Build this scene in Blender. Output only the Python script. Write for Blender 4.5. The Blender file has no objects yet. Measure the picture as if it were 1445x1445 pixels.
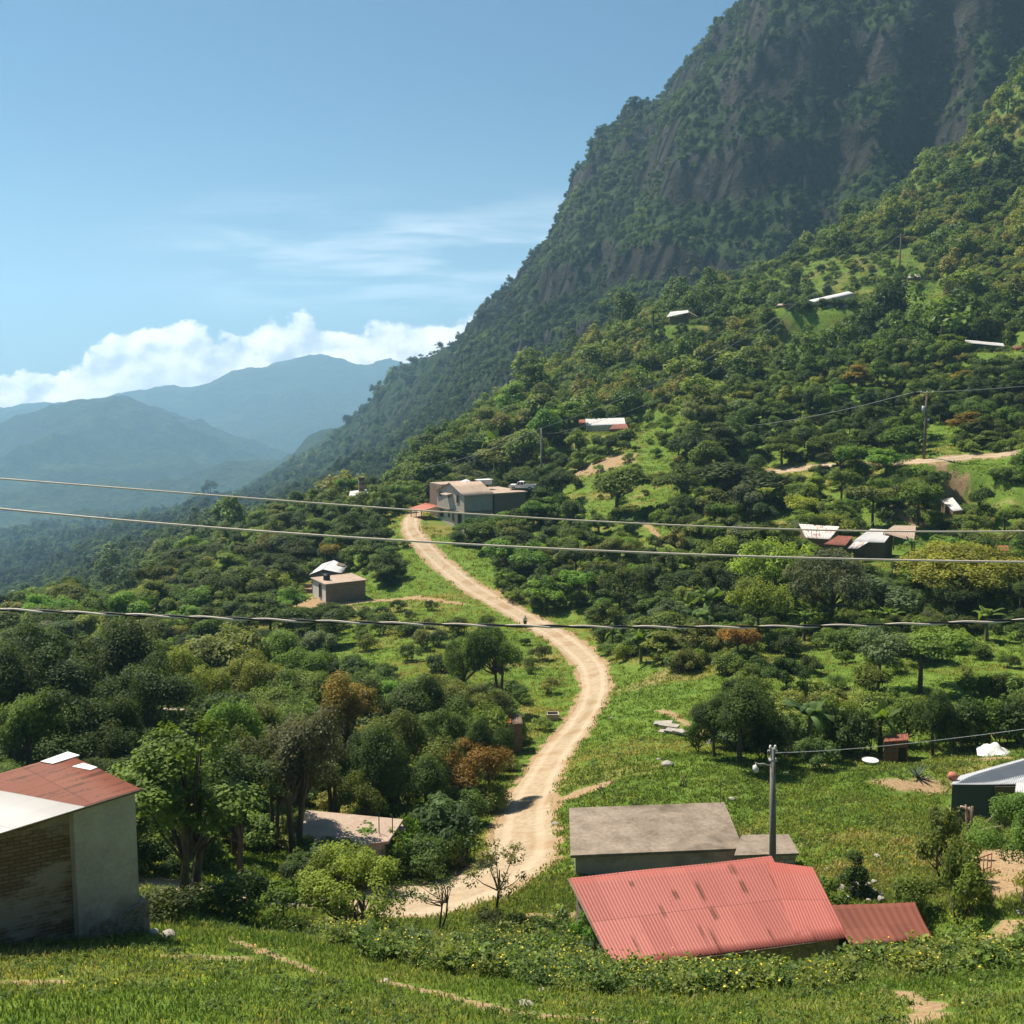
import bpy, math, random
import numpy as np
C = bpy.context.scene.collection
scene = bpy.context.scene
rng = np.random.default_rng(11)
random.seed(5)
# ---------------------------------------------------------------- camera model
CX = 722.5; FOC = 1500.0; HOR = 540.0
TH = math.atan((CX - HOR) / FOC)
ST, CT = math.sin(TH), math.cos(TH)
def ray(px, py):
    """photo pixel -> (u = X/Y, t = Z/Y) of the direction it looks in"""
    a = (np.asarray(px, float) - CX) / FOC; b = (np.asarray(py, float) - CX) / FOC
    Y = CT - b * ST; Z = -ST - b * CT
    return a / Y, Z / Y
def W(px, py, Y):
    u, t = ray(px, py)
    return (float(u) * Y, float(Y), float(t) * Y)
def proj(x, y, z):
    x = np.asarray(x, float); y = np.asarray(y, float); z = np.asarray(z, float)
    d = y * CT - z * ST; v = y * ST + z * CT
    return CX + FOC * x / d, CX - FOC * v / d
cam_d = bpy.data.cameras.new("camera"); cam = bpy.data.objects.new("camera", cam_d); C.objects.link(cam)
cam_d.sensor_width = 36.0; cam_d.lens = 36.0 * FOC / 1445.0
cam_d.clip_start = 0.2; cam_d.clip_end = 40000
cam.location = (0, 0, 0); cam.rotation_euler = (math.pi / 2 - TH, 0, 0)
scene.camera = cam

# ---------------------------------------------------------------- object helpers
def tag(o, label=None, cat=None, group=None, kind=None):
    if label: o["label"] = label
    if cat: o["category"] = cat
    if group: o["group"] = group
    if kind: o["kind"] = kind
    return o
def empty(name, loc, label=None, cat=None, group=None):
    o = bpy.data.objects.new(name, None); o.location = loc; o.empty_display_size = 0.3
    C.objects.link(o)
    return tag(o, label, cat, group)
def np_mesh(name, verts, faces, mats=(), attrs=None, smooth=False, uv=None, midx=None):
    verts = np.asarray(verts, np.float32); faces = np.asarray(faces, np.int32)
    n = faces.shape[1]
    me = bpy.data.meshes.new(name)
    me.vertices.add(len(verts)); me.vertices.foreach_set("co", verts.ravel())
    me.loops.add(faces.size); me.loops.foreach_set("vertex_index", faces.ravel())
    me.polygons.add(len(faces))
    me.polygons.foreach_set("loop_start", np.arange(0, faces.size, n, dtype=np.int32))
    me.polygons.foreach_set("loop_total", np.full(len(faces), n, np.int32))
    if smooth: me.polygons.foreach_set("use_smooth", np.ones(len(faces), bool))
    if midx is not None: me.polygons.foreach_set("material_index", np.asarray(midx, np.int32))
    for k, v in (attrs or {}).items():
        a = me.attributes.new(k, 'FLOAT', 'POINT'); a.data.foreach_set("value", np.asarray(v, np.float32))
    if uv is not None:
        l = me.uv_layers.new(name="UVMap"); l.data.foreach_set("uv", np.asarray(uv, np.float32)[faces.ravel()].ravel())
    me.update(calc_edges=True)
    for m in mats: me.materials.append(m)
    return me
def link(name, me, parent=None, loc=None):
    o = bpy.data.objects.new(name, me); C.objects.link(o)
    if parent: o.parent = parent
    if loc is not None: o.location = loc
    return o

class MB:
    """collects faces in world space, builds ONE mesh object (relative to its parent's base)"""
    def __init__(s): s.v = []; s.f = []; s.uv = []; s.sm = []
    def face(s, pts, uv=None, smooth=False):
        i = len(s.v); s.v += [tuple(map(float, p)) for p in pts]; s.f.append(tuple(range(i, i + len(pts)))); s.sm.append(smooth)
        if uv is None:
            P = np.array(pts, float); n = np.cross(P[1] - P[0], P[2] - P[0]); L = np.linalg.norm(n)
            n = n / L if L > 1e-9 else np.array([0, 0, 1.])
            if abs(n[2]) < 0.75:
                h = np.array([-n[1], n[0], 0]); h /= np.linalg.norm(h)
                uv = [(float(p @ h), float(p[2])) for p in P]
            else:
                uv = [(p[0], p[1]) for p in P]
        s.uv += list(uv)
    def hexa(s, b, t):
        """bottom 4 and top 4 corners, both counter-clockwise from above"""
        s.face([b[3], b[2], b[1], b[0]]); s.face(t)
        for i in range(4):
            j = (i + 1) % 4; s.face([b[i], b[j], t[j], t[i]])
    def box(s, c, size, yaw=0.0, tilt=0.0):
        cx, cy, cz = c; a, b, h = size[0] / 2, size[1] / 2, size[2] / 2
        cs, sn = math.cos(yaw), math.sin(yaw); ct, st = math.cos(tilt), math.sin(tilt)
        def T(x, y, z):
            x, z = x * ct - z * st, x * st + z * ct
            return (cx + x * cs - y * sn, cy + x * sn + y * cs, cz + z)
        s.hexa([T(-a, -b, -h), T(a, -b, -h), T(a, b, -h), T(-a, b, -h)], [T(-a, -b, h), T(a, -b, h), T(a, b, h), T(-a, b, h)])
    def tube(s, pts, radii, n=6, cap=True):
        P = np.array(pts, float); k = len(P)
        if np.isscalar(radii): radii = [radii] * k
        rings = []
        for i in range(k):
            d = P[min(i + 1, k - 1)] - P[max(i - 1, 0)]; d /= (np.linalg.norm(d) + 1e-9)
            a = np.cross(d, (0, 0, 1.)) if abs(d[2]) < 0.95 else np.cross(d, (1., 0, 0)); a /= np.linalg.norm(a); b = np.cross(d, a)
            rings.append([P[i] + radii[i] * (math.cos(2 * math.pi * j / n) * a + math.sin(2 * math.pi * j / n) * b) for j in range(n)])
        for i in range(k - 1):
            for j in range(n):
                m = (j + 1) % n
                s.face([rings[i][j], rings[i + 1][j], rings[i + 1][m], rings[i][m]],
                       [(j / n, i), (j / n, i + 1), ((j + 1) / n, i + 1), ((j + 1) / n, i)], True)
        if cap: s.face(rings[-1][::-1]); s.face(rings[0])
        return s
    def build(s, name, mat, parent=None, label=None, weld=True):
        o0 = np.array(parent_world(parent)) if parent else np.zeros(3)
        me = bpy.data.meshes.new(name)
        V = np.array(s.v) - o0
        me.from_pydata(V.tolist(), [], s.f)
        l = me.uv_layers.new(name="UVMap")
        l.data.foreach_set("uv", np.array(s.uv, np.float32).ravel())
        me.polygons.foreach_set("use_smooth", s.sm)
        for m in (mat if isinstance(mat, (list, tuple)) else [mat]): me.materials.append(m)
        if weld:
            import bmesh
            bm = bmesh.new(); bm.from_mesh(me); bmesh.ops.remove_doubles(bm, verts=bm.verts, dist=1e-4)
            bmesh.ops.recalc_face_normals(bm, faces=bm.faces); bm.to_mesh(me); bm.free()
        me.update()
        o = link(name, me, parent)
        if label: o["label"] = label
        return o
def parent_world(p):
    x = np.zeros(3)
    while p is not None: x = x + np.array(p.location); p = p.parent
    return x
# ---------------------------------------------------------------- terrain
# control heights: for each distance Y (m) ahead, where the ground lies seen from the camera
CTRL = {
 8:   {-500:1640, 0:1640, 722:1640, 1445:1630, 2000:1620},
 12:  {-500:1530, 0:1535, 722:1545, 1445:1525, 2000:1510},
 17:  {-500:1425, 0:1432, 400:1448, 800:1455, 1200:1446, 1445:1425, 2000:1400},
 21:  {-500:1375, 0:1385, 400:1395, 800:1412, 1200:1400, 1445:1378, 2000:1350},
 26:  {-500:1320, 0:1335, 200:1328, 400:1338, 800:1385, 1000:1395, 1200:1378, 1445:1340, 2000:1300},
 31:  {-500:1270, 0:1295, 200:1302, 400:1322, 600:1347, 800:1368, 1000:1382, 1200:1366, 1445:1325, 2000:1260},
 36:  {-500:1230, 0:1270, 200:1285, 400:1310, 600:1322, 800:1340, 1000:1372, 1200:1352, 1445:1296, 2000:1215},
 44:  {-500:1180, 0:1215, 200:1235, 400:1255, 570:1292, 680:1275, 790:1250, 1000:1262, 1200:1230, 1445:1215, 2000:1150},
 52:  {-500:1140, 0:1165, 200:1180, 400:1198, 600:1225, 735:1212, 850:1190, 1000:1192, 1200:1160, 1445:1150, 2000:1100},
 60:  {-500:1100, 0:1120, 200:1130, 400:1150, 600:1160, 740:1158, 850:1128, 1000:1107, 1300:1098, 1445:1090, 2000:1040},
 72:  {-500:1070, 0:1085, 200:1085, 400:1090, 600:1095, 760:1095, 850:1062, 1000:1052, 1140:1056, 1300:1058, 1445:1045, 2000:980},
 85:  {-500:1045, 0:1050, 200:1040, 400:1036, 600:1040, 800:1040, 900:1010, 1100:995, 1300:975, 1445:965, 2000:900},
 100: {-500:1015, 0:1000, 200:995, 400:985, 600:978, 838:982, 930:950, 1100:930, 1300:905, 1445:895, 2000:830},
 115: {-500:1000, 0:965, 200:958, 400:945, 600:925, 830:938, 900:920, 1100:885, 1300:855, 1445:845, 2000:780},
 137: {-500:990, 0:930, 200:890, 400:880, 560:873, 741:878, 900:855, 1100:812, 1300:780, 1445:770, 2000:690},
 160: {-500:990, 0:900, 150:862, 300:850, 480:846, 620:815, 750:805, 900:775, 1100:735, 1200:700, 1300:660, 1445:645, 2000:560},
 190: {-500:1000, 0:892, 130:852, 300:806, 450:772, 585:736, 690:745, 800:718, 900:690, 1000:675, 1100:660, 1300:618, 1445:602, 2000:480},
 230: {-500:1005, 0:905, 200:835, 400:748, 520:709, 600:704, 680:692, 760:662, 850:616, 1000:585, 1200:535, 1445:495, 2000:380},
 280: {-500:1000, 0:906, 200:818, 400:733, 520:708, 620:655, 760:600, 900:553, 1050:518, 1200:488, 1445:436, 2000:300},
 330: {-500:985, 0:903, 200:806, 350:748, 520:722, 640:630, 760:560, 965:458, 1150:447, 1290:402, 1445:358, 2000:150},
 400: {-500:960, 0:890, 200:790, 350:742, 520:730, 640:650, 760:545, 860:475, 1000:420, 1200:345, 1300:315, 1445:250, 2000:-100},
 470: {-500:940, 0:880, 200:781, 350:738, 520:735, 640:672, 760:570, 860:494, 1000:416, 1170:346, 1300:252, 1445:105, 1700:-100},
 540: {0:870, 200:774, 350:735, 520:725, 640:668, 760:590, 860:520, 1000:445, 1170:372, 1300:300, 1445:170, 1700:0},
 600: {0:862, 860:480, 1000:420, 1060:382, 1170:352, 1300:268, 1445:130, 1700:-50},
 638: {1000:398, 1060:352, 1150:305, 1300:195, 1445:62, 1700:-110},
 662: {950:352, 1060:215, 1150:140, 1300:15, 1445:-125, 1700:-300},
 690: {950:270, 1060:90, 1150:0, 1300:-130, 1445:-290, 1700:-500},
 660: {-400:905, 0:856, 150:784, 300:746, 380:738, 500:695, 600:646, 700:553, 780:490, 850:445},
 720: {700:526, 800:436, 870:372, 950:205, 1060:25, 1150:-70, 1300:-210},
 800: {380:722, 500:675, 600:616, 700:488, 800:356, 870:262, 950:150, 1050:2, 1150:-120, 1300:-270},
 900: {700:463, 770:348, 805:278, 840:225, 880:173, 930:142, 1000:60, 1050:20, 1150:-60, 1445:-230},
 1000:{-400:850, 0:822, 150:770, 300:733, 500:660, 600:576, 680:458, 735:396, 770:350, 830:264, 900:205, 1050:120, 1445:-50},
 1200:{400:697, 500:644, 560:586, 640:496, 700:443, 735:438, 850:390, 1050:320, 1445:220},
 1450:{-400:800, 0:782, 200:744, 300:721, 400:690, 500:614, 540:560, 560:539, 640:506, 735:490, 1000:430, 1445:380},
 1740:{0:764, 200:732, 330:708, 380:683, 440:647, 500:604, 520:582, 560:565, 700:550, 1000:520},
 2060:{-400:765, 0:744, 200:721, 330:701, 600:630, 1000:580},
 2620: {-400:725, 0:714, 200:699, 330:684, 380:650, 410:616, 440:598, 490:592, 560:602, 700:625, 1000:620},
 3180: {-400:690, 0:678, 200:677, 330:674, 440:676, 560:680, 1000:660},
 3740:{-400:655, 0:632, 60:618, 130:608, 200:616, 280:640, 400:668, 560:668},
 4300:{-400:640, 0:604, 60:578, 130:564, 180:568, 260:600, 330:632, 400:658, 500:668, 700:660, 1000:640},
 4860:{-400:645, 0:625, 130:604, 260:625, 400:645, 560:640},
 5740:{-400:620, 0:600, 130:600, 300:590, 480:570, 560:575, 800:600},
 6700:{-400:582, 0:577, 60:566, 100:568, 180:554, 215:543, 260:545, 330:531, 400:518, 480:508, 520:520, 560:517, 700:540, 1000:560},
 7500:{-400:600, 0:595, 200:580, 330:560, 480:540, 560:545, 700:560, 1000:570},
 7980:{-400:610, 0:605, 480:575, 1000:590},
}
VK = 6.0; UK = 15.0
_p = []; _t = []
for Yc, row in CTRL.items():
    for px, py in row.items():
        u, t = ray(px, py)
        if Yc > 545 or (Yc > 300 and px < 500): t = t - 4.0 / Yc           # leave room for the canopy
        _p.append((float(u) * UK, math.log(Yc) * VK)); _t.append(float(t))
_p = np.array(_p); _t = np.array(_t)
def _ker(A, B):
    d2 = ((A[:, None, :] - B[None, :, :]) ** 2).sum(-1)
    return np.sqrt(d2 + 0.16)
_n = len(_p)
_A = np.zeros((_n + 3, _n + 3)); _A[:_n, :_n] = _ker(_p, _p) - 1e-3 * np.eye(_n)
_A[:_n, _n] = 1; _A[:_n, _n + 1:] = _p; _A[_n, :_n] = 1; _A[_n + 1:, :_n] = _p.T
_w = np.linalg.solve(_A, np.concatenate([_t, np.zeros(3)]))
U0, U1, DU = -1.05, 0.95, 0.006
V0, V1, DV = math.log(6.0), math.log(7980.0), 0.012
_gu = np.arange(U0, U1 + DU, DU); _gv = np.arange(V0, V1 + DV, DV)
TG = np.zeros((len(_gv), len(_gu)))
for i, v in enumerate(_gv):
    Q = np.stack([_gu * UK, np.full(len(_gu), v * VK)], 1)
    TG[i] = _ker(Q, _p) @ _w[:_n] + _w[_n] + Q @ _w[_n + 1:]

def vnoise(x, y, seed=0):
    """smooth value noise, vectorised"""
    xi = np.floor(x).astype(np.int64); yi = np.floor(y).astype(np.int64); fx = x - xi; fy = y - yi
    fx = fx * fx * (3 - 2 * fx); fy = fy * fy * (3 - 2 * fy)
    def h(a, b):
        n = (a * 374761393 + b * 668265263 + seed * 1442695041) & 0x7fffffff
        n = ((n ^ (n >> 13)) * 1274126177) & 0x7fffffff
        return ((n ^ (n >> 16)) & 0xffff) / 65535.0
    return (h(xi, yi) * (1 - fx) + h(xi + 1, yi) * fx) * (1 - fy) + (h(xi, yi + 1) * (1 - fx) + h(xi + 1, yi + 1) * fx) * fy
def fbm(x, y, o=4, seed=0):
    r = 0; a = 0.5
    for k in range(o):
        r = r + a * (vnoise(x * 2 ** k + 17.3 * k, y * 2 ** k + 5.1 * k, seed + k) - 0.5); a *= 0.5
    return r
def ridge(x, y, o=4, seed=0):
    r = 0; a = 0.5
    for k in range(o):
        r = r + a * (1 - np.abs(2 * vnoise(x * 2 ** k + 7.3 * k, y * 2 ** k + 3.7 * k, seed + k) - 1)); a *= 0.5
    return r
def smooth01(a, b, x):
    s = np.clip((x - a) / (b - a), 0, 1); return s * s * (3 - 2 * s)
def base_t(u, v):
    a = np.clip((u - U0) / DU, 0, len(_gu) - 1.001); b = np.clip((v - V0) / DV, 0, len(_gv) - 1.001)
    i = a.astype(int); j = b.astype(int); a = a - i; b = b - j
    return (TG[j, i] * (1 - a) + TG[j, i + 1] * a) * (1 - b) + (TG[j + 1, i] * (1 - a) + TG[j + 1, i + 1] * a) * b
def terr(x, y):
    """ground height at world x, y"""
    x = np.asarray(x, float); y = np.maximum(np.asarray(y, float), 6.2)
    u = x / y; v = np.log(y)
    tt = base_t(u, v); z = np.where(tt > 0.45, 0.45 + (tt - 0.45) * 0.25, tt) * y
    z = np.where((z > 420), 420 + (z - 420) * 0.2, z)
    near = 1 - smooth01(250, 520, y)
    z = z + fbm(x / 7.0, y / 7.0, 4, 3) * 0.55 * near * smooth01(8, 30, y) + fbm(x / 1.3, y / 1.3, 2, 9) * 0.10 * near
    z = z + fbm(x / 30, y / 30, 3, 31) * 5.0 * smooth01(170, 330, y) * (1 - smooth01(480, 560, y))
    # the mountain: gullies running down the face and rough ledges
    m = smooth01(560, 660, y) * (1 - smooth01(1600, 2000, y))
    g = ridge(x / 95 + 0.25 * fbm(y / 60, x / 60, 2, 5), y / 260, 4, 21) - 0.55
    z = z + m * (g * 42 + fbm(x / 26, y / 26, 4, 41) * 26) * np.clip(y / 900, .5, 1.4)
    # ledges: the rock breaks in irregular steps
    q = z / 64.0 + 3.4 * fbm(x / 150 + z / 400, y / 150, 4, 77) + 5; fr = q - np.floor(q); st = np.floor(q) + smooth01(0.40, 0.72, fr)
    z = z + m * smooth01(-0.10, 0.06, u) * (0.30 + 0.35 * smooth01(-.1, .25, fbm(x / 200, y / 200, 2, 79))) * (st - q) * 64.0
    f = smooth01(1800, 2300, y)
    z = z + f * ((ridge(x / 620, y / 620, 6, 51) - 0.62) * 210)
    z = z + f * fbm(x / 130, y / 130, 4, 55) * 46
    lv = smooth01(230, 420, y) * (1 - m) * (1 - f) * smooth01(0.05, -0.15, u)
    z = z + lv * (ridge(x / 130, y / 130, 4, 61) - 0.55) * 16
    for a, b, c, r in PADS:                      # level ground under the houses on the slopes
        d = np.hypot(x - a, (y - b)) / r; k = 1 - smooth01(1.0, 2.1, d); z = z + (c - z) * k
    return z
PADS = []
for a, b, Y, r in ((960, 461, 325, 7), (1176, 437, 305, 9), (1115, 436.5, 303, 5), (1290, 398, 330, 5), (1392, 499, 246, 8), (1438, 504, 240, 4), (852, 609, 238, 8), (1155, 772, 134, 5), (1180, 778, 130, 4), (1228, 787, 131.5, 5.5),
                   (1270, 783, 135, 4), (1343, 733, 153, 4), (1415, 786, 129, 2.5), (506, 709, 231, 5), (459, 707, 233, 4), (487, 848, 152, 5.5), (462, 830, 160, 5), (1265, 1073, 70, 1.8), (1395, 1157, 57, 4), (960, 1400, 34.5, 1.8), (1080, 1384, 35.6, 2.0), (1180, 1376, 36, 1.7), (1265, 1372, 36.2, 1.8)):
    q = W(a, b, Y); PADS.append((q[0], q[1], q[2], r))
def gz(x, y): return float(terr(np.array([x]), np.array([y]))[0])
_hv = np.exp(np.linspace(math.log(9.0), math.log(2200.0), 2600))
def hit(px, py, ymin=9.0, ymax=2200.0):
    """first ground point the photo pixel looks at -> world xyz"""
    u, t = ray(px, py); u = float(u); t = float(t)
    d = terr(u * _hv, _hv) - t * _hv
    k = np.where((d > 0) & (_hv >= ymin) & (_hv <= ymax))[0]
    if len(k) == 0: Y = _hv[np.argmax(d)]
    else:
        k = k[0]
        if k == 0: Y = _hv[0]
        else:
            a, b = d[k - 1], d[k]; s = -a / (b - a) if b != a else 0.5
            s = min(1, max(0, s)); Y = _hv[k - 1] + s * (_hv[k] - _hv[k - 1])
    return np.array([u * Y, Y, gz(u * Y, Y)])
def at(px, Y):
    """ground point in image column px at distance Y"""
    u, t = ray(px, 900.0); x = float(u) * Y
    return np.array([x, Y, gz(x, Y)])
# ---------------------------------------------------------------- node helper
class NT:
    def __init__(s, tree): s.t = tree; s.n = tree.nodes; s.l = tree.links
    def add(s, typ, _out=0, **kw):
        nd = s.n.new(typ)
        for k, v in kw.items():
            if k.startswith("i_"):
                key = k[2:]; key = int(key) if key.isdigit() else key.replace("_", " ")
                s.put(nd.inputs[key], v)
            else: setattr(nd, k, v)
        return nd
    def put(s, sock, v):
        if isinstance(v, bpy.types.NodeSocket): s.l.new(v, sock)
        elif isinstance(v, bpy.types.Node): s.l.new(v.outputs[0], sock)
        else:
            if sock.type == 'RGBA' and len(v) == 3: v = (*v, 1)
            sock.default_value = v
    def math(s, op, a, b=None, c=None, clamp=False):
        nd = s.n.new("ShaderNodeMath"); nd.operation = op; nd.use_clamp = clamp
        for i, x in enumerate((a, b, c)):
            if x is not None: s.put(nd.inputs[i], x)
        return nd.outputs[0]
    def mix(s, f, a, b, mode='MIX'):
        nd = s.n.new("ShaderNodeMix"); nd.data_type = 'RGBA'; nd.blend_type = mode; nd.clamp_factor = True
        s.put(nd.inputs[0], f); s.put(nd.inputs[6], a); s.put(nd.inputs[7], b)
        return nd.outputs[2]
    def noise(s, vec, scale, detail=4, rough=0.55, out=0, dist=0.0):
        nd = s.n.new("ShaderNodeTexNoise"); s.put(nd.inputs["Vector"], vec)
        s.put(nd.inputs["Scale"], scale); nd.inputs["Detail"].default_value = detail
        nd.inputs["Roughness"].default_value = rough; nd.inputs["Distortion"].default_value = dist
        return nd.outputs[out]
    def ramp(s, f, stops, interp='LINEAR'):
        nd = s.n.new("ShaderNodeValToRGB"); nd.color_ramp.interpolation = interp
        e = nd.color_ramp.elements
        while len(e) < len(stops): e.new(0.5)
        for el, (p, c) in zip(e, stops):
            el.position = p; el.color = (*c, 1) if len(c) == 3 else c
        s.put(nd.inputs[0], f); return nd.outputs[0]
    def step(s, f, a, b):
        nd = s.n.new("ShaderNodeMapRange"); nd.interpolation_type = 'SMOOTHSTEP'
        s.put(nd.inputs[0], f); nd.inputs[1].default_value = a; nd.inputs[2].default_value = b
        return nd.outputs[0]
    def attr(s, name, out="Fac", typ='GEOMETRY'):
        nd = s.n.new("ShaderNodeAttribute"); nd.attribute_name = name; nd.attribute_type = typ
        return nd.outputs[out]
    def scale3(s, vec, sx, sy, sz):
        nd = s.n.new("ShaderNodeMapping"); s.put(nd.inputs["Vector"], vec); nd.inputs["Scale"].default_value = (sx, sy, sz)
        return nd.outputs[0]
def new_mat(name):
    m = bpy.data.materials.new(name); m.use_nodes = True
    t = NT(m.node_tree); t.n.clear()
    out = t.n.new("ShaderNodeOutputMaterial"); return m, t, out
def pbsdf(t, out, color, rough=0.8, spec=0.3, bump=None, bstr=0.3, bdist=0.05):
    b = t.n.new("ShaderNodeBsdfPrincipled")
    t.put(b.inputs["Base Color"], color); t.put(b.inputs["Roughness"], rough); t.put(b.inputs["Specular IOR Level"], spec)
    if bump is not None:
        bp = t.n.new("ShaderNodeBump"); bp.inputs["Strength"].default_value = bstr; bp.inputs["Distance"].default_value = bdist
        t.put(bp.inputs["Height"], bump); t.l.new(bp.outputs[0], b.inputs["Normal"])
    t.l.new(b.outputs[0], out.inputs[0]); return b

# ---------------------------------------------------------------- sky, clouds, sun
SUN_H = np.array([-0.79, 0.615]); SUN_H /= np.linalg.norm(SUN_H); SUN_EL = math.radians(60)
TOSUN = np.array([SUN_H[0] * math.cos(SUN_EL), SUN_H[1] * math.cos(SUN_EL), math.sin(SUN_EL)])
wld = bpy.data.worlds.new("World"); scene.world = wld; wld.use_nodes = True
w = NT(wld.node_tree); w.n.clear()
wo = w.n.new("ShaderNodeOutputWorld"); bg = w.n.new("ShaderNodeBackground"); w.l.new(bg.outputs[0], wo.inputs[0])
sky = w.n.new("ShaderNodeTexSky"); sky.sky_type = 'NISHITA'; sky.sun_disc = False
sky.sun_elevation = SUN_EL; sky.sun_rotation = math.atan2(SUN_H[0], SUN_H[1])
sky.altitude = 1500; sky.air_density = 1.0; sky.dust_density = 1.2; sky.ozone_density = 1.0
bg.inputs[1].default_value = 0.085
geo = w.n.new("ShaderNodeTexCoord"); sep = w.n.new("ShaderNodeSeparateXYZ"); w.l.new(geo.outputs["Generated"], sep.inputs[0])
dx, dy, dz = sep.outputs
ys = w.math('MAXIMUM', dy, 0.05)
su = w.math('DIVIDE', dx, ys); stt = w.math('DIVIDE', dz, ys)
cmb = w.n.new("ShaderNodeCombineXYZ"); w.l.new(su, cmb.inputs[0]); w.l.new(stt, cmb.inputs[1])
cp = cmb.outputs[0]
# height of the cumulus tops along the horizon
def pt(px, py): 
    u, t = ray(px, py); return float(u), float(t)
fc = w.n.new("ShaderNodeFloatCurve"); cu = fc.mapping.curves[0]
prof = [(-300, 500), (0, 505), (50, 490), (110, 488), (160, 455), (250, 437), (300, 458), (345, 440), (450, 436), (560, 438), (620, 432), (700, 404), (760, 385), (800, 380), (950, 430), (1200, 460)]
pts = [(0.5 + pt(a, b)[0] * 0.5, pt(a, b)[1] * 5) for a, b in prof]
while len(cu.points) < len(pts): cu.points.new(0.5, 0.5)
for p_, q_ in zip(cu.points, pts): p_.location = q_
fc.mapping.update()
w.l.new(w.math('MULTIPLY_ADD', su, 0.5, 0.5), fc.inputs[1])
top = w.math('DIVIDE', fc.outputs[0], 5.0)
def cloud_field(vec):
    n1 = w.noise(w.scale3(vec, 1, 1.25, 1), 16, 7, 0.60)
    vo = w.n.new("ShaderNodeTexVoronoi"); vo.feature = 'SMOOTH_F1'; vo.inputs["Scale"].default_value = 26; vo.inputs["Smoothness"].default_value = 0.6
    wv = w.n.new("ShaderNodeVectorMath"); wv.operation = 'MULTIPLY_ADD'
    w.put(wv.inputs[0], w.noise(vec, 30, 3, 0.6, out=1)); wv.inputs[1].default_value = (0.03, 0.03, 0); w.put(wv.inputs[2], vec)
    w.put(vo.inputs["Vector"], wv.outputs[0])
    return w.math('ADD', w.math('MULTIPLY', w.math('SUBTRACT', n1, 0.5), 0.075), w.math('MULTIPLY', w.math('SUBTRACT', 0.45, vo.outputs[0]), 0.034))
f0 = cloud_field(cp)
off = w.n.new("ShaderNodeVectorMath"); off.operation = 'ADD'; w.put(off.inputs[0], cp); off.inputs[1].default_value = (-0.006, 0.010, 0)
f1 = cloud_field(off.outputs[0])
dens = w.math('SUBTRACT', w.math('ADD', w.math('SUBTRACT', top, 0.012), f0), stt)     # >0 inside the cloud
cov = w.step(dens, -0.001, 0.006)
low = w.step(stt, -0.02, 0.03)                                  # lower part thins into haze
shade = w.step(w.math('SUBTRACT', f0, f1), -0.016, 0.014)
ccol = w.mix(shade, (6.6, 6.5, 6.7), (17.0, 15.0, 13.2))
ccol = w.mix(w.step(dens, 0.03, 0.075), ccol, (10.2, 10.1, 10.3))
# thin streaks above the bank
st_n = w.noise(w.scale3(cp, 3.0, 22, 1), 2.2, 5, 0.55, dist=0.4)
band = w.math('MULTIPLY', w.step(stt, 0.045, 0.10), w.math('SUBTRACT', 1.0, w.step(stt, 0.11, 0.19)))
streak = w.math('MULTIPLY', w.math('MULTIPLY', w.step(st_n, 0.36, 0.74), band), w.math('MULTIPLY', w.step(su, -0.42, -0.12), 0.75))
fwd = w.step(dy, 0.05, 0.2)
skyc = w.mix(1.0, sky.outputs[0], (0.345, 0.52, 0.565), 'MULTIPLY')
pale = w.mix(w.math('MULTIPLY', w.math('SUBTRACT', 1.0, w.step(stt, -0.05, 0.28)), 0.35), skyc, (4.4, 5.4, 5.7))
c1 = w.mix(w.math('MULTIPLY', streak, fwd), pale, (9.0, 9.2, 9.4))
c2 = w.mix(w.math('MULTIPLY', w.math('MULTIPLY', cov, fwd), 0.96), c1, ccol)
w.l.new(c2, bg.inputs[0])
try:
    wld.cycles.sampling_method = 'MANUAL'; wld.cycles.sample_map_resolution = 256
except Exception as e: print(e)
sd = bpy.data.lights.new("sun", 'SUN'); so = bpy.data.objects.new("sun", sd); C.objects.link(so)
sd.energy = 5.0; sd.angle = math.radians(0.5); sd.color = (1.0, 0.925, 0.79)
from mathutils import Vector
so.rotation_euler = Vector((-TOSUN[0], -TOSUN[1], -TOSUN[2])).to_track_quat('-Z', 'Y').to_euler()
so.location = (-60, 60, 90)
scene.view_settings.view_transform = 'Standard'; scene.view_settings.look = 'None'
scene.view_settings.exposure = 0.82; scene.view_settings.gamma = 1.0
scene.cycles.max_bounces = 6; scene.cycles.diffuse_bounces = 3; scene.cycles.glossy_bounces = 2
scene.cycles.transmission_bounces = 3; scene.cycles.transparent_max_bounces = 8; scene.cycles.volume_bounces = 2
scene.cycles.use_denoising = True
try: scene.cycles.denoiser = 'OPENIMAGEDENOISE'
except Exception: pass
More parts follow.
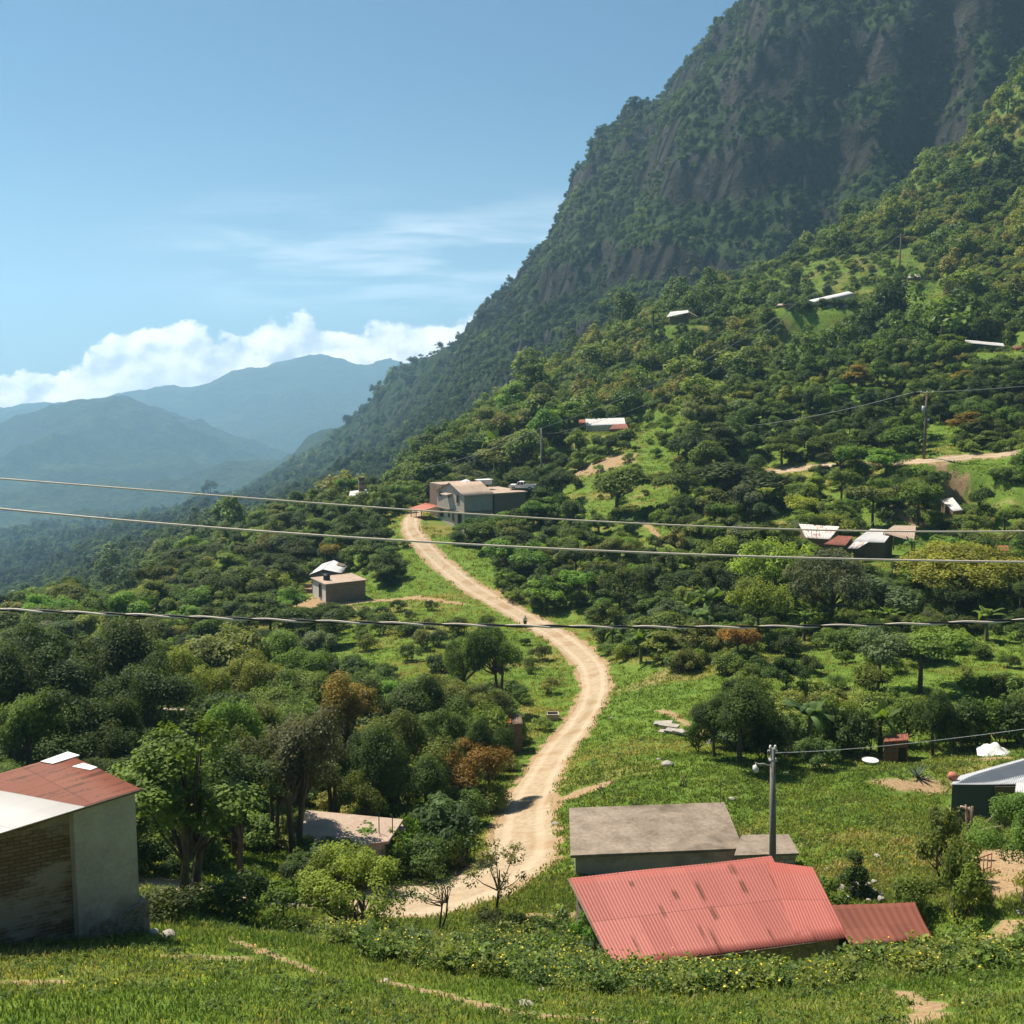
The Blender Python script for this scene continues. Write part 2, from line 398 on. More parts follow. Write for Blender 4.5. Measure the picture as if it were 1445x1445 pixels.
# ---------------------------------------------------------------- roads (centre lines picked on the ground)
def line_on_ground(pix, step=0.7, **kw):
    P = np.array([hit(a, b, **kw) for a, b in pix])
    # Catmull-Rom resample
    out = []
    for i in range(len(P) - 1):
        p0, p1, p2, p3 = P[max(i - 1, 0)], P[i], P[i + 1], P[min(i + 2, len(P) - 1)]
        n = max(2, int(np.linalg.norm(p2 - p1) / step))
        for k in range(n):
            s = k / n
            out.append(0.5 * (2 * p1 + (p2 - p0) * s + (2 * p0 - 5 * p1 + 4 * p2 - p3) * s * s + (3 * p1 - p0 - 3 * p2 + p3) * s ** 3))
    out.append(P[-1]); out = np.array(out); out[:, 2] = terr(out[:, 0], out[:, 1]); return out
ROAD = line_on_ground([(200, 1246), (300, 1260), (400, 1270), (480, 1279), (545, 1280), (610, 1270), (668, 1254), (715, 1226), (736, 1196), (741, 1150), (758, 1108),
                       (793, 1052), (829, 1003), (840, 968), (828, 933), (793, 902), (752, 878), (706, 852), (662, 826), (630, 801), (608, 780), (591, 761), (581, 746), (580, 733), (586, 723), (600, 714)])
_rp = [(200, 1246), (300, 1260), (400, 1270), (480, 1279), (545, 1280), (610, 1270), (668, 1254), (715, 1226), (736, 1196), (741, 1150), (758, 1108), (793, 1052), (829, 1003), (840, 968), (828, 933), (793, 902), (752, 878), (706, 852), (662, 826), (630, 801), (608, 780), (591, 761), (581, 746), (580, 733), (586, 723), (600, 714)]
_rw = [1.0, 1.0, 1.1, 1.6, 2.5, 3.2, 3.0, 2.4, 1.9, 1.75, 1.6, 1.5, 1.45, 1.45, 1.6, 1.7, 1.75, 1.75, 1.8, 1.8, 1.7, 1.7, 1.6, 1.5, 1.4, 1.3]
_ri = [int(((ROAD[:, :2] - hit(a, b)[:2]) ** 2).sum(1).argmin()) for a, b in _rp]
RW = np.interp(np.arange(len(ROAD)), _ri, _rw)
UROAD = line_on_ground([(1030, 676), (1085, 666), (1140, 660), (1200, 656), (1260, 653), (1310, 650), (1370, 644), (1425, 639), (1500, 634), (1600, 628)], ymin=120)
UW = np.full(len(UROAD), 1.25)
PATHS = [  # (pixels, half width m, strength)
    ([(318, 1322), (350, 1334), (395, 1352), (450, 1372)], .20, 1.0),
    ([(540, 1384), (590, 1396), (650, 1410), (720, 1428), (800, 1436), (900, 1442)], .24, 1.0),
    ([(745, 1293), (790, 1292), (815, 1290)], .35, .9),
    ([(470, 855), (520, 848), (570, 845), (610, 846), (650, 852)], 0.9, .9),
    ([(905, 735), (925, 752), (935, 770)], .5, .9), ([(955, 708), (985, 718), (1000, 726)], .5, .8),
    ([(1310, 652), (1335, 668), (1362, 682)], .7, .9), ([(1258, 716), (1275, 730), (1300, 740)], .8, .8), ([(1362, 682), (1300, 702), (1258, 716)], .5, .6),
    ([(1265, 1400), (1290, 1410), (1310, 1425), (1290, 1445)], .35, .8), ([(1345, 1140), (1350, 1120), (1338, 1100)], .25, .9),
    ([(1405, 1205), (1440, 1215), (1420, 1240), (1400, 1255)], 1.1, .8), ([(1430, 1300), (1400, 1340)], .6, .7),
    ([(1440, 760), (1450, 790)], 1.2, .9), ([(1000, 1040), (960, 1015), (930, 1003)], .5, .7), ([(700, 838), (720, 828), (745, 822)], .6, .7),
    ([(930, 690), (900, 660), (880, 640)], .5, .5), ([(1215, 352), (1150, 395)], .6, .4), ([(1345, 690), (1400, 715), (1450, 735)], .5, .5),
]
PATCH = [  # (px, py, rx m, ry m, strength): bare earth
    (825, 1116, 1.9, 1.0, 1.0), (300, 1352, 1.6, .6, .55), (255, 1350, .6, .4, .7), (50, 1386, .9, .35, .7), (1285, 1108, 3.0, 1.3, .7), (1410, 1215, 3.0, 2.4, .9),
    (1200, 1180, 3.6, 1.6, .45), (1260, 1170, 2.5, 1.5, .45), (1390, 1072, 2.0, .9, .8), (1155, 1080, .9, .5, .8), (445, 850, 6, 4, .9), (430, 830, 5, 5, .9), (490, 858, 5, 2, .6),
    (925, 960, 3.2, 3, .45), (1430, 1320, 1.4, 2, .8), (950, 945, 3, 2, .5), (850, 655, 9, 5, .7), (800, 665, 6, 3, .5), (1010, 1430, 1.0, .5, .3), (1440, 770, 3, 3, .8), (900, 700, 3, 1.5, .5)]
PATHW = [(line_on_ground(p, 0.4, ymin=(120 if p[0][1] < 800 else 9)), hw, st) for p, hw, st in PATHS]
def dist_to(line, x, y, chunk=20000):
    out = np.full(len(x), 1e9); idx = np.zeros(len(x), int)
    lo = line[:, :2].min(0) - 6; hi = line[:, :2].max(0) + 6
    sel = np.where((x > lo[0]) & (x < hi[0]) & (y > lo[1]) & (y < hi[1]))[0]
    for i in range(0, len(sel), chunk):
        s = sel[i:i + chunk]
        d = (x[s, None] - line[None, :, 0]) ** 2 + (y[s, None] - line[None, :, 1]) ** 2
        k = d.argmin(1); out[s] = np.sqrt(d[np.arange(len(s)), k]); idx[s] = k
    return out, idx
def masks(x, y):
    """road depth and bare-earth amount at ground points"""
    dirt = np.zeros(len(x)); low = np.zeros(len(x)); red = np.zeros(len(x))
    for L, Wd in ((ROAD, RW), (UROAD, UW)):
        d, k = dist_to(L, x, y); e = d - Wd[k]
        low = np.maximum(low, 1 - smooth01(-0.5, 0.05, e))
        nn = fbm(x / 1.1, y / 1.1, 3, 71) * 1.6 + fbm(x / .3, y / .3, 2, 75) * 0.5
        dirt = np.maximum(dirt, 1 - smooth01(-0.1, 0.7, e + nn))
    for L, hw, st in PATHW:
        d, k = dist_to(L, x, y)
        dirt = np.maximum(dirt, st * (1 - smooth01(hw * .4, hw * 1.7, d + fbm(x / .5, y / .5, 3, 81) * hw * 1.4)))
    for px, py, rx, ry, st in PATCHW:
        d = np.sqrt(((x - px) / rx) ** 2 + ((y - py) / ry) ** 2) + fbm(x / 1.0, y / 1.0, 3, 85) * 0.9
        dirt = np.maximum(dirt, st * (1 - smooth01(0.6, 1.15, d)))
    return low, dirt
PATCHW = []
for a, b, rx, ry, st in PATCH:
    h_ = hit(a, b, ymin=(120 if b < 860 else 9)); PATCHW.append((h_[0], h_[1], rx, ry, st))

def col_grid(step_in):
    a = np.arange(-0.53, 0.53, step_in); l = np.arange(-1.0, -0.53, 0.012); r = np.arange(0.53, 0.9, 0.012)
    return np.concatenate([l, a, r])
def sheet(us, vs):
    Uu, Vv = np.meshgrid(us, vs); y = np.exp(Vv); x = Uu * y
    z = terr(x.ravel(), y.ravel()).reshape(x.shape)
    nr, nc = x.shape; idx = np.arange(nr * nc).reshape(nr, nc)
    F = np.stack([idx[:-1, :-1], idx[:-1, 1:], idx[1:, 1:], idx[1:, :-1]], -1).reshape(-1, 4)
    return np.stack([x.ravel(), y.ravel(), z.ravel()], 1), F

# ---------------------------------------------------------------- materials of the land
def land_mat():
    m, t, out = new_mat("grass_and_soil")
    tc = t.n.new("ShaderNodeTexCoord"); P = tc.outputs["Object"]
    n1 = t.noise(P, 0.55, 5, 0.6); n2 = t.noise(P, 5.0, 4, 0.6); n3 = t.noise(P, 0.09, 3, 0.5); n4 = t.noise(P, 28, 3, 0.6)
    g = t.ramp(t.math('ADD', t.math('MULTIPLY', n1, 0.55), t.math('MULTIPLY', n2, 0.45)),
               [(0.28, (0.055, 0.090, 0.014)), (0.45, (0.100, 0.170, 0.024)), (0.58, (0.150, 0.215, 0.035)), (0.75, (0.225, 0.225, 0.055))])
    g = t.mix(t.step(n3, 0.50, 0.66), g, t.ramp(n2, [(0.3, (0.16, 0.165, 0.035)), (0.7, (0.27, 0.21, 0.07))]))
    g = t.mix(t.math('MULTIPLY', t.step(n4, 0.5, 0.68), 0.45), g, (0.035, 0.06, 0.012))
    d = t.ramp(t.math('ADD', t.math('MULTIPLY', n2, 0.6), t.math('MULTIPLY', n4, 0.4)), [(0.3, (0.20, 0.115, 0.060)), (0.5, (0.34, 0.225, 0.125)), (0.72, (0.46, 0.345, 0.215))])
    da = t.attr("dirt"); dm = t.step(t.math('ADD', da, t.math('MULTIPLY', t.math('SUBTRACT', n4, 0.5), 0.7)), 0.30, 0.72)
    col = t.mix(dm, g, d)
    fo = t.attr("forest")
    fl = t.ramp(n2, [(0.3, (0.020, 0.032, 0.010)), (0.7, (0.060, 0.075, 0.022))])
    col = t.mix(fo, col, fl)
    pbsdf(t, out, col, 0.95, 0.1, t.math('ADD', n2, t.math('MULTIPLY', n4, 0.4)), 0.7, 0.12)
    return m
def road_mat():
    m, t, out = new_mat("dirt_road")
    tc = t.n.new("ShaderNodeTexCoord"); P = tc.outputs["Object"]; uv = t.n.new("ShaderNodeUVMap").outputs[0]
    sp = t.n.new("ShaderNodeSeparateXYZ"); t.l.new(uv, sp.inputs[0]); ac = sp.outputs[0]      # -1..1 across
    n2 = t.noise(P, 2.2, 5, 0.65); n4 = t.noise(P, 22, 3, 0.6); n1 = t.noise(P, 0.35, 3, 0.5)
    d = t.ramp(t.math('ADD', t.math('MULTIPLY', n2, 0.55), t.math('MULTIPLY', n4, 0.45)), [(0.3, (0.22, 0.15, 0.092)), (0.47, (0.365, 0.275, 0.18)), (0.7, (0.50, 0.40, 0.28))])
    d = t.mix(t.math('MULTIPLY', t.step(n1, 0.48, 0.66), 0.6), d, (0.29, 0.175, 0.09))
    ab = t.math('ABSOLUTE', ac)
    rut = t.math('SUBTRACT', 1.0, t.step(t.math('ABSOLUTE', t.math('SUBTRACT', ab, 0.5)), 0.05, 0.22))
    d = t.mix(t.math('MULTIPLY', rut, 0.4), d, (0.51, 0.415, 0.30))
    gn = t.math('MULTIPLY', t.step(t.math('ADD', t.math('SUBTRACT', 0.30, ab), t.math('MULTIPLY', t.math('SUBTRACT', n2, 0.5), 0.9)), 0.08, 0.25), t.step(t.attr("strip"), 0.3, 0.8))
    ed = t.step(t.math('ADD', ab, t.math('MULTIPLY', t.math('SUBTRACT', n2, 0.5), 0.55)), 0.84, 1.02)
    d = t.mix(t.math('MAXIMUM', gn, ed), d, t.ramp(n4, [(0.3, (0.07, 0.10, 0.02)), (0.7, (0.20, 0.20, 0.06))]))
    pbsdf(t, out, d, 0.95, 0.1, t.math('ADD', n2, t.math('MULTIPLY', n4, 0.5)), 0.6, 0.08)
    return m
def rock_mat():
    m, t, out = new_mat("mountain_rock_and_scrub")
    tc = t.n.new("ShaderNodeTexCoord"); P = tc.outputs["Object"]; ge = t.n.new("ShaderNodeNewGeometry")
    sp = t.n.new("ShaderNodeSeparateXYZ"); t.l.new(ge.outputs["Normal"], sp.inputs[0])
    streak = t.noise(t.scale3(P, 1, 1, 0.45), 0.06, 7, 0.7); n2 = t.noise(P, 0.05, 6, 0.65); n3 = t.noise(P, 0.35, 4, 0.6)
    vr = t.n.new('ShaderNodeTexVoronoi'); vr.feature = 'DISTANCE_TO_EDGE'; vr.inputs['Scale'].default_value = 0.05; t.put(vr.inputs['Vector'], t.mix(0.06, t.scale3(P, 1, 1, 0.4), t.noise(P, 0.12, 4, 0.6, out=1)))
    crack = t.step(vr.outputs[0], 0.0, 0.22)
    rock = t.ramp(t.math('ADD', t.math('MULTIPLY', streak, 0.62), t.math('ADD', t.math('MULTIPLY', n3, 0.3), t.math('MULTIPLY', crack, 0.10))), [(0.36, (0.009, 0.010, 0.007)), (0.54, (0.026, 0.023, 0.017)), (0.69, (0.066, 0.058, 0.046)), (0.82, (0.24, 0.22, 0.19))])  # dark rock, its colour deepened to stand in for shade on the cliff
    veg = t.ramp(t.math('ADD', t.math('MULTIPLY', n2, 0.5), t.math('MULTIPLY', n3, 0.5)), [(0.32, (0.010, 0.020, 0.006)), (0.55, (0.024, 0.042, 0.010)), (0.75, (0.050, 0.068, 0.018))])
    k = t.math('ADD', sp.outputs[2], t.math('MULTIPLY', t.math('SUBTRACT', n2, 0.5), 0.9))
    col = t.mix(t.step(k, 0.36, 0.56), rock, veg)
    pbsdf(t, out, col, 0.95, 0.1, t.math('ADD', t.math('ADD', t.math('MULTIPLY', streak, 0.6), t.math('MULTIPLY', n3, 0.6)), crack), 1.0, 3.0)
    return m
def farhill_mat():
    m, t, out = new_mat("far_forest_cover")
    tc = t.n.new("ShaderNodeTexCoord"); P = tc.outputs["Object"]
    n1 = t.noise(P, 0.005, 5, 0.6); n2 = t.noise(P, 0.028, 6, 0.7)
    col = t.ramp(t.math('ADD', t.math('MULTIPLY', n1, 0.5), t.math('MULTIPLY', n2, 0.5)), [(0.35, (0.018, 0.034, 0.012)), (0.52, (0.045, 0.070, 0.022)), (0.68, (0.10, 0.12, 0.045))])
    pbsdf(t, out, col, 0.95, 0.05, n2, 1.0, 40.0)
    return m
M_LAND = land_mat(); M_ROAD = road_mat(); M_ROCK = rock_mat(); M_FAR = farhill_mat()

YG = 545.0
V, F = sheet(col_grid(0.00185), np.concatenate([np.arange(math.log(7.0), math.log(60.), 0.0048), np.arange(math.log(60.), math.log(YG), 0.0062), [math.log(YG)]]))
low, dirt = masks(V[:, 0], V[:, 1]); V[:, 2] -= 0.16 * low
_px, _py = proj(V[:, 0], V[:, 1], V[:, 2])
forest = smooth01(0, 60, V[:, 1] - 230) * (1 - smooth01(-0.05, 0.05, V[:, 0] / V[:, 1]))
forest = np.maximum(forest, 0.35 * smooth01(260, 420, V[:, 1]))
g_o = link("ground", np_mesh("ground", V, F, [M_LAND], {"dirt": dirt, "forest": forest}, smooth=True)); tag(g_o, kind="structure")
V, F = sheet(np.concatenate([np.arange(-1.0, -0.53, 0.02), np.arange(-0.53, 0.62, 0.0021), np.arange(0.62, 0.9, 0.02)]), np.concatenate([np.arange(math.log(YG), math.log(1100.), 0.0042), np.arange(math.log(1100.), math.log(2100.), 0.009), [math.log(2100.)]]))
tag(link("mountain", np_mesh("mountain", V, F, [M_ROCK], smooth=True)), kind="structure")
V, F = sheet(np.concatenate([np.arange(-1.0, -0.55, 0.02), np.arange(-0.55, 0.3, 0.0028), np.arange(0.3, 0.9, 0.02)]), np.arange(math.log(2100.), math.log(7950.), 0.0065))
tag(link("far_hills", np_mesh("far_hills", V, F, [M_FAR], smooth=True)), kind="structure")
LOWEST = min(float(V[:, 2].min()), -420.0); HIGHEST = max(float(V[:, 2].max()), 620.0)
def road_strip(name, L, Wd, seed, strip=None):
    d = np.gradient(L[:, :2], axis=0); d /= np.linalg.norm(d, axis=1)[:, None]; nrm = np.stack([-d[:, 1], d[:, 0]], 1)
    s = np.linspace(-1, 1, 15); vs = []; uv = []; at_ = []
    cum = np.concatenate([[0], np.cumsum(np.linalg.norm(np.diff(L[:, :2], axis=0), axis=1))])
    for i in range(len(L)):
        wl = Wd[i] * (1 + 0.30 * float(fbm(np.array([cum[i] / 2.6]), np.array([0.0]), 3, seed)[0])); wr = Wd[i] * (1 + 0.30 * float(fbm(np.array([cum[i] / 2.6]), np.array([9.0]), 3, seed + 3)[0]))
        for q in s:
            wq = (wr if q > 0 else wl); p = L[i, :2] + nrm[i] * q * wq * 1.04
            vs.append((p[0], p[1])); uv.append((q, cum[i])); at_.append(0 if strip is None else strip[i])
    vs = np.array(vs); q = np.tile(s, len(L)); z = terr(vs[:, 0], vs[:, 1])
    z += 0.015 - 0.12 * smooth01(0.80, 1.0, np.abs(q)) - 0.035 * np.exp(-((np.abs(q) - 0.5) / 0.16) ** 2)
    k = len(s); idx = np.arange(len(vs)).reshape(-1, k)
    F = np.stack([idx[:-1, :-1], idx[1:, :-1], idx[1:, 1:], idx[:-1, 1:]], -1).reshape(-1, 4)
    o = link(name, np_mesh(name, np.column_stack([vs, z]), F, [M_ROAD], {"strip": at_}, smooth=True, uv=np.array(uv)))
    return tag(o, kind="structure")
_yr = ROAD[:, 1]
road_strip("dirt_road", ROAD, RW, 301, 0.45 * smooth01(76, 86, _yr) * (1 - smooth01(98, 108, _yr)))
road_strip("upper_road", UROAD, UW, 311)
# ---------------------------------------------------------------- the air
def haze_box(density):
    x0, x1, y0, y1 = -8100, 7300, -60, 8000; z0, z1 = LOWEST - 2, HIGHEST + 3
    bpy.ops.mesh.primitive_cube_add(size=1, location=((x0 + x1) / 2, (y0 + y1) / 2, (z0 + z1) / 2))
    o = bpy.context.object; o.name = "haze"; o.scale = (x1 - x0, y1 - y0, z1 - z0)
    m, t, out = new_mat("haze")
    pv = t.n.new("ShaderNodeVolumePrincipled"); pv.inputs["Color"].default_value = (0.44, 0.73, 1.0, 1)
    pv.inputs["Density"].default_value = density; pv.inputs["Anisotropy"].default_value = 0.3
    t.l.new(pv.outputs[0], out.inputs["Volume"]); o.data.materials.append(m)
    return tag(o, "pale blue haze filling the valley air", "haze", kind="stuff")
haze_box(1.6e-4)
FOOT = []                      # house footprints (x, y, radius) kept clear of plants
# ---------------------------------------------------------------- building materials (UV in metres)
def uvm(t): return t.n.new("ShaderNodeUVMap").outputs[0]
def mat_noise(name, c0, c1, sc=1.2, rough=.9, sc2=14, bump=.5, stain=None, spec=.2):
    m, t, out = new_mat(name); tc = t.n.new("ShaderNodeTexCoord"); P = tc.outputs["Object"]
    n = t.noise(P, sc, 5, .65); f = t.noise(P, sc2, 4, .65); k = t.math('ADD', t.math('MULTIPLY', n, .6), t.math('MULTIPLY', f, .4))
    col = t.ramp(k, [(.32, c0), (.66, c1)])
    if stain: col = t.mix(t.math('MULTIPLY', t.step(t.noise(P, sc * .45, 5, .7), .5, .68), .75), col, stain)
    pbsdf(t, out, col, rough, spec, k, bump, .03); return m
def mat_block(name, c0, c1, mortar, bw=.4, bh=.2, ms=.02, rough=.92, plaster=None):
    m, t, out = new_mat(name); uv = uvm(t)
    b = t.n.new("ShaderNodeTexBrick"); t.put(b.inputs["Vector"], uv); b.inputs["Scale"].default_value = 1.0
    b.inputs["Brick Width"].default_value = bw; b.inputs["Row Height"].default_value = bh; b.inputs["Mortar Size"].default_value = ms
    b.inputs["Mortar Smooth"].default_value = .3
    t.put(b.inputs["Color1"], c0); t.put(b.inputs["Color2"], c1); t.put(b.inputs["Mortar"], mortar)
    n = t.noise(uv, 1.1, 5, .7); f = t.noise(uv, 18, 3, .6)
    col = t.mix(t.math('MULTIPLY', f, .5), b.outputs[0], tuple(x * .45 for x in c0))
    if plaster: col = t.mix(t.math('MULTIPLY', t.step(t.noise(t.scale3(uv, .5, 1.1, 1), .9, 5, .65), .47, .60), .85), col, t.mix(f, tuple(x * .6 for x in plaster), plaster))
    col = t.mix(t.math('MULTIPLY', t.step(n, .54, .75), .55), col, tuple(x * .35 for x in c0))
    pbsdf(t, out, col, rough, .15, t.math('ADD', t.math('MULTIPLY', b.outputs[1], -1.0), t.math('MULTIPLY', f, .4)), .6, .02); return m
def mat_sheet(name, c0, c1, rust, rust_amt=.5, panel=(.85, 2.2), rough=.55, metal=0.0, streak=True, stains=()):
    """corrugated sheet: u across the waves, v along the slope; sheets differ a little; rust runs down the slope"""
    m, t, out = new_mat(name); uv = uvm(t)
    sp = t.n.new("ShaderNodeSeparateXYZ"); t.l.new(uv, sp.inputs[0])
    pu = t.math('FLOOR', t.math('DIVIDE', sp.outputs[0], panel[0])); pv = t.math('FLOOR', t.math('DIVIDE', sp.outputs[1], panel[1]))
    cb = t.n.new("ShaderNodeCombineXYZ"); t.l.new(pu, cb.inputs[0]); t.l.new(pv, cb.inputs[1])
    wn = t.n.new("ShaderNodeTexWhiteNoise"); wn.noise_dimensions = '2D'; t.l.new(cb.outputs[0], wn.inputs["Vector"])
    n = t.noise(uv, .8, 5, .65); f = t.noise(uv, 12, 4, .65)
    col = t.mix(t.math('ADD', t.math('MULTIPLY', wn.outputs[0], .55), t.math('MULTIPLY', n, .45)), c0, c1)
    col = t.mix(t.math('MULTIPLY', f, .25), col, tuple(x * .6 for x in c0))
    rs = t.noise(t.scale3(uv, 3.2, .42, 1) if streak else uv, 1.3, 5, .7)
    rm = t.step(t.math('ADD', t.math('ADD', rs, t.math('MULTIPLY', t.math('SUBTRACT', f, .5), .35)), t.math('MULTIPLY', t.math('SUBTRACT', wn.outputs[0], .5), .12)), .74 - .24 * rust_amt, .86 - .24 * rust_amt)
    col = t.mix(t.math('MULTIPLY', rm, .9), col, t.mix(f, tuple(x * .5 for x in rust), rust))
    for su_, sv_, hw, hl in stains:          # long rust stains at their own places
        a_ = t.math('ABSOLUTE', t.math('SUBTRACT', t.math('ADD', sp.outputs[0], t.math('MULTIPLY', t.math('SUBTRACT', f, .5), .12)), su_)); b_ = t.math('ABSOLUTE', t.math('SUBTRACT', t.math('ADD', sp.outputs[1], t.math('MULTIPLY', t.math('SUBTRACT', rs, .5), .5)), sv_))
        k_ = t.math('MULTIPLY', t.math('SUBTRACT', 1.0, t.step(a_, hw * .4, hw * 1.5)), t.math('SUBTRACT', 1.0, t.step(b_, hl * .5, hl * 1.5)))
        col = t.mix(t.math('MULTIPLY', k_, t.math('MULTIPLY', t.step(f, .15, .45), t.step(rs, .30, .56))), col, rust)
    fu = t.math('FRACT', t.math('DIVIDE', sp.outputs[0], panel[0])); fv = t.math('FRACT', t.math('DIVIDE', sp.outputs[1], panel[1]))
    ln = t.math('MAXIMUM', t.math('LESS_THAN', fv, .012), t.math('MULTIPLY', t.math('LESS_THAN', fu, .02), .5))
    col = t.mix(t.math('MULTIPLY', ln, .55), col, tuple(x * .25 for x in c0))
    b = pbsdf(t, out, col, rough, .35, t.math('ADD', f, t.math('MULTIPLY', ln, -2.0)), .25, .01); b.inputs["Metallic"].default_value = metal
    return m
def mat_flat(name, c, rough=.7, spec=.3): return mat_noise(name, tuple(x * .75 for x in c), c, 3, rough, 25, .2, None, spec)
M_BRICK = mat_block("weathered_brick", (.20, .125, .075), (.30, .205, .13), (.12, .085, .06), .30, .10, .02, plaster=(.42, .35, .28))
M_PLASTER = mat_noise("grey_plaster", (.31, .27, .24), (.50, .44, .39), .9, .95, 11, .8, (.22, .175, .145))
M_STONE = mat_noise("rubble_stone", (.06, .045, .032), (.36, .30, .235), 5.5, .95, 16, 1.0)
M_CBLOCK = mat_block("concrete_block", (.50, .43, .365), (.60, .52, .445), (.34, .295, .255), .45, .22, .03)
M_CBLOCK_D = mat_block("brown_block", (.27, .20, .145), (.35, .265, .195), (.20, .155, .115), .45, .22, .03)
M_SLAB = mat_noise("mossy_concrete", (.12, .088, .062), (.34, .275, .215), .7, .95, 5, .8, (.075, .058, .04))
M_SLAB2 = mat_noise("pale_concrete", (.30, .215, .16), (.46, .355, .28), .8, .95, 9, .4, (.26, .18, .13))
M_RED = mat_sheet("red_painted_sheet", (.35, .088, .066), (.43, .128, .100), (.15, .04, .016), .24, (.83, 2.15), .5)
M_RUST = mat_sheet("dark_red_sheet", (.14, .040, .024), (.215, .066, .038), (.09, .038, .027), .3, (.9, 1.2), .65, streak=False)
M_RUSTY = mat_sheet("rusted_sheet", (.20, .060, .034), (.32, .108, .062), (.13, .05, .033), .85, (.8, 2.4), .7)
M_MIX = mat_sheet("half_rusted_zinc", (.62, .53, .47), (.72, .66, .62), (.26, .085, .05), .92, (.85, 3.0), .5)
M_ZINC = mat_sheet("pale_zinc_sheet", (.50, .475, .455), (.64, .61, .585), (.28, .14, .09), .32, (.85, 2.4), .45)
M_GREY = mat_sheet("grey_zinc_sheet", (.42, .42, .44), (.54, .54, .55), (.30, .19, .14), .2, (.85, 3.0), .45)
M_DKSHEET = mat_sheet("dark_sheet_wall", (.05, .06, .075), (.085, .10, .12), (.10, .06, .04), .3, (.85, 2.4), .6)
M_WHITE = mat_flat("white_paint", (.78, .76, .73)); M_DARK = mat_flat("dark_opening", (.012, .012, .012)); M_WOOD = mat_noise("old_wood", (.10, .07, .05), (.22, .16, .11), 5, .9, 22, .6)
M_CREAM = mat_noise("cream_wall", (.42, .37, .29), (.56, .51, .42), 1, .9, 9, .3, (.33, .28, .21)); M_TERRA = mat_flat("terracotta", (.50, .17, .11)); M_REDDOOR = mat_flat("red_door", (.22, .05, .03))
M_POLE = mat_noise("concrete_pole", (.16, .145, .125), (.27, .25, .215), 3, .9, 20, .4); M_METAL = mat_flat("galvanised_metal", (.42, .42, .42), .4, .5); M_BLACK = mat_flat("black_rubber", (.02, .02, .02), .5)
M_CABLE = mat_flat("bare_aluminium_cable", (.66, .55, .43), .5); M_ORANGE = mat_flat("orange_red_tarp", (.55, .11, .045)); M_GLASS = mat_flat("dark_glass", (.03, .035, .04), .1, .5)
M_ROCKP = mat_noise("pale_rock", (.20, .175, .145), (.46, .42, .36), 3, .95, 14, .8); M_WATER = mat_flat("water_in_basin", (.10, .12, .13), .08, .5)

def plane_of(a, b, c):
    a, b, c = map(np.array, (a, b, c)); n = np.cross(b - a, c - a); n /= np.linalg.norm(n); return a, (n if n[2] > 0 else -n)
def on_plane(px, py, pl, lift=0.0):
    u, t = ray(px, py); d = np.array([float(u), 1.0, float(t)]); p0, n = pl
    return d * (p0 @ n) / (d @ n) + n * lift
def roof_sheet(mb, a, b, c, d, pitch=.16, amp=.02, nv=6, sag=0.0, lift=0.0, seed=1):
    """corrugated sheet: a-b lower edge, d-c upper edge; waves run from a to d"""
    a, b, c, d = [np.array(q, float) for q in (a, b, c, d)]; n = np.cross(b - a, d - a); n /= np.linalg.norm(n); n = n if n[2] > 0 else -n
    Lw = np.linalg.norm(b - a); Ls = np.linalg.norm(d - a); nu = int(max(8, Lw / pitch * 6)); r = random.Random(seed)
    ph = [(r.uniform(.3, .9), r.uniform(0, 6.28)) for _ in range(3)]
    o = len(mb.v)
    for lay in (0, 1):
        for j in range(nv + 1):
            q = j / nv
            for i in range(nu + 1):
                s = i / nu; p = (a * (1 - s) + b * s) * (1 - q) + (d * (1 - s) + c * s) * q
                h = amp * math.cos(2 * math.pi * s * Lw / pitch) + lift - (0.012 if lay else 0) - sag * math.sin(math.pi * q) + sum(.006 * math.sin(f * s * Lw * 2 + p_ + 2 * q) for f, p_ in ph)
                mb.v.append(tuple(p + n * h))
    def V(l, j, i): return o + l * (nv + 1) * (nu + 1) + j * (nu + 1) + i
    def uvp(i, j): return (i / nu * Lw, j / nv * Ls)
    for j in range(nv):
        for i in range(nu):
            mb.f.append((V(0, j, i), V(0, j, i + 1), V(0, j + 1, i + 1), V(0, j + 1, i))); mb.uv += [uvp(i, j), uvp(i + 1, j), uvp(i + 1, j + 1), uvp(i, j + 1)]; mb.sm.append(True)
            mb.f.append((V(1, j, i), V(1, j + 1, i), V(1, j + 1, i + 1), V(1, j, i + 1))); mb.uv += [uvp(i, j), uvp(i, j + 1), uvp(i + 1, j + 1), uvp(i + 1, j)]; mb.sm.append(True)
    for i in range(nu):
        for j in (0, nv):
            mb.f.append((V(0, j, i), V(1, j, i), V(1, j, i + 1), V(0, j, i + 1))); mb.uv += [uvp(i, j)] * 4; mb.sm.append(False)
    for j in range(nv):
        for i in (0, nu):
            mb.f.append((V(0, j, i), V(0, j + 1, i), V(1, j + 1, i), V(1, j, i))); mb.uv += [uvp(i, j)] * 4; mb.sm.append(False)
def slab(mb, a, b, c, d, th):
    T_ = [np.array(q, float) for q in (a, b, c, d)]; mb.hexa([tuple(q - [0, 0, th]) for q in T_], [tuple(q) for q in T_])
def body(mb, corners, zb, inset, drop=.03, faces=4):
    """wall prism under a roof given by its corners (a, b, c, d counter-clockwise)"""
    P = [np.array(q, float) for q in corners]; cen = sum(P) / 4; Q = []
    for p in P:
        d = cen - p; d[2] = (cen[2] - p[2]); L = np.linalg.norm(d[:2]); Q.append(p + d * (inset / L))
    mb.hexa([(q[0], q[1], zb) for q in Q], [(q[0], q[1], q[2] - drop) for q in Q]); return Q
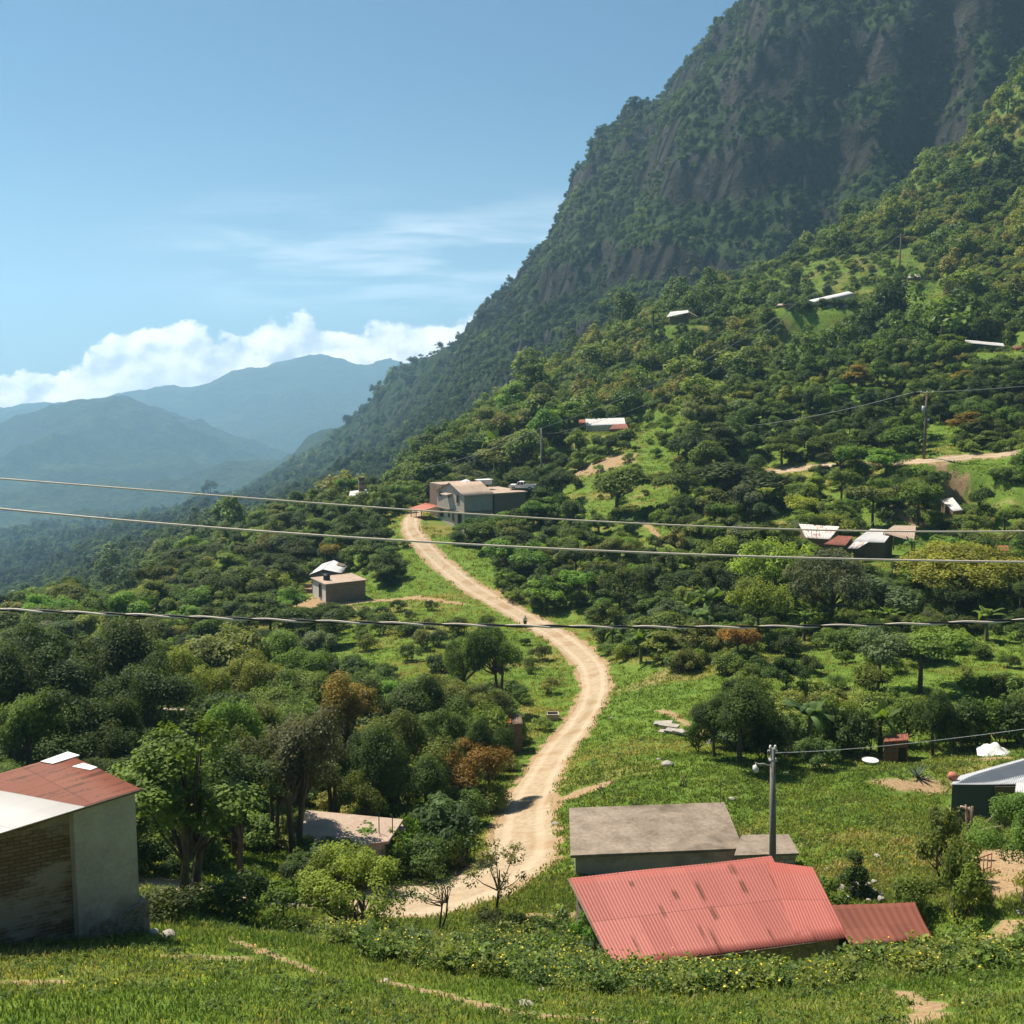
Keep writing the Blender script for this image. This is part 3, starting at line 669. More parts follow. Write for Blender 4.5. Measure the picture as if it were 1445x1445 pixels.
def foot(corners, pad=0.0):
    P = np.array([q[:2] for q in corners]); c = P.mean(0)
    for s in (0.25, .5, .75):
        for q in (0.25, .5, .75):
            p = (P[0] * (1 - s) + P[1] * s) * (1 - q) + (P[3] * (1 - s) + P[2] * s) * q
            FOOT.append((p[0], p[1], max(.6, np.linalg.norm(P[0] - P[2]) * .22) + pad))
def base_of(corners): 
    P = np.array(corners, float); x, y = P[:, 0].mean(), P[:, 1].mean(); return (x, y, gz(x, y))
def lowest(corners): return min(gz(q[0], q[1]) for q in corners)
def opening(parent, name, p0, p1, z0, z1, out=.03, mat=None, sub=True):
    """window or door on the wall line p0-p1 (outward = right-hand side seen from p0 to p1)"""
    p0 = np.array(p0[:2]); p1 = np.array(p1[:2]); e = (p1 - p0) / np.linalg.norm(p1 - p0); n = np.array([e[1], -e[0]]); yaw = math.atan2(e[1], e[0]); c = (p0 + p1) / 2; w_ = np.linalg.norm(p1 - p0)
    f = MB(); h = z1 - z0
    for (dx, dz, sx, sz) in ((0, z1 + .05, w_ + .2, .10), (0, z0 - .05, w_ + .2, .10), (-w_ / 2 - .05, (z0 + z1) / 2, .10, h), (w_ / 2 + .05, (z0 + z1) / 2, .10, h)):
        q = c + e * dx + n * out; f.box((q[0], q[1], dz), (sx, .12, sz), yaw)
    fo = f.build(name, M_SLAB, parent)
    g = MB(); q = c + n * (out - .03); g.box((q[0], q[1], (z0 + z1) / 2), (w_ - .004, .06, h - .004), yaw); g.build("door_leaf" if name == "doorway" else "pane", mat or M_GLASS, fo); return fo

# ======================================================== left brick house
E1 = np.array(W(199, 1113, 27.2)); E0 = np.array(W(0, 1175, 25.6)); R1 = np.array(W(95, 1064, 30.2)); PL = plane_of(E1, E0, R1)
S_ = 1.75; Ea = E1 + (E0 - E1) * S_; Ra = R1 + (E0 - E1) * S_
Hc = [Ea, E1, R1, Ra]
h1 = empty("brick_house", base_of(Hc), "old brick house with rust-red roof, grey plastered corner and pale zinc patch", "house"); foot(Hc, .2)
e_ = (E0 - E1)[:2]; Ls_ = np.linalg.norm(e_); e_ /= Ls_; bk = (R1 - E1)[:2]; bk /= np.linalg.norm(bk); slope_ = (E0 - E1)[2] / Ls_
def HP(s, b, z=None): 
    q = E1[:2] + e_ * s + bk * b; zz = E1[2] + slope_ * s + (R1[2] - E1[2]) / np.linalg.norm((R1 - E1)[:2]) * b
    return (q[0], q[1], zz if z is None else z)
SG = next(s for s in np.arange(0, 5, .01) if proj(*HP(s, .15))[0] < 103)
DB = np.linalg.norm((R1 - E1)[:2]); Z0 = min(gz(*HP(0, 0)[:2]), gz(*HP(3, 0)[:2]), gz(*HP(0, 3)[:2])) - .6
def up(p, dz): return (p[0], p[1], p[2] + dz)
mb = MB(); q4 = [HP(Ls_ * S_ - .1, .42), HP(SG - .02, .42), HP(SG - .02, DB - .2), HP(Ls_ * S_ - .1, DB - .2)]
mb.hexa([(p[0], p[1], Z0) for p in q4], [up(p, -.06) for p in q4]); mb.build("brick_wall", M_BRICK, h1)
mb = MB(); q4 = [HP(SG, .14), HP(.10, .14), HP(.10, DB - .25), HP(SG, DB - .25)]
mb.hexa([(p[0], p[1], Z0) for p in q4], [up(p, -.06) for p in q4]); mb.build("plastered_wall", M_PLASTER, h1)
mb = MB(); q4 = [HP(SG - .25, .02), HP(-.05, -.04), HP(-.02, 1.4), HP(SG - .25, .5)]; tz = [W(118, 1309, 26.6)[2] - .05, W(203, 1272, 27.2)[2], W(203, 1272, 27.2)[2] + .1, W(118, 1309, 26.6)[2]]
mb.hexa([(p[0], p[1], Z0 - .4) for p in q4], [(p[0], p[1], z) for p, z in zip(q4, tz)]); mb.build("stone_footing", M_STONE, h1)
# rust-red sheets run down towards the left; zinc sheets lap over their lower ends
mb = MB(); roof_sheet(mb, Ea, Ra, R1, E1, .09, .012, 8); rr = mb.build("red_roof", M_RUSTY, h1)
mb = MB(); A_ = on_plane(122, 1141, PL, .05); D_ = on_plane(-40, 1111, PL, .05); B2 = A_ + (E0 - E1) * 1.2; C2 = D_ + (E0 - E1) * 1.0
roof_sheet(mb, B2, C2, D_, A_, .09, .012, 4); mb.build("zinc_sheets", M_ZINC, h1, "pale zinc sheets over the lower roof end")
for quad in ([(57, 1076), (75, 1079), (113, 1067), (96, 1062)], [(102, 1083), (128, 1088), (138, 1084), (118, 1078)]):
    mb = MB(); q = [on_plane(a, b, PL, .035) for a, b in quad]; slab(mb, *q, .02); mb.build("white_roof_patch", M_WHITE, h1)
mb = MB(); mb.tube([HP(-.05, -.02)[:2] + (HP(-.05, -.02)[2] - .03,), HP(Ls_ * S_, -.02)[:2] + (HP(Ls_ * S_, -.02)[2] - .03,)], .035, 6); mb.build("edge_batten", M_WOOD, h1)

# ======================================================== red roofed house, rust shed, flat concrete house
a = W(866, 1366, 33.7); b = W(1152, 1328, 35.2); c = W(1089, 1208, 39.4); d = W(803, 1239, 37.7)
rc = [a, b, c, d]; o = empty("red_roofed_house", base_of(rc), "low house under a long faded-red corrugated lean-to roof", "house"); foot(rc + [], .3)
zb = lowest(rc) - 1.5
mb = MB(); body(mb, rc, zb, .28, .10); mb.build("wall", M_STONE, o)
def roof_uv(px, py):
    p = on_plane(px, py, plane_of(a, b, d)); A_, B_ = np.array(a), np.array(b); D_ = np.array(d); e1 = B_ - A_; L1 = np.linalg.norm(e1); e2 = D_ - A_; L2 = np.linalg.norm(e2)
    M = np.stack([e1 / L1, e2 / L2], 1); s = np.linalg.lstsq(M, p - A_, rcond=None)[0]; return float(s[0]), float(s[1])
STAIN = [roof_uv(*q) + (hw, hl) for q, hw, hl in (((978, 1257), .09, .45), ((1078, 1245), .10, .42), ((1016, 1227), .12, .25), ((1001, 1288), .12, .3), ((990, 1320), .06, .5), ((1008, 1328), .08, .55), ((945, 1262), .10, .22), ((1035, 1250), .10, .3), ((897, 1333), .05, .4), ((885, 1247), .08, .15), ((1085, 1318), .05, .3), ((930, 1285), .06, .3))]
M_REDS = mat_sheet("stained_red_sheet", (.29, .074, .055), (.43, .135, .106), (.13, .034, .014), .34, (.83, 2.15), .55, stains=STAIN)
mb = MB(); roof_sheet(mb, a, b, c, d, .12, .0065, 10, .03); mb.build("roof", M_REDS, o)
PR = plane_of(a, b, d); q = [on_plane(x, y, PR, -.03) for x, y in ((1125, 1332), (1197, 1322), (1147, 1223), (1082, 1214))]
mb = MB(); roof_sheet(mb, *q, .12, .0065, 6); mb.build("end_roof_sheets", M_RED, o); foot(q)
q2 = [up(on_plane(x, y, PR), 0) for x, y in ((1140, 1330), (1190, 1322), (1143, 1230), (1100, 1224))]
mb = MB(); body(mb, q2, zb, .2, .1); mb.build("end_wall", M_STONE, o)
mb = MB(); mb.tube([up(a, -.06), up(b, -.06)], .045, 6); mb.tube([up(d, -.06), up(c, -.06)], .045, 6); mb.tube([up(a, -.06), up(d, -.06)], .045, 6); mb.build("eave_batten", M_WOOD, o)
a = W(1203, 1338, 34.7); b = W(1316, 1322, 35.6); c = W(1291, 1273, 38.0); d = W(1166, 1277, 37.4); rc = [a, b, c, d]
o = empty("rusty_shed", base_of(rc), "small low shed with dark rust-red sheet roof joined to the faded-red roof's right end", "shed"); foot(rc, .2)
mb = MB(); roof_sheet(mb, a, b, c, d, .30, .010, 8, .05, seed=4); 
mb.build("roof", M_RUST, o)
mb = MB(); body(mb, rc, lowest(rc) - 1.0, .22, .15); mb.build("wall", M_WOOD, o)
for p in (np.array(a) * .97 + np.array(d) * .03, np.array(b) * .97 + np.array(d) * .03): mb = MB(); mb.tube([(p[0], p[1], p[2] - 2), (p[0], p[1], p[2] - .05)], .05, 6); mb.build("corner_post", M_WOOD, o)

zr = W(806, 1206, 46)[2]
def flat(px, py, z): 
    u, t = ray(px, py); Y = z / float(t); return (float(u) * Y, Y, z)
a, b, c, d = flat(805, 1207, zr), flat(1049, 1197, zr), flat(1022, 1132, zr), flat(803, 1140, zr); rc = [a, b, c, d]
o = empty("concrete_house", base_of(rc), "flat-roofed house with mossy brown concrete slab roof", "house"); foot(rc, .3)
mb = MB(); slab(mb, a, b, c, d, .14); mb.build("slab_roof", M_SLAB, o)
mb = MB(); body(mb, rc, lowest(rc) - 1.2, .30, .142); mb.build("wall", M_PLASTER, o)
mb = MB(); p = (np.array(c) * .97 + np.array(a) * .03); mb.tube([tuple(p), (p[0], p[1], p[2] + 1.15)], .018, 5); mb.build("rebar_rod", M_BLACK, o)
zr2 = W(1045, 1207, 45.4)[2]; a, b, c, d = flat(1036, 1207, zr2), flat(1128, 1204, zr2), flat(1113, 1177, zr2), flat(1046, 1178, zr2); rc = [a, b, c, d]
o = empty("concrete_annex", base_of(rc), "little concrete-roofed annex at the right end of the mossy flat roof", "outbuilding"); foot(rc, .2)
mb = MB(); slab(mb, a, b, c, d, .10); mb.build("slab_roof", M_SLAB, o)
mb = MB(); body(mb, rc, lowest(rc) - 1.2, .16, .102); mb.build("wall", M_CBLOCK, o)

# ======================================================== grey roofed shed at the right edge
a = W(1341, 1107, 55.5); b = W(1500, 1107, 55.5); c = W(1512, 1052, 60.5); d = W(1356, 1094, 58.0); rc = [a, b, c, d]
o = empty("grey_roofed_shed", base_of(rc), "dark sheet-walled shed with sloping grey zinc roof at the right edge", "shed"); foot(rc, .3)
mb = MB(); roof_sheet(mb, a, b, c, d, .12, .014, 4); mb.build("roof", M_GREY, o)
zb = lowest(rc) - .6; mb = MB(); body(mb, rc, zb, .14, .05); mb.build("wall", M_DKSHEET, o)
mb = MB(); q = [W(1404, 1108, 55.45), W(1500, 1108, 55.45)]; mb.hexa([(q[0][0], q[0][1] - .03, zb), (q[1][0], q[1][1] - .03, zb), (q[1][0], q[1][1], zb), (q[0][0], q[0][1], zb)], [(q[0][0], q[0][1] - .03, q[0][2] - .06), (q[1][0], q[1][1] - .03, q[1][2] - .06), (q[1][0], q[1][1], q[1][2] - .06), (q[0][0], q[0][1], q[0][2] - .06)]); mb.build("board_panel", M_WOOD, o)
mb = MB(); roof_sheet(mb, W(1432, 1118, 53.6), W(1505, 1130, 53.6), W(1505, 1106, 55.3), W(1434, 1104, 55.3), .12, .014, 3); mb.build("porch_roof", M_ZINC, o)
# ======================================================== slab roof in the bushes
zr = W(415, 1206, 48)[2]; a, b, c, d = flat(414, 1207, zr), flat(548, 1187, zr), flat(569, 1156, zr), flat(432, 1143, zr); rc = [a, b, c, d]
o = empty("slab_roofed_house", base_of(rc), "pale concrete slab roof sunk among bushes left of the dirt road", "house"); foot(rc, -.3)
mb = MB(); slab(mb, a, b, c, d, .14); mb.build("slab_roof", M_SLAB2, o); mb = MB(); body(mb, rc, lowest(rc) - 1, .25, .142); mb.build("wall", M_PLASTER, o)
mb = MB(); zz = zr - .35; q = [flat(556, 1172, zz), flat(572, 1170, zz), flat(567, 1162, zz), flat(556, 1163, zz)]; slab(mb, *q, .1); mb.build("step_slab", M_SLAB2, o)
for x, y0, y1 in ((535, 1176, 1147), (554, 1176, 1151)):
    p = flat(x, y0, zr); mb = MB(); mb.tube([p, (p[0], p[1], W(x, y1, p[1])[2])], .025, 5); mb.build("rebar_rod", M_BLACK, o)
# ======================================================== two-storey block house by the road
C0 = np.array([W(655, 699, 184)[0], 184.0]); EZ = W(655, 699, 184)[2]
ex = np.array([.857, .514]); ey = np.array([-.514, .857]); GW = 10.4; LL = 5.7; LD = 12.9
def BH(l, g, z): q = C0 + ex * l + ey * g; return (q[0], q[1], z)
zf = W(655, 722.5, 184)[2]; zg = lowest([BH(0, 0, 0), BH(0, GW, 0), BH(LL, 0, 0)]) - 1.5; zr = EZ + 1.75
h = empty("block_house", BH(LL / 2, GW / 2, gz(*BH(LL / 2, GW / 2, 0)[:2])), "two-storey grey block house above the bend of the dirt road", "house"); foot([BH(0, 0, 0), BH(LD, 0, 0), BH(LD, GW, 0), BH(0, GW, 0)], .5); foot([BH(-3, 3, 0), BH(0, 3, 0), BH(0, GW + 4, 0), BH(-3, GW + 4, 0)])
mb = MB(); mb.hexa([BH(0, 0, zf), BH(LL, 0, zf), BH(LL, GW, zf), BH(0, GW, zf)], [BH(0, 0, EZ), BH(LL, 0, EZ), BH(LL, GW, EZ), BH(0, GW, EZ)])
mb.face([BH(0, GW, EZ), BH(0, 0, EZ), BH(0, GW * .47, zr)]); mb.face([BH(LL, 0, EZ), BH(LL, GW, EZ), BH(LL, GW * .47, zr)]); mb.build("upper_wall", M_CBLOCK, h)
mb = MB(); mb.hexa([BH(.12, .12, zg), BH(LL, .12, zg), BH(LL, GW, zg), BH(.12, GW - .1, zg)], [BH(.12, .12, zf - .16), BH(LL, .12, zf - .16), BH(LL, GW, zf - .16), BH(.12, GW - .1, zf - .16)]); mb.build("lower_wall", M_CREAM, h)
mb = MB(); mb.hexa([BH(-.35, -.3, zf - .158), BH(LL, -.3, zf - .158), BH(LL, GW + .1, zf - .158), BH(-.35, GW + .1, zf - .158)], [BH(-.35, -.3, zf - .002), BH(LL, -.3, zf - .002), BH(LL, GW + .1, zf - .002), BH(-.35, GW + .1, zf - .002)]); mb.build("floor_slab", M_SLAB, h)
mb = MB(); roof_sheet(mb, BH(-.4, -.5, EZ - .1), BH(LL + .3, -.5, EZ - .1), BH(LL + .3, GW * .47, zr + .08), BH(-.4, GW * .47, zr + .08), .3, .02, 3)
roof_sheet(mb, BH(LL + .3, GW + .4, EZ - .1), BH(-.4, GW + .4, EZ - .1), BH(-.4, GW * .47, zr + .08), BH(LL + .3, GW * .47, zr + .08), .3, .02, 3); mb.build("roof", M_SLAB2, h)
dz = EZ + .05; mb = MB(); mb.hexa([BH(LL + .35, -.2, dz - .25), BH(LD, -.2, dz - .25), BH(LD, GW, dz - .25), BH(LL + .35, GW, dz - .25)], [BH(LL + .35, -.2, dz), BH(LD, -.2, dz), BH(LD, GW, dz), BH(LL + .35, GW, dz)]); mb.build("roof_deck", M_SLAB2, h)
mb = MB(); mb.hexa([BH(LL + .5, .15, zg), BH(LD - .2, .15, zg), BH(LD - .2, GW - .2, zg), BH(LL + .5, GW - .2, zg)], [BH(LL + .5, .15, dz - .252), BH(LD - .2, .15, dz - .252), BH(LD - .2, GW - .2, dz - .252), BH(LL + .5, GW - .2, dz - .252)]); mb.build("deck_wall", M_CBLOCK_D, h)
def gab(g0, g1): return BH(0, g1, 0), BH(0, g0, 0)
opening(h, "window", *gab(1.9, 2.7), EZ - 1.5, EZ - .3); opening(h, "window", *gab(5.2, 5.9), EZ - .9, EZ - .3); opening(h, "window", *gab(8.6, 9.3), EZ - .9, EZ - .2)
lw = lambda g0, g1: (BH(.12, g1, 0), BH(.12, g0, 0))
opening(h, "window", *lw(8.1, 9.3), zf - 1.7, zf - .5, mat=M_DARK); opening(h, "window", *lw(5.6, 6.2), zf - 1.5, zf - .6, mat=M_DARK); opening(h, "doorway", *lw(4.0, 4.6), zf - 2.0, zf - .7, mat=M_REDDOOR); opening(h, "doorway", *lw(1.2, 2.5), zf - 2.5, zf - .5, mat=M_DARK)
mb = MB(); mb.hexa([BH(-1.3, 4.3, EZ - .32), BH(0, 4.3, EZ - .12), BH(0, 6.8, EZ - .12), BH(-1.3, 6.8, EZ - .32)], [BH(-1.3, 4.3, EZ - .26), BH(0, 4.3, EZ - .06), BH(0, 6.8, EZ - .06), BH(-1.3, 6.8, EZ - .26)]); mb.build("window_hood", M_SLAB2, h)
# porch with a red awning at the far end, and the retaining wall under it
a = BH(-3.4, GW - .2, zf - .75); b = BH(-3.4, GW + 5.0, zf - .75); c = BH(.2, GW + 5.0, zf + .1); d = BH(.2, GW - .2, zf + .1)
mb = MB(); roof_sheet(mb, b, a, d, c, .3, .03, 3); mb.build("awning", M_TERRA, h)
for g in (GW + .2, GW + 2.4, GW + 4.6): mb = MB(); mb.tube([BH(-3.1, g, zf - 3.2), BH(-3.1, g, zf - .72)], .08, 6); mb.build("awning_post", M_WOOD, h)
mb = MB(); mb.hexa([BH(-3.3, 5.5, zg - 2), BH(.1, 2.0, zg - 2), BH(.1, GW + 5, zg - 2), BH(-3.3, GW + 5, zg - 2)], [BH(-3.3, 5.5, zf - 3.3), BH(.1, 2.0, zf - 3.3), BH(.1, GW + 5, zf - 3.3), BH(-3.3, GW + 5, zf - 3.3)]); mb.build("retaining_wall", M_CBLOCK_D, h)
mb = MB(); mb.box(BH(-3.2, GW + 2.4, zf - 2.8), (.1, 5.0, .9), math.atan2(ex[1], ex[0])); mb.build("parapet", M_CBLOCK, h)
def blob(name, p, sx, sy, sz, mat, label, cat, seed=0, group=None, parent=None, sub=2, amp=.25, lift=.35):
    import bmesh
    bm = bmesh.new(); bmesh.ops.create_icosphere(bm, subdivisions=sub, radius=1.0)
    V = np.array([v.co for v in bm.verts]); k = 1 + amp * 2 * (vnoise(V[:, 0] * 1.5 + seed * 3.1 + 40, V[:, 1] * 1.5 + V[:, 2] * 1.3 + seed + 40, seed) - .5)
    for v, f in zip(bm.verts, k): v.co = (v.co[0] * f * sx, v.co[1] * f * sy, v.co[2] * f * sz)
    me = bpy.data.meshes.new(name); bm.to_mesh(me); bm.free(); me.materials.append(mat)
    o = link(name, me, parent, (p[0], p[1], p[2] + sz * lift)); o.rotation_euler = (0, 0, seed * 1.3)
    if label: tag(o, label, cat, group)
    return o
# on the roofs of the block house
p = W(658, 681, 193.0); blob("tarpaulin_bundle", (p[0], p[1], p[2] - .5), 1.15, .9, .75, M_WHITE, "white covered bundle behind the ridge of the block house", "bundle", 3)
# its stand: a low room behind the ridge
mb = MB(); q = [BH(1.0, GW + .3, 0), BH(LL + 3, GW + .3, 0), BH(LL + 3, GW + 5, 0), BH(1, GW + 5, 0)]; zt = p[2] - .55
oo = empty("rear_room", (q[0][0], q[0][1], gz(q[0][0], q[0][1])), "low concrete room behind the block house's ridge", "outbuilding"); mb.hexa([(x, y, zg) for x, y, _ in q], [(x, y, zt) for x, y, _ in q]); mb.build("wall", M_CBLOCK_D, oo); foot(q)
mb = MB(); slab(mb, *[(x, y, zt + .15) for x, y, _ in q], .148); mb.build("slab_roof", M_SLAB2, oo)
tk = empty("water_tank", (W(683, 682, 194)[0], 194, zt + .15), "white box-shaped water tank on the low room behind the ridge", "water tank")
mb = MB(); x0, y0 = tk.location[0], 194; mb.box((x0, y0, zt + .55), (2.5, 1.6, .78), .54); mb.build("tank", M_WHITE, tk); mb = MB(); mb.box((x0, y0, zt + 1.0), (2.9, 1.9, .12), .54); mb.build("lid", M_WHITE, tk)
def pickup(p, yaw, label):
    o = empty("pickup_truck", p, label, "pickup truck"); cs, sn = math.cos(yaw), math.sin(yaw)
    def Q(x, y, z): return (p[0] + x * cs - y * sn, p[1] + x * sn + y * cs, p[2] + z)
    def pr(mb, x0, x1, z0, z1, w0, w1=None, tx0=None, tx1=None):
        w1 = w1 or w0; tx0 = x0 if tx0 is None else tx0; tx1 = x1 if tx1 is None else tx1
        mb.hexa([Q(x0, -w0, z0), Q(x1, -w0, z0), Q(x1, w0, z0), Q(x0, w0, z0)], [Q(tx0, -w1, z1), Q(tx1, -w1, z1), Q(tx1, w1, z1), Q(tx0, w1, z1)])
    mb = MB(); pr(mb, -2.4, 2.4, .42, .80, .86); pr(mb, 1.1, 2.38, .80, 1.0, .84, .80, 1.1, 2.2); pr(mb, -2.4, -.45, .80, 1.08, .86); pr(mb, -.42, 1.1, .80, 1.02, .86); mb.build("body", M_WHITE, o)
    mb = MB(); pr(mb, -.42, 1.15, 1.02, 1.52, .82, .68, -.25, .65); mb.build("windows", M_GLASS, o)
    mb = MB(); pr(mb, -.28, .68, 1.522, 1.58, .69, .66, -.22, .6)
    for sx in (-.40, .28, 1.02):
        for sy in (-1, 1): mb.tube([Q(sx + .02, sy * .81, 1.0), Q(min(max(sx, -.25), .62) , sy * .69, 1.54)], .05, 5)
    mb.build("cab_roof", M_WHITE, o)
    mb = MB(); pr(mb, -2.3, -.55, 1.0, 1.083, .74); mb.build("load_bed", M_DARK, o)
    for x in (-1.5, 1.5):
        for s in (-1, 1):
            w_ = MB(); w_.tube([Q(x, s * .70, .34), Q(x, s * .88, .34)], .34, 14); wo_ = w_.build("wheel", M_BLACK, o)
            w_ = MB(); w_.tube([Q(x, s * .86, .34), Q(x, s * .89, .34)], .18, 10); w_.build("rim", M_METAL, wo_)
    for s in (-1, 1): mb = MB(); mb.box(Q(2.39, s * .62, .72), (.04, .3, .16), yaw); mb.build("headlight", M_GLASS, o)
    for s in (-2.46, 2.46): mb = MB(); mb.box(Q(s, 0, .5), (.1, 1.7, .16), yaw); mb.build("bumper", M_METAL, o)
p = W(737.5, 691, 193.0); pickup((p[0], p[1], dz), math.radians(166), "white pickup truck parked on the flat deck beside the block house")

# ======================================================== the pair of small houses left of the road
z0 = W(460, 825, 150)[2]; c0 = np.array(W(460, 825, 150)[:2]); e1 = np.array([.834, .552]); e2 = np.array([-.50, .866])
def SH(l, g, z): q = c0 + e1 * l + e2 * g; return (q[0], q[1], z)
rc = [SH(0, 0, z0), SH(6.2, 0, z0), SH(6.2, 5.7, z0), SH(0, 5.7, z0)]; foot(rc, .8)
h = empty("flat_roofed_house", base_of(rc), "small brown flat-roofed house in front of the white-roofed one, left of the road", "house"); zb = lowest(rc) - .8
mb = MB(); slab(mb, SH(-.25, -.25, z0 + .12), SH(6.4, -.25, z0 + .12), SH(6.4, 5.9, z0 + .12), SH(-.25, 5.9, z0 + .12), .14); mb.build("slab_roof", M_SLAB2, h)
mb = MB(); mb.hexa([(x, y, zb) for x, y, _ in rc], [(x, y, z0 - .022) for x, y, _ in rc]); mb.build("wall", M_CBLOCK_D, h)
mb = MB(); mb.hexa([SH(-.06, .05, zb), SH(-.004, .05, zb), SH(-.004, 5.6, zb), SH(-.06, 5.6, zb)], [SH(-.06, .05, z0 - .1), SH(-.004, .05, z0 - .1), SH(-.004, 5.6, z0 - .1), SH(-.06, 5.6, z0 - .1)]); mb.build("sunlit_side_layer", M_WHITE, h)  # thin white layer paints the sunlit side brighter than the brown wall
opening(h, "doorway", SH(-.06, 2.6, 0), SH(-.06, 1.8, 0), z0 - 2.2, z0 - .4, mat=M_DARK)
g0 = W(436, 811, 157); gp = W(456, 803.5, 158); g1 = W(482, 809, 157.5); k0 = W(454, 796, 164); kp = W(471, 790.5, 165); k1 = W(490, 799, 164)
rc = [g0, g1, k1, k0]; foot(rc, .6); h = empty("white_roofed_house", base_of(rc), "small house with bright white sheet roof behind the brown flat-roofed one", "house"); zb = lowest(rc) - .8
mb = MB(); roof_sheet(mb, k0, g0, gp, kp, .25, .015, 3); roof_sheet(mb, g1, k1, kp, gp, .25, .015, 3); mb.build("roof", M_ZINC, h)
q = body(MB(), rc, zb, .5); gg = [tuple(np.array(v) - [0, 0, .12]) for v in q]
mb = MB(); mb.hexa([(v[0], v[1], zb) for v in gg], gg); mb.face([gg[0], gg[1], (gp[0], gp[1] + .4, gp[2] - .15)]); mb.face([gg[2], gg[3], (kp[0], kp[1] - .4, kp[2] - .15)]); mb.build("wall", M_CBLOCK_D, h)
mb = MB(); a, b = W(478, 795, 164.3), W(488, 797, 164.3); slab(mb, (a[0], a[1] - 2, a[2] + .12), (b[0], b[1] - 2, b[2] + .1), (b[0], b[1] - .3, b[2] + .16), (a[0], a[1] - .3, a[2] + .2), .03); mb.build("brown_roof_patch", M_WOOD, h)
tkp = W(461, 814, 153.0); tk = empty("black_water_tank", (tkp[0], tkp[1], z0 + .12), "round black water tank on the back of the brown flat roof", "water tank"); mb = MB(); mb.tube([(tkp[0], tkp[1], z0 + .13), (tkp[0], tkp[1], z0 + .85), (tkp[0], tkp[1], z0 + .98)], [.5, .5, .2], 14); mb.build("tank", M_BLACK, tk); mb = MB(); mb.tube([(tkp[0], tkp[1], z0 + .97), (tkp[0], tkp[1], z0 + 1.08)], .2, 10); mb.build("lid", M_BLACK, tk)
# ======================================================== generic small houses on the slopes: roof corners a, b (front), c, d (back)
def shack(name, label, cat, pix, Ys, roofmat, wallmat, inset=.3, drop=.05, pitch=.25, zdown=.8, th=None, wall=True, posts=False):
    rc = [W(px, py, Y) for (px, py), Y in zip(pix, Ys)]; foot(rc, .5); o = empty(name, base_of(rc), label, cat)
    mb = MB()
    if th: slab(mb, *rc, th)
    else: roof_sheet(mb, *rc, pitch, .018, 3)
    mb.build("roof", roofmat, o)
    if wall: mb = MB(); body(mb, rc, lowest(rc) - zdown, inset, (th or 0) + drop); mb.build("wall", wallmat, o)
    if posts:
        for p in rc:
            mb = MB(); q = np.array(p) * .96 + np.mean(rc, 0) * .04; mb.tube([(q[0], q[1], gz(q[0], q[1]) - .3), (q[0], q[1], q[2] - .03)], .07, 6); mb.build("post", M_WOOD, o)
    return o, rc
o, rc = shack("metal_roofed_house", "long house with bright white metal roof at the edge of the wooded slope", "house", [(827, 601), (883, 599), (881, 589.5), (826, 591)], [236, 236, 241, 241], M_ZINC, M_CREAM)
opening(o, "doorway", W(840, 605, 236.3), W(846, 605, 236.3), rc[0][2] - 2.2, rc[0][2] - .3, mat=M_DARK); opening(o, "window", W(856, 605, 236.3), W(862, 605, 236.3), rc[0][2] - 1.6, rc[0][2] - .6)
mb = MB(); roof_sheet(mb, W(816, 601, 236.5), W(827, 601, 236.5), W(826, 592, 240.5), W(817, 592, 240.5), .25, .02, 2); mb.build("red_side_roof", M_RUSTY, o)
shack("red_roofed_kitchen", "small red-roofed lean-to in front of the white metal roof's right end", "outbuilding", [(858, 606.5), (888, 605.5), (884, 598), (866, 599)], [233, 233, 235.4, 235.4], M_RUSTY, M_WOOD)
o, rc = shack("open_shed", "open-fronted shed with pale tilted roof high on the green hillside", "shed", [(940, 448), (972, 441), (971, 437.5), (946, 440)], [322, 322, 327, 327], M_ZINC, M_WOOD, wall=False, posts=True)
mb = MB(); b4 = [W(972, 441.5, 322), W(985, 448, 323), W(984, 446, 327), W(971, 438, 327)]; roof_sheet(mb, *b4, .3, .02, 2); mb.build("brown_side_roof", M_WOOD, o)
mb = MB(); q = [W(945, 447, 325.5), W(972, 443, 325.5)]; zb = lowest(q) - .5; mb.hexa([(q[0][0], 325.5, zb), (q[1][0], 325.5, zb), (q[1][0], 326.2, zb), (q[0][0], 326.2, zb)], [(q[0][0], 325.5, q[0][2] - .1), (q[1][0], 325.5, q[1][2] - .3), (q[1][0], 326.2, q[1][2] - .3), (q[0][0], 326.2, q[0][2] - .1)]); mb.build("back_wall", M_WOOD, o)
# long pale house
c0 = np.array(W(1150, 427, 300)[:2]); z0 = W(1150, 427, 300)[2]; c1 = np.array(W(1204, 414, 309)[:2]); L_ = np.linalg.norm(c1 - c0); e1 = (c1 - c0) / L_; e2 = np.array([-e1[1], e1[0]]); L_ = L_
def LH(l, g, z): q = c0 + e1 * l + e2 * g; return (q[0], q[1], z)
zt = lambda l: z0 + (W(1204, 414, 309)[2] - z0) * l / L_
rc = [LH(0, 0, z0), LH(L_, 0, z0), LH(L_, 4.2, z0), LH(0, 4.2, z0)]; foot(rc, .8)
h = empty("pale_long_house", base_of(rc), "long pale house with a row of dark windows on the upper green slope", "house"); zb = lowest(rc) - .6
mb = MB(); mb.hexa([(x, y, zb) for x, y, _ in rc], [LH(0, 0, z0), LH(L_, 0, zt(L_)), LH(L_, 4.2, zt(L_)), LH(0, 4.2, z0)]); mb.build("wall", M_CREAM, h)
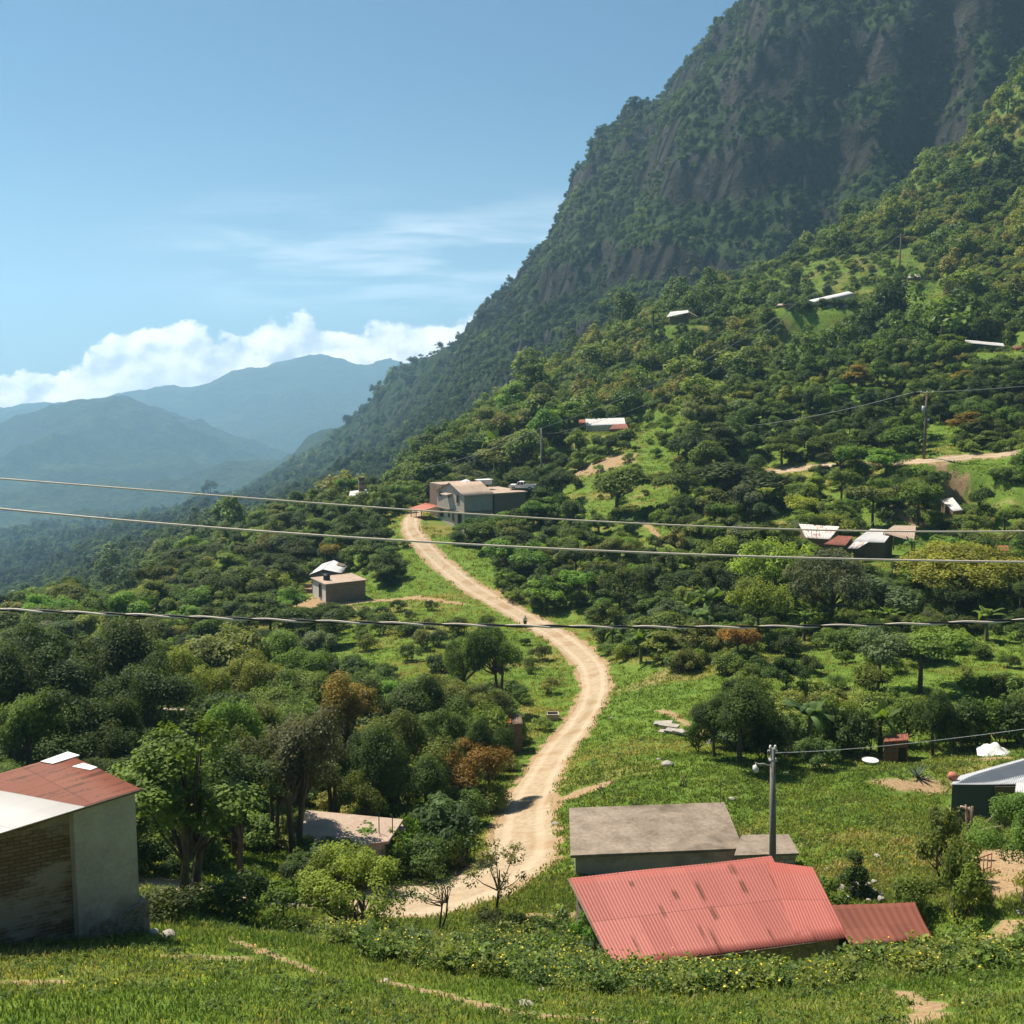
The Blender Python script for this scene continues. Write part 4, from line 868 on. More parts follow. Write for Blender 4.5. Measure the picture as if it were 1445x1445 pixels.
mb = MB(); roof_sheet(mb, LH(-.3, -.35, z0 + .02), LH(L_ + .3, -.35, zt(L_) + .02), LH(L_ + .3, 2.1, zt(L_) + .75), LH(-.3, 2.1, z0 + .75), .3, .02, 2); roof_sheet(mb, LH(L_ + .3, 4.5, zt(L_) + .02), LH(-.3, 4.5, z0 + .02), LH(-.3, 2.1, z0 + .75), LH(L_ + .3, 2.1, zt(L_) + .75), .3, .02, 2); mb.build("roof", M_ZINC, h)
for l0, l1, zz0, zz1, nm in ((1.9, 3.0, -2.2, -.35, "doorway"), (4.2, 5.0, -1.5, -.5, "window"), (6.0, 6.5, -1.5, -.5, "window"), (9.2, 10.2, -1.6, -.5, "window")):
    opening(h, nm, LH(l0, 0, 0), LH(l1, 0, 0), zt(l0) + zz0, zt(l0) + zz1, mat=M_DARK)
shack("flat_roofed_hut", "low flat-roofed hut left of the long pale house", "hut", [(1096, 431), (1134, 430), (1133, 427.5), (1099, 428.5)], [302, 302, 306, 306], M_SLAB2, M_WOOD, th=.15)
shack("hill_hut", "tiny hut with pinkish white roof high on the hillside near the right edge", "hut", [(1280, 393), (1300, 391), (1296, 384.5), (1283, 386.5)], [328, 328, 331, 331], M_MIX, M_WOOD)
shack("tilted_shelter", "shelter with thin pale roof among trees at the right edge above the road", "shelter", [(1360, 483.5), (1418, 489), (1416, 484.5), (1362, 479.5)], [244, 244, 247, 247], M_ZINC, M_WOOD, posts=True, wall=False)
bl = W(1438, 494, 240); ob = empty("rusty_drum", (bl[0], bl[1], bl[2] - 1.0), "rust-brown tank lying beside the thin-roofed shelter", "tank"); mb = MB(); mb.tube([(bl[0] - 1.3, bl[1], bl[2]), (bl[0] - 1.1, bl[1], bl[2]), (bl[0] + 1.6, bl[1], bl[2]), (bl[0] + 1.8, bl[1], bl[2])], [.6, 1.0, 1.0, .6], 14); mb.build("tank", M_RUSTY, ob)
mb = MB(); gzz = gz(bl[0], bl[1]) - .3; mb.box((bl[0] + .2, bl[1], (gzz + bl[2] - .8) / 2), (2.4, 1.2, bl[2] - .8 - gzz)); mb.build("cradle", M_WOOD, ob)
# ======================================================== rusty house group
shack("rusty_roofed_house", "house with streaked white and rust roof, leftmost of the rusty roof group", "house", [(1137, 759), (1171, 761), (1185, 743), (1127, 739)], [133, 132, 138, 138], M_MIX, M_WOOD)
shack("rusty_lean_to", "low brown-red striped lean-to between the streaked roof and the white roof", "outbuilding", [(1162, 768), (1193, 770), (1204, 757), (1183, 755.5)], [128, 127.5, 131.5, 132], M_RUSTY, M_WOOD)
o, rc = shack("white_sheet_house", "house with bright white sheet roof and dark open front in the rusty roof group", "house", [(1203, 764), (1248, 766), (1262, 748), (1229, 746)], [130, 129.5, 135.5, 136], M_ZINC, M_WOOD)
mb = MB(); roof_sheet(mb, W(1196, 774, 127.6), W(1210, 774.5, 127.6), W(1226, 764.5, 129.6), W(1206, 764, 129.6), .25, .018, 2); mb.build("rusty_flap", M_MIX, o)
shack("canvas_shelter", "beige sheet shelter at the right end of the rusty roof group", "shelter", [(1246, 752), (1290, 764), (1293, 742), (1262, 741)], [133, 131, 138, 139], M_SLAB2, M_WOOD, posts=True, wall=False)
shack("white_roofed_hut", "small square white sheet roof alone on the green terrace below the upper road", "hut", [(1345, 721.5), (1359, 719.5), (1344.5, 702), (1327, 705.5)], [150, 150, 156, 156], M_ZINC, M_WOOD)
shack("brown_coop", "tiny brown-roofed coop above the big domed tree at the right edge", "coop", [(1406, 778), (1424, 778), (1423, 770), (1409, 769)], [128, 128, 130, 130], M_RUSTY, M_WOOD)
o, rc = shack("chimney_house", "white-roofed house with a square brick chimney beyond the road's end", "house", [(492, 701), (520, 696), (517, 690.5), (494, 693)], [228, 229, 233, 233], M_ZINC, M_CREAM)
p = W(510, 690, 232); mb = MB(); mb.box((p[0], p[1], p[2] + 1.0), (1.2, 1.2, 3.0), .3); ch = mb.build("chimney", M_BRICK, o); mb = MB(); mb.box((p[0], p[1], p[2] + 2.57), (1.4, 1.4, .14), .3); mb.build("cap", M_BRICK, ch)
shack("far_white_house", "white roof half hidden by trees, left of the brick-chimney house", "house", [(448, 700), (470, 697), (468, 692), (452, 694)], [231, 231, 235, 235], M_ZINC, M_CREAM)
# ======================================================== little structures round the meadow
o, rc = shack("rusty_hut", "little rusty sheet hut at the top of the meadow below the banana plants", "hut", [(1247, 1047), (1283, 1044), (1281, 1033.5), (1250, 1038)], [69, 69, 71, 71], M_RUSTY, M_RUSTY, inset=.08, pitch=.12)
mb = MB(); q0, q1 = np.array(rc[0]), np.array(rc[1]); cx_, cy_ = (q0 + q1)[:2] / 2; zb = gz(cx_, cy_)
for k in range(4): mb.box((cx_ - .35, cy_ + .035, zb + .3 + k * .36), (.95, .03, .16))
mb.build("boards", M_WOOD, o); mb = MB(); mb.box((cx_ + .45, cy_ + .04, zb + .62), (.5, .03, 1.25)); mb.build("door", M_DARK, o)
o, rc = shack("tarp_covered_hut", "dark hut with crumpled orange-red tarpaulin roof beside the dirt road", "hut", [(690, 1024), (738, 1021), (735, 1008), (693, 1009)], [80, 80, 82.5, 82.5], M_WOOD, M_WOOD, inset=.1)
mb = MB(); r_ = random.Random(3); P4 = [np.array(v) for v in rc]; n_ = 8; grid = {}
for i in range(n_ + 1):
    for j in range(n_ + 1):
        s, q = i / n_ * .62 + .04, j / n_; p = (P4[0] * (1 - s) + P4[1] * s) * (1 - q) + (P4[3] * (1 - s) + P4[2] * s) * q; grid[i, j] = (p[0] + r_.uniform(-.06, .06), p[1] + r_.uniform(-.08, .08), p[2] + .06 + r_.uniform(0, .16))
for i in range(n_):
    for j in range(n_): mb.face([grid[i, j], grid[i + 1, j], grid[i + 1, j + 1], grid[i, j + 1]])
mb.build("tarpaulin", M_ORANGE, o)
shack("wood_hut", "pale thin roof edge showing in the dark wood behind the brick house", "hut", [(228, 1003), (276, 1002), (274, 998), (232, 998.5)], [78, 78, 80.5, 80.5], M_SLAB2, M_WOOD, th=.12, drop=.002, inset=.08)
# ======================================================== poles and wires
def catenary(p, q, sag, n=24): 
    p, q = np.array(p, float), np.array(q, float); return [tuple(p * (1 - s) + q * s - np.array([0, 0, sag * 4 * s * (1 - s)])) for s in np.linspace(0, 1, n)]
def wire(name, pts, r, mat, label, cat="cable", group=None, n=5):
    mb = MB(); mb.tube(pts, r, n); me = mb.build(name, mat); return tag(me, label, cat, group)
def smooth_pts(pix, Ys, n=40):
    P = np.array([W(a, b, Y) for (a, b), Y in zip(pix, Ys)]); s = np.linspace(0, 1, len(P)); c = [np.polyfit(P[:, 0], P[:, k], min(3, len(P) - 1)) for k in (1, 2)]
    xs = np.linspace(P[0, 0], P[-1, 0], n); return [(x, float(np.polyval(c[0], x)), float(np.polyval(c[1], x))) for x in xs]
def on_photo(fn): return [(x, fn(x)) for x in (-700, -300, 0, 240, 480, 722, 960, 1200, 1445, 1800, 2200)]
import bisect
def curve(pairs):
    c = np.polyfit([p[0] for p in pairs], [p[1] for p in pairs], 3); dc = np.polyder(c)
    def fn(x):
        q = min(max(x, 0), 1445); return float(np.polyval(c, q) + np.polyval(dc, q) * (x - q))
    return fn
def across(fn, Y, n): return [W(x, fn(x), Y) for x in np.linspace(-900, 2350, n)]
y1 = curve([(0, 676), (300, 697), (550, 718), (760, 733), (1110, 745), (1445, 750)]); y2 = curve([(0, 718), (350, 748), (600, 765), (1000, 783), (1445, 793)]); y3 = curve([(0, 860), (430, 876), (760, 884), (1100, 884), (1445, 875)])
XS = [-200, 0, 240, 480, 722, 960, 1200, 1445, 1650]
wire("power_cable", across(y1, 11.6, 80), .0095, M_CABLE, "upper of the two thin pale cables crossing the whole view", group="overhead cables in the foreground", n=6)
wire("power_cable", across(y2, 11.0, 80), .0115, M_CABLE, "lower of the two thin pale cables crossing the whole view", group="overhead cables in the foreground", n=6)
base = across(y3, 10.2, 460)
o = empty("twisted_cable", base[0], "thick twisted black and pale cable, lowest of the three crossing the view", "cable", "overhead cables in the foreground")
B3 = np.array(base); L3 = np.r_[0, np.cumsum(np.linalg.norm(np.diff(B3, axis=0), axis=1))]
for k, (mt, nm) in enumerate(((M_CABLE, "bare_strand"), (M_BLACK, "black_strand"))):
    ph = L3 / .62 * 2 * np.pi + k * np.pi; mb = MB(); mb.tube([(b[0], b[1] + .0085 * math.cos(f), b[2] + .0085 * math.sin(f)) for b, f in zip(B3, ph)], .0105, 6); mb.build(nm, mt, o)
def pole(px, top, base_py, Y, r, label, lean=0.0, mat=M_POLE):
    p = at(px, Y); zt = W(px, top, Y)[2]; o = empty("utility_pole", tuple(p), label, "utility pole")
    tp = (p[0] + lean, p[1], zt); mb = MB(); mb.tube([(p[0], p[1], p[2] - .6), ((p[0] + tp[0]) / 2, p[1], (p[2] + zt) / 2), tp], [r * 1.35, r * 1.15, r * .85], 10); mb.build("pole", mat, o); return o, p, tp
o, p, t_ = pole(1102, 1056, 1240, 43.0, .12, "leaning concrete lamp post behind the faded-red roof", lean=-.20)
p1 = t_
for dx in (-.10, .10):
    mb = MB(); mb.tube([(t_[0] + dx, t_[1], t_[2] - .05), (t_[0] + dx, t_[1], t_[2] + .04), (t_[0] + dx, t_[1], t_[2] + .14)], [.035, .06, .03], 8); mb.build("insulator", M_WHITE, o)
mb = MB(); mb.box((t_[0], t_[1], t_[2] - .12), (.42, .08, .08)); mb.build("crossarm", M_METAL, o); mb = MB(); mb.box((t_[0] + .02, t_[1], t_[2] - .5), (.32, .3, .07)); mb.build("bracket", M_METAL, o)
zl = W(1094, 1082, 43)[2]; a0 = (t_[0] + .03, t_[1], zl); a1 = W(1067, 1078, 42.6); mb = MB(); mb.tube([a0, ((a0[0] + a1[0]) / 2, 42.8, (a0[2] + a1[2]) / 2 + .06), a1], .028, 6); arm = mb.build("lamp_arm", M_METAL, o)
mb = MB(); mb.tube([(a1[0], a1[1], a1[2] + .05), (a1[0] - .05, a1[1] - .02, a1[2] - .08), (a1[0] - .02, a1[1] - .05, a1[2] - .2), (a1[0], a1[1] - .06, a1[2] - .34)], [.05, .09, .13, .08], 10); mb.build("lamp_head", M_WHITE, arm)
q1 = W(1114, 1061.5, 43.2); mb = MB(); mb.tube([(t_[0], t_[1], W(1098, 1063, 43)[2]), q1], .02, 5); mb.build("side_arm", M_METAL, o)
o, p, t_ = pole(1292, 552, 655, 165, .17, "dark utility pole with transformer beside the upper road", mat=M_WOOD)
p2 = t_; mb = MB(); mb.box((t_[0], t_[1], t_[2] - .35), (2.0, .12, .12)); cr = mb.build("crossarm", M_WOOD, o)
for s in (-.9, 0.05, .9): mb = MB(); mb.tube([(t_[0] + s, t_[1], t_[2] - .3), (t_[0] + s, t_[1], t_[2] + .05)], .07, 6); mb.build("insulator", M_WHITE, cr)
zt_ = W(1288, 577, 165)[2]; mb = MB(); mb.tube([(t_[0] - .42, t_[1], zt_ - .55), (t_[0] - .42, t_[1], zt_ + .45)], .27, 10); mb.build("transformer", M_METAL, o)
zt_ = W(1296, 592, 165)[2]; mb = MB(); mb.box((t_[0] + .35, t_[1], zt_), (.3, .3, .35)); mb.build("junction_box", M_WHITE, o)
o, p, t_ = pole(763, 604, 690, 203, .16, "grey utility pole on the wooded slope behind the block house", mat=M_POLE)
p3 = t_; mb = MB(); mb.box((t_[0] + .3, t_[1], t_[2] - 1.0), (5.4, .12, .12), .1); mb.build("crossarm", M_POLE, o)
o, p, t_ = pole(1247, 330, 402, 345, .17, "thin far utility pole on the bright hillside meadow", mat=M_WOOD)
p4 = t_; mb = MB(); mb.box((t_[0], t_[1], t_[2] - .6), (2.6, .14, .14), .5); mb.build("crossarm", M_WOOD, o)
GW_ = "thin wires between the poles"
e885 = W(885, 607, 236)
wire("overhead_wire", smooth_pts([(880, 607), (960, 606), (1080, 598), (1200, 576), (1291, 553)], [234, 225, 205, 182, 165]), .028, M_METAL, "wire sagging from the white metal roof to the transformer pole", group=GW_)
wire("overhead_wire", smooth_pts([(1293, 553), (1360, 551), (1445, 545), (1620, 528)], [165, 163, 160, 155]), .028, M_METAL, "wire running right from the transformer pole out of view", group=GW_)
wire("overhead_wire", catenary(p3, W(1130, 424, 300), 3.0), .035, M_METAL, "upper of the two wires climbing the hillside from the grey pole", group=GW_)
wire("overhead_wire", catenary(W(1130, 424, 300), p4, 1.0), .035, M_METAL, "wire between the long pale house and the far pole", group=GW_)
wire("overhead_wire", catenary((p3[0] + 2.5, p3[1], p3[2] - 1.0), W(1128, 430, 300), 5.0), .03, M_METAL, "lower of the two wires climbing the hillside from the grey pole", group=GW_)
wire("overhead_wire", catenary(p3, W(600, 660, 215), .8), .03, M_METAL, "wire from the grey pole down to the left, over the block house", group=GW_)
wire("overhead_wire", smooth_pts([(1112, 1062), (1180, 1058), (1265, 1051), (1360, 1040), (1445, 1029), (1600, 1008)], [43.2, 47, 52, 56, 58, 60]), .013, M_WHITE, "thin pale wire from the lamp post over the rusty hut", group=GW_)
for a, b_, w_ in ((1243, 1228, "left"), (1267, 1246, "right")):
    wire("guy_wire", catenary(W(a + 40, 655, 164), W(b_, 742, 140), .6, 10), .025, M_METAL, "%s of the two thin lines running down from the transformer pole" % w_, group=GW_)
# ======================================================== person on the road
def skin_mesh(name, verts, radii, edges, mat, parent=None, sub=2):
    me = bpy.data.meshes.new(name); me.from_pydata(verts, edges, []); o = link(name, me, parent)
    m1 = o.modifiers.new("skin", 'SKIN'); sk = me.skin_vertices[0]
    for i, r in enumerate(radii): sk.data[i].radius = (r, r * (.75 if i in FLAT else 1))
    sk.data[0].use_root = True
    m1.use_smooth_shade = True; m2 = o.modifiers.new("sub", 'SUBSURF'); m2.levels = m2.render_levels = sub
    me.materials.append(mat); return o
FLAT = set()
M_SKIN = mat_flat("brown_skin", (.28, .15, .09), .6); M_SHIRT = mat_flat("pale_shirt", (.62, .60, .56)); M_TROUS = mat_flat("dark_trousers", (.025, .025, .035)); M_HAIR = mat_flat("black_hair", (.012, .01, .01))
pp = hit(741, 887, 60); per = empty("person", tuple(pp), "person in pale shirt and dark trousers walking on the dirt road", "person")
V_ = [(0, 0, .95), (0, 0, 1.15), (0, 0, 1.36), (0, 0, 1.47), (0, .02, 1.56), (0, .02, 1.66),
      (.18, 0, 1.38), (.24, .10, 1.12), (.23, -.02, .90), (.23, -.05, .82), (-.18, 0, 1.38), (-.24, -.08, 1.12), (-.22, -.18, .92), (-.21, -.2, .84),
      (.09, 0, .9), (.10, -.17, .50), (.10, -.10, .09), (.10, -.24, .05), (-.09, 0, .9), (-.10, .12, .50), (-.10, .30, .12), (-.10, .2, .05)]
R_ = [.13, .125, .15, .06, .085, .08, .06, .047, .038, .035, .06, .047, .038, .035, .095, .065, .045, .04, .095, .065, .045, .04]
E_ = [(0, 1), (1, 2), (2, 3), (3, 4), (4, 5), (2, 6), (6, 7), (7, 8), (8, 9), (2, 10), (10, 11), (11, 12), (12, 13), (0, 14), (14, 15), (15, 16), (16, 17), (0, 18), (18, 19), (19, 20), (20, 21)]
FLAT = {0, 1, 2}; skin_mesh("body", V_, R_, E_, M_SKIN, per)
FLAT = {0, 1, 2}; skin_mesh("shirt", [V_[i] for i in (0, 1, 2, 6, 7, 10, 11)] + [(0, 0, 1.44)], [.155, .145, .17, .08, .065, .08, .065, .085], [(0, 1), (1, 2), (2, 3), (3, 4), (2, 5), (5, 6), (2, 7)], M_SHIRT, per)
FLAT = {0}; skin_mesh("trousers", [V_[i] for i in (0, 14, 15, 16, 18, 19, 20)], [.15, .115, .085, .07, .115, .085, .07], [(0, 1), (1, 2), (2, 3), (0, 4), (4, 5), (5, 6)], M_TROUS, per)
FLAT = set(); skin_mesh("hair", [(0, .04, 1.66), (0, .03, 1.72)], [.10, .08], [(0, 1)], M_HAIR, per)
# ======================================================== stones, basins, posts, gate
GS = "loose pale stones in the grass"
for i, (a, b, s, lb) in enumerate([(742, 1419, .22, "flat pale stone in the near grass, larger of the pair below the weeds"), (766, 1399, .15, "small pale stone among the weeds above the flat pale stone"), (545, 1385, .12, "low stone at the left end of the near grass path"), (214, 1320, .30, "pale boulder nearest the brick house's stone footing"), (236, 1322, .34, "boulder right of the one by the stone footing"),
        (942, 1080, .55, "rounded pale rock on the meadow below the slab stack"), (1002, 1049, .5, "white stone at the foot of the dark trees by the meadow"), (1033, 1128, .28, "small white stone right of the mossy flat roof"), (1168, 1228, .22, "small white stone right of the concrete annex"), (1237, 1208, .2, "white stone on the dry grass above the pointed shrub"), (783, 1163, .25, "pale stone on the grass between road and mossy flat roof"), (862, 1014, .3, "pale stone beside the road bend"), (1110, 1092, .3, "white stone just right of the lamp post"), (825, 1207, .22, "pale stone left of the concrete house's corner"), (1440, 1290, .25, "pale stone at the right edge by the brown yard"), (930, 1072, .22, "smaller stone left of the rounded pale rock")]):
    p = hit(a, b); s *= .62; blob("stone", p, s * 1.25, s, s * .62, M_ROCKP, lb, "stone", i + 2, GS, lift=.3)
r_ = random.Random(12)
ph_ = [hit(1212 + r_.uniform(-32, 32), 1261 + r_.uniform(-13, 13)) for _ in range(30)]
for i, p in enumerate(ph_): s = r_.uniform(.09, .17); blob("stone", (p[0], p[1], p[2] + r_.uniform(0, .10)), s * 1.2, s, s * .8, M_ROCKP, "pale rough stone in the heap behind the dark rust-red shed", "stone", i + 30, "stones heaped behind the rust-red shed", sub=1)
for i, (a, b, w_, d_, yw, lf, lb) in enumerate([(944, 1026, 1.5, .8, -.45, .35, "topmost pale slab on the meadow stack"), (936, 1020, 1.4, .8, -.25, .22, "left slab of the meadow stack, leaning on the bank"), (953, 1031, 1.5, .8, -.5, .18, "right slab of the meadow stack"), (946, 1029, 1.7, .9, -.4, .06, "broad bottom slab under the meadow stack"), (959, 1034, .9, .6, -.7, .30, "short slab at the right end of the meadow stack")]):
    p = hit(a, b + 4); mb = MB(); mb.box((p[0], p[1], p[2] + lf), (w_, d_, .14), yw, .12 * (i % 2)); tag(mb.build("stone_slab", M_ROCKP), lb, "slab", "slabs stacked on the meadow")
p = hit(780, 1016); tr = empty("concrete_trough", tuple(p), "square white concrete water trough beside the dirt road", "trough"); mb = MB(); s_ = 1.0
for dx, dy, sx, sy in ((0, -.45, 1.1, .1), (0, .45, 1.1, .1), (-.5, 0, .1, .798), (.5, 0, .1, .798)): mb.box((p[0] + dx, p[1] + dy, p[2] + .28), (sx, sy, .72))
mb.box((p[0], p[1], p[2] + .06), (.89, .79, .3)); mb.build("basin_walls", M_SLAB2, tr); mb = MB(); mb.box((p[0], p[1], p[2] + .44), (.895, .795, .02)); mb.build("water", M_WATER, tr)
p = hit(1228, 1078); bs = empty("washbasin", tuple(p), "white round basin lying in the meadow grass left of the rusty hut", "basin"); mb = MB(); mb.tube([(p[0], p[1], p[2]), (p[0], p[1], p[2] + .12), (p[0], p[1], p[2] + .26)], [.28, .42, .52], 16); mb.build("bowl", M_WHITE, bs); mb = MB(); mb.tube([(p[0] + .52 * math.cos(k / 12 * 2 * math.pi), p[1] + .52 * math.sin(k / 12 * 2 * math.pi), p[2] + .27) for k in range(13)], .025, 5); mb.build("rim", M_WHITE, bs)
# white tarpaulin bundled over a mound
p = hit(1402, 1064); r_ = random.Random(5); mb = MB(); n_ = 16; g = {}
for i in range(n_ + 1):
    for j in range(n_ + 1):
        s, q = i / n_ * 2 - 1, j / n_ * 2 - 1; hh = max(0, 1 - s * s) * max(0, 1 - q * q); g[i, j] = (p[0] + s * .9 + q * .35, p[1] + q * .9 - s * .5, p[2] + .02 + hh * (.55 + .25 * math.sin(5 * s + 1) * math.cos(4 * q)) + r_.uniform(0, .07))
for i in range(n_):
    for j in range(n_): mb.face([g[i, j], g[i + 1, j], g[i + 1, j + 1], g[i, j + 1]], smooth=True)
tag(mb.build("tarpaulin", M_WHITE), "crumpled white tarpaulin on the grass behind the grey-roofed shed", "tarpaulin")
p = W(1344, 1100, 56.6); blob("clay_pot", (p[0], p[1], p[2] - .02), .28, .28, .26, M_TERRA, "red-brown pot on the left corner of the grey zinc roof", "pot", 2, amp=.06, lift=.8)
# agave
p = hit(1295, 1098); ag = empty("agave_plant", tuple(p), "spiky agave on the bare patch below the rusty hut", "agave")
for k in range(14):
    az = k * 2.4; el = .35 + (k % 5) * .22; L_ = 1.0; s, q = np.array([math.cos(az), math.sin(az), 0]), np.array([-math.sin(az), math.cos(az), 0]); b0 = np.array(p); mb = MB()
    m_ = b0 + s * L_ * .45 * math.cos(el) + np.array([0, 0, L_ * .45 * math.sin(el)]); t_ = b0 + s * L_ * math.cos(el * .9) + np.array([0, 0, L_ * math.sin(el * .9)])
    mb.face([tuple(b0 - q * .05), tuple(b0 + q * .05), tuple(m_ + q * .07), tuple(m_ - q * .07)]); mb.face([tuple(m_ - q * .07), tuple(m_ + q * .07), tuple(t_ + q * .005), tuple(t_ - q * .005)]); lf = mb.build("leaf", mat_flat("agave_leaf", (.07, .10, .06)) if k == 0 else bpy.data.materials["agave_leaf"], ag, weld=False)
# stakes of three sticks
for a, b, tp, lb in ((848, 1120, 1107, "left tripod of thin stakes standing above the mossy flat roof"), (964, 1110, 1092, "right tripod of thin stakes standing above the mossy flat roof")):
    p = hit(a, b); zt_ = W(a, tp, p[1])[2]; st = empty("stake_tripod", tuple(p), lb, "stakes", "stake tripods on the meadow")
    for k in range(3): mb = MB(); an = k * 2.1 + .3; mb.tube([(p[0] + .22 * math.cos(an), p[1] + .22 * math.sin(an), p[2] - .1), (p[0] - .03 * math.cos(an), p[1], zt_)], .028, 5); mb.build("stake", M_WOOD, st)
p = hit(1022, 1132); 
# broken post, bar gate and rails by the yard
p = hit(1370, 1212); zt_ = W(1356, 1140, p[1])[2]; bp = empty("broken_post", tuple(p), "dark crooked tree-stump post with a splintered pale top left of the bar gate", "post")
mb = MB(); mb.tube([(p[0], p[1], p[2] - .3), (p[0] - .1, p[1], p[2] + .7), (p[0] - .2, p[1], p[2] + 1.5), (p[0] - .28, p[1], zt_)], [.17, .14, .12, .11], 8); mb.build("trunk", M_WOOD, bp)
mb = MB(); tq = (p[0] - .28, p[1], zt_ - .05); mb.tube([tq, (tq[0] - .3, tq[1], tq[2] + .12)], [.08, .05], 6); mb.tube([(tq[0] + .02, tq[1] - .05, tq[2] - .35), (tq[0] - .12, tq[1] - .08, tq[2] + .22)], [.07, .03], 6); mb.tube([(tq[0] + .12, tq[1] - .05, tq[2] - .45), (tq[0] + .06, tq[1] - .08, tq[2] + .12)], [.06, .03], 6); mb.build("splintered_top", M_SLAB2, bp)
p = at(1389, 41.5); q = at(1417, 42.6); gt = empty("bar_gate", tuple(p), "rusty bar gate standing open in the bare yard at the right edge", "gate"); P0 = np.array([p[0], p[1], W(1389, 1254, 41.5)[2]]); P1 = np.array([q[0], q[1], W(1417, 1243, 42.6)[2]]); H_ = 1.25
for k in range(6): s = k / 5; b0 = P0 * (1 - s) + P1 * s; mb = MB(); mb.tube([tuple(b0), tuple(b0 + [0, 0, H_])], .022, 5); mb.build("bar", M_RUSTY, gt)
mb = MB(); [mb.tube([tuple(P0 + [0, 0, z]), tuple(P1 + [0, 0, z])], .022, 5) for z in (.12, .62, 1.2)]; mb.build("rail", M_RUSTY, gt)
for a, Y, h_, lb in ((1386, 41.4, 1.7, "dark wooden gate post at the left side of the bar gate"), (1384, 47, 1.9, "thin dark post behind the bar gate")):
    p = at(a, Y); mb = MB(); mb.tube([(p[0], p[1], p[2] - .3), (p[0] + .03, p[1], p[2] + h_)], [.08, .06], 7); tag(mb.build("fence_post", M_WOOD), lb, "post", "posts by the yard")
for a, b, c_, d_, Y, lb in ((1383, 1172, 1416, 1166, 46.5, "pale rail lying across the posts behind the bar gate"), (1390, 1165, 1428, 1122, 47.0, "bare crooked branch leaning beside the grey-roofed shed")):
    A_, B_2 = W(a, b, Y), W(c_, d_, Y); mb = MB(); mb.tube([A_, tuple((np.array(A_) + np.array(B_2)) / 2 + [0, 0, .06]), B_2], [.04, .035, .025], 5); tag(mb.build("pole_rail" if Y < 46.8 else "dry_branch", M_SLAB2), lb, "pole" if Y < 46.8 else "branch")
# ---------------------------------------------------------------- plants: materials
def leaf_mat(name, mode, gloss=0.16, trans=0.35):
    m, t, out = new_mat(name)
    lc = t.attr("lc")
    oi = t.n.new("ShaderNodeObjectInfo")
    if mode == "object": base = oi.outputs["Color"]; rnd = oi.outputs["Random"]
    else:
        ti = t.attr("tint", typ='INSTANCER'); rnd = oi.outputs["Random"]
        base = t.ramp(ti, mode)
    v = t.math('MULTIPLY_ADD', lc, 1.15, 0.32)
    v = t.math('MULTIPLY', v, t.math('MULTIPLY_ADD', rnd, 0.4, 0.8))
    hs = t.n.new("ShaderNodeHueSaturation"); t.put(hs.inputs["Color"], base); t.put(hs.inputs["Value"], v)
    t.put(hs.inputs["Hue"], t.math('MULTIPLY_ADD', lc, -0.02, 0.508))
    col = hs.outputs[0]
    b = t.n.new("ShaderNodeBsdfPrincipled"); t.put(b.inputs["Base Color"], col); b.inputs["Roughness"].default_value = 0.58
    b.inputs["Specular IOR Level"].default_value = gloss
    tr = t.n.new("ShaderNodeBsdfTranslucent"); t.put(tr.inputs[0], t.mix(1.0, col, (1.9, 1.75, 0.7), 'MULTIPLY'))
    mx = t.n.new("ShaderNodeMixShader"); mx.inputs[0].default_value = trans
    t.l.new(b.outputs[0], mx.inputs[1]); t.l.new(tr.outputs[0], mx.inputs[2]); t.l.new(mx.outputs[0], out.inputs[0])
    return m
def bark_mat(name, c):
    m, t, out = new_mat(name); tc = t.n.new("ShaderNodeTexCoord")
    n = t.noise(t.scale3(tc.outputs["Object"], 6, 6, 1.2), 3.0, 4, 0.6)
    pbsdf(t, out, t.ramp(n, [(0.3, tuple(x * .45 for x in c)), (0.7, c)]), 0.9, 0.1, n, 0.6, 0.02); return m
M_LEAF = leaf_mat("leaves", "object")
GREENS = [(0.0, (0.034, 0.058, 0.015)), (0.35, (0.070, 0.122, 0.022)), (0.65, (0.125, 0.195, 0.030)), (0.85, (0.185, 0.235, 0.040)), (1.0, (0.235, 0.225, 0.055))]
M_LEAF_STUFF = leaf_mat("forest_leaves", GREENS, 0.2, 0.32)
M_GRASS = leaf_mat("grass_blades", [(0.0, (0.088, 0.145, 0.028)), (0.42, (0.142, 0.200, 0.044)), (0.72, (0.225, 0.235, 0.066)), (1.0, (0.36, 0.29, 0.14))], 0.12, 0.4)
M_WEED = leaf_mat("weed_leaves", [(0.0, (0.050, 0.095, 0.016)), (0.5, (0.105, 0.165, 0.024)), (1.0, (0.180, 0.210, 0.036))], 0.25, 0.35)
M_BARK = bark_mat("bark", (0.16, 0.12, 0.085)); M_BARK2 = bark_mat("pale_bark", (0.27, 0.22, 0.16))
m_, t_, o_ = new_mat("yellow_petals"); pbsdf(t_, o_, (0.75, 0.52, 0.03), 0.6); M_PETAL = m_
TINT = {"dark": (.060, .092, .017), "mid": (.110, .165, .025), "bright": (.140, .235, .034), "yellow": (.225, .275, .040), "olive": (.155, .185, .042),
        "orange": (.25, .175, .030), "teal": (.085, .145, .040), "grey": (.130, .170, .070)}
HUEWORD = {"dark": "dark green", "mid": "mid green", "bright": "bright green", "yellow": "yellow-green", "olive": "olive", "orange": "orange-tinged", "teal": "blue-green", "grey": "grey-green"}

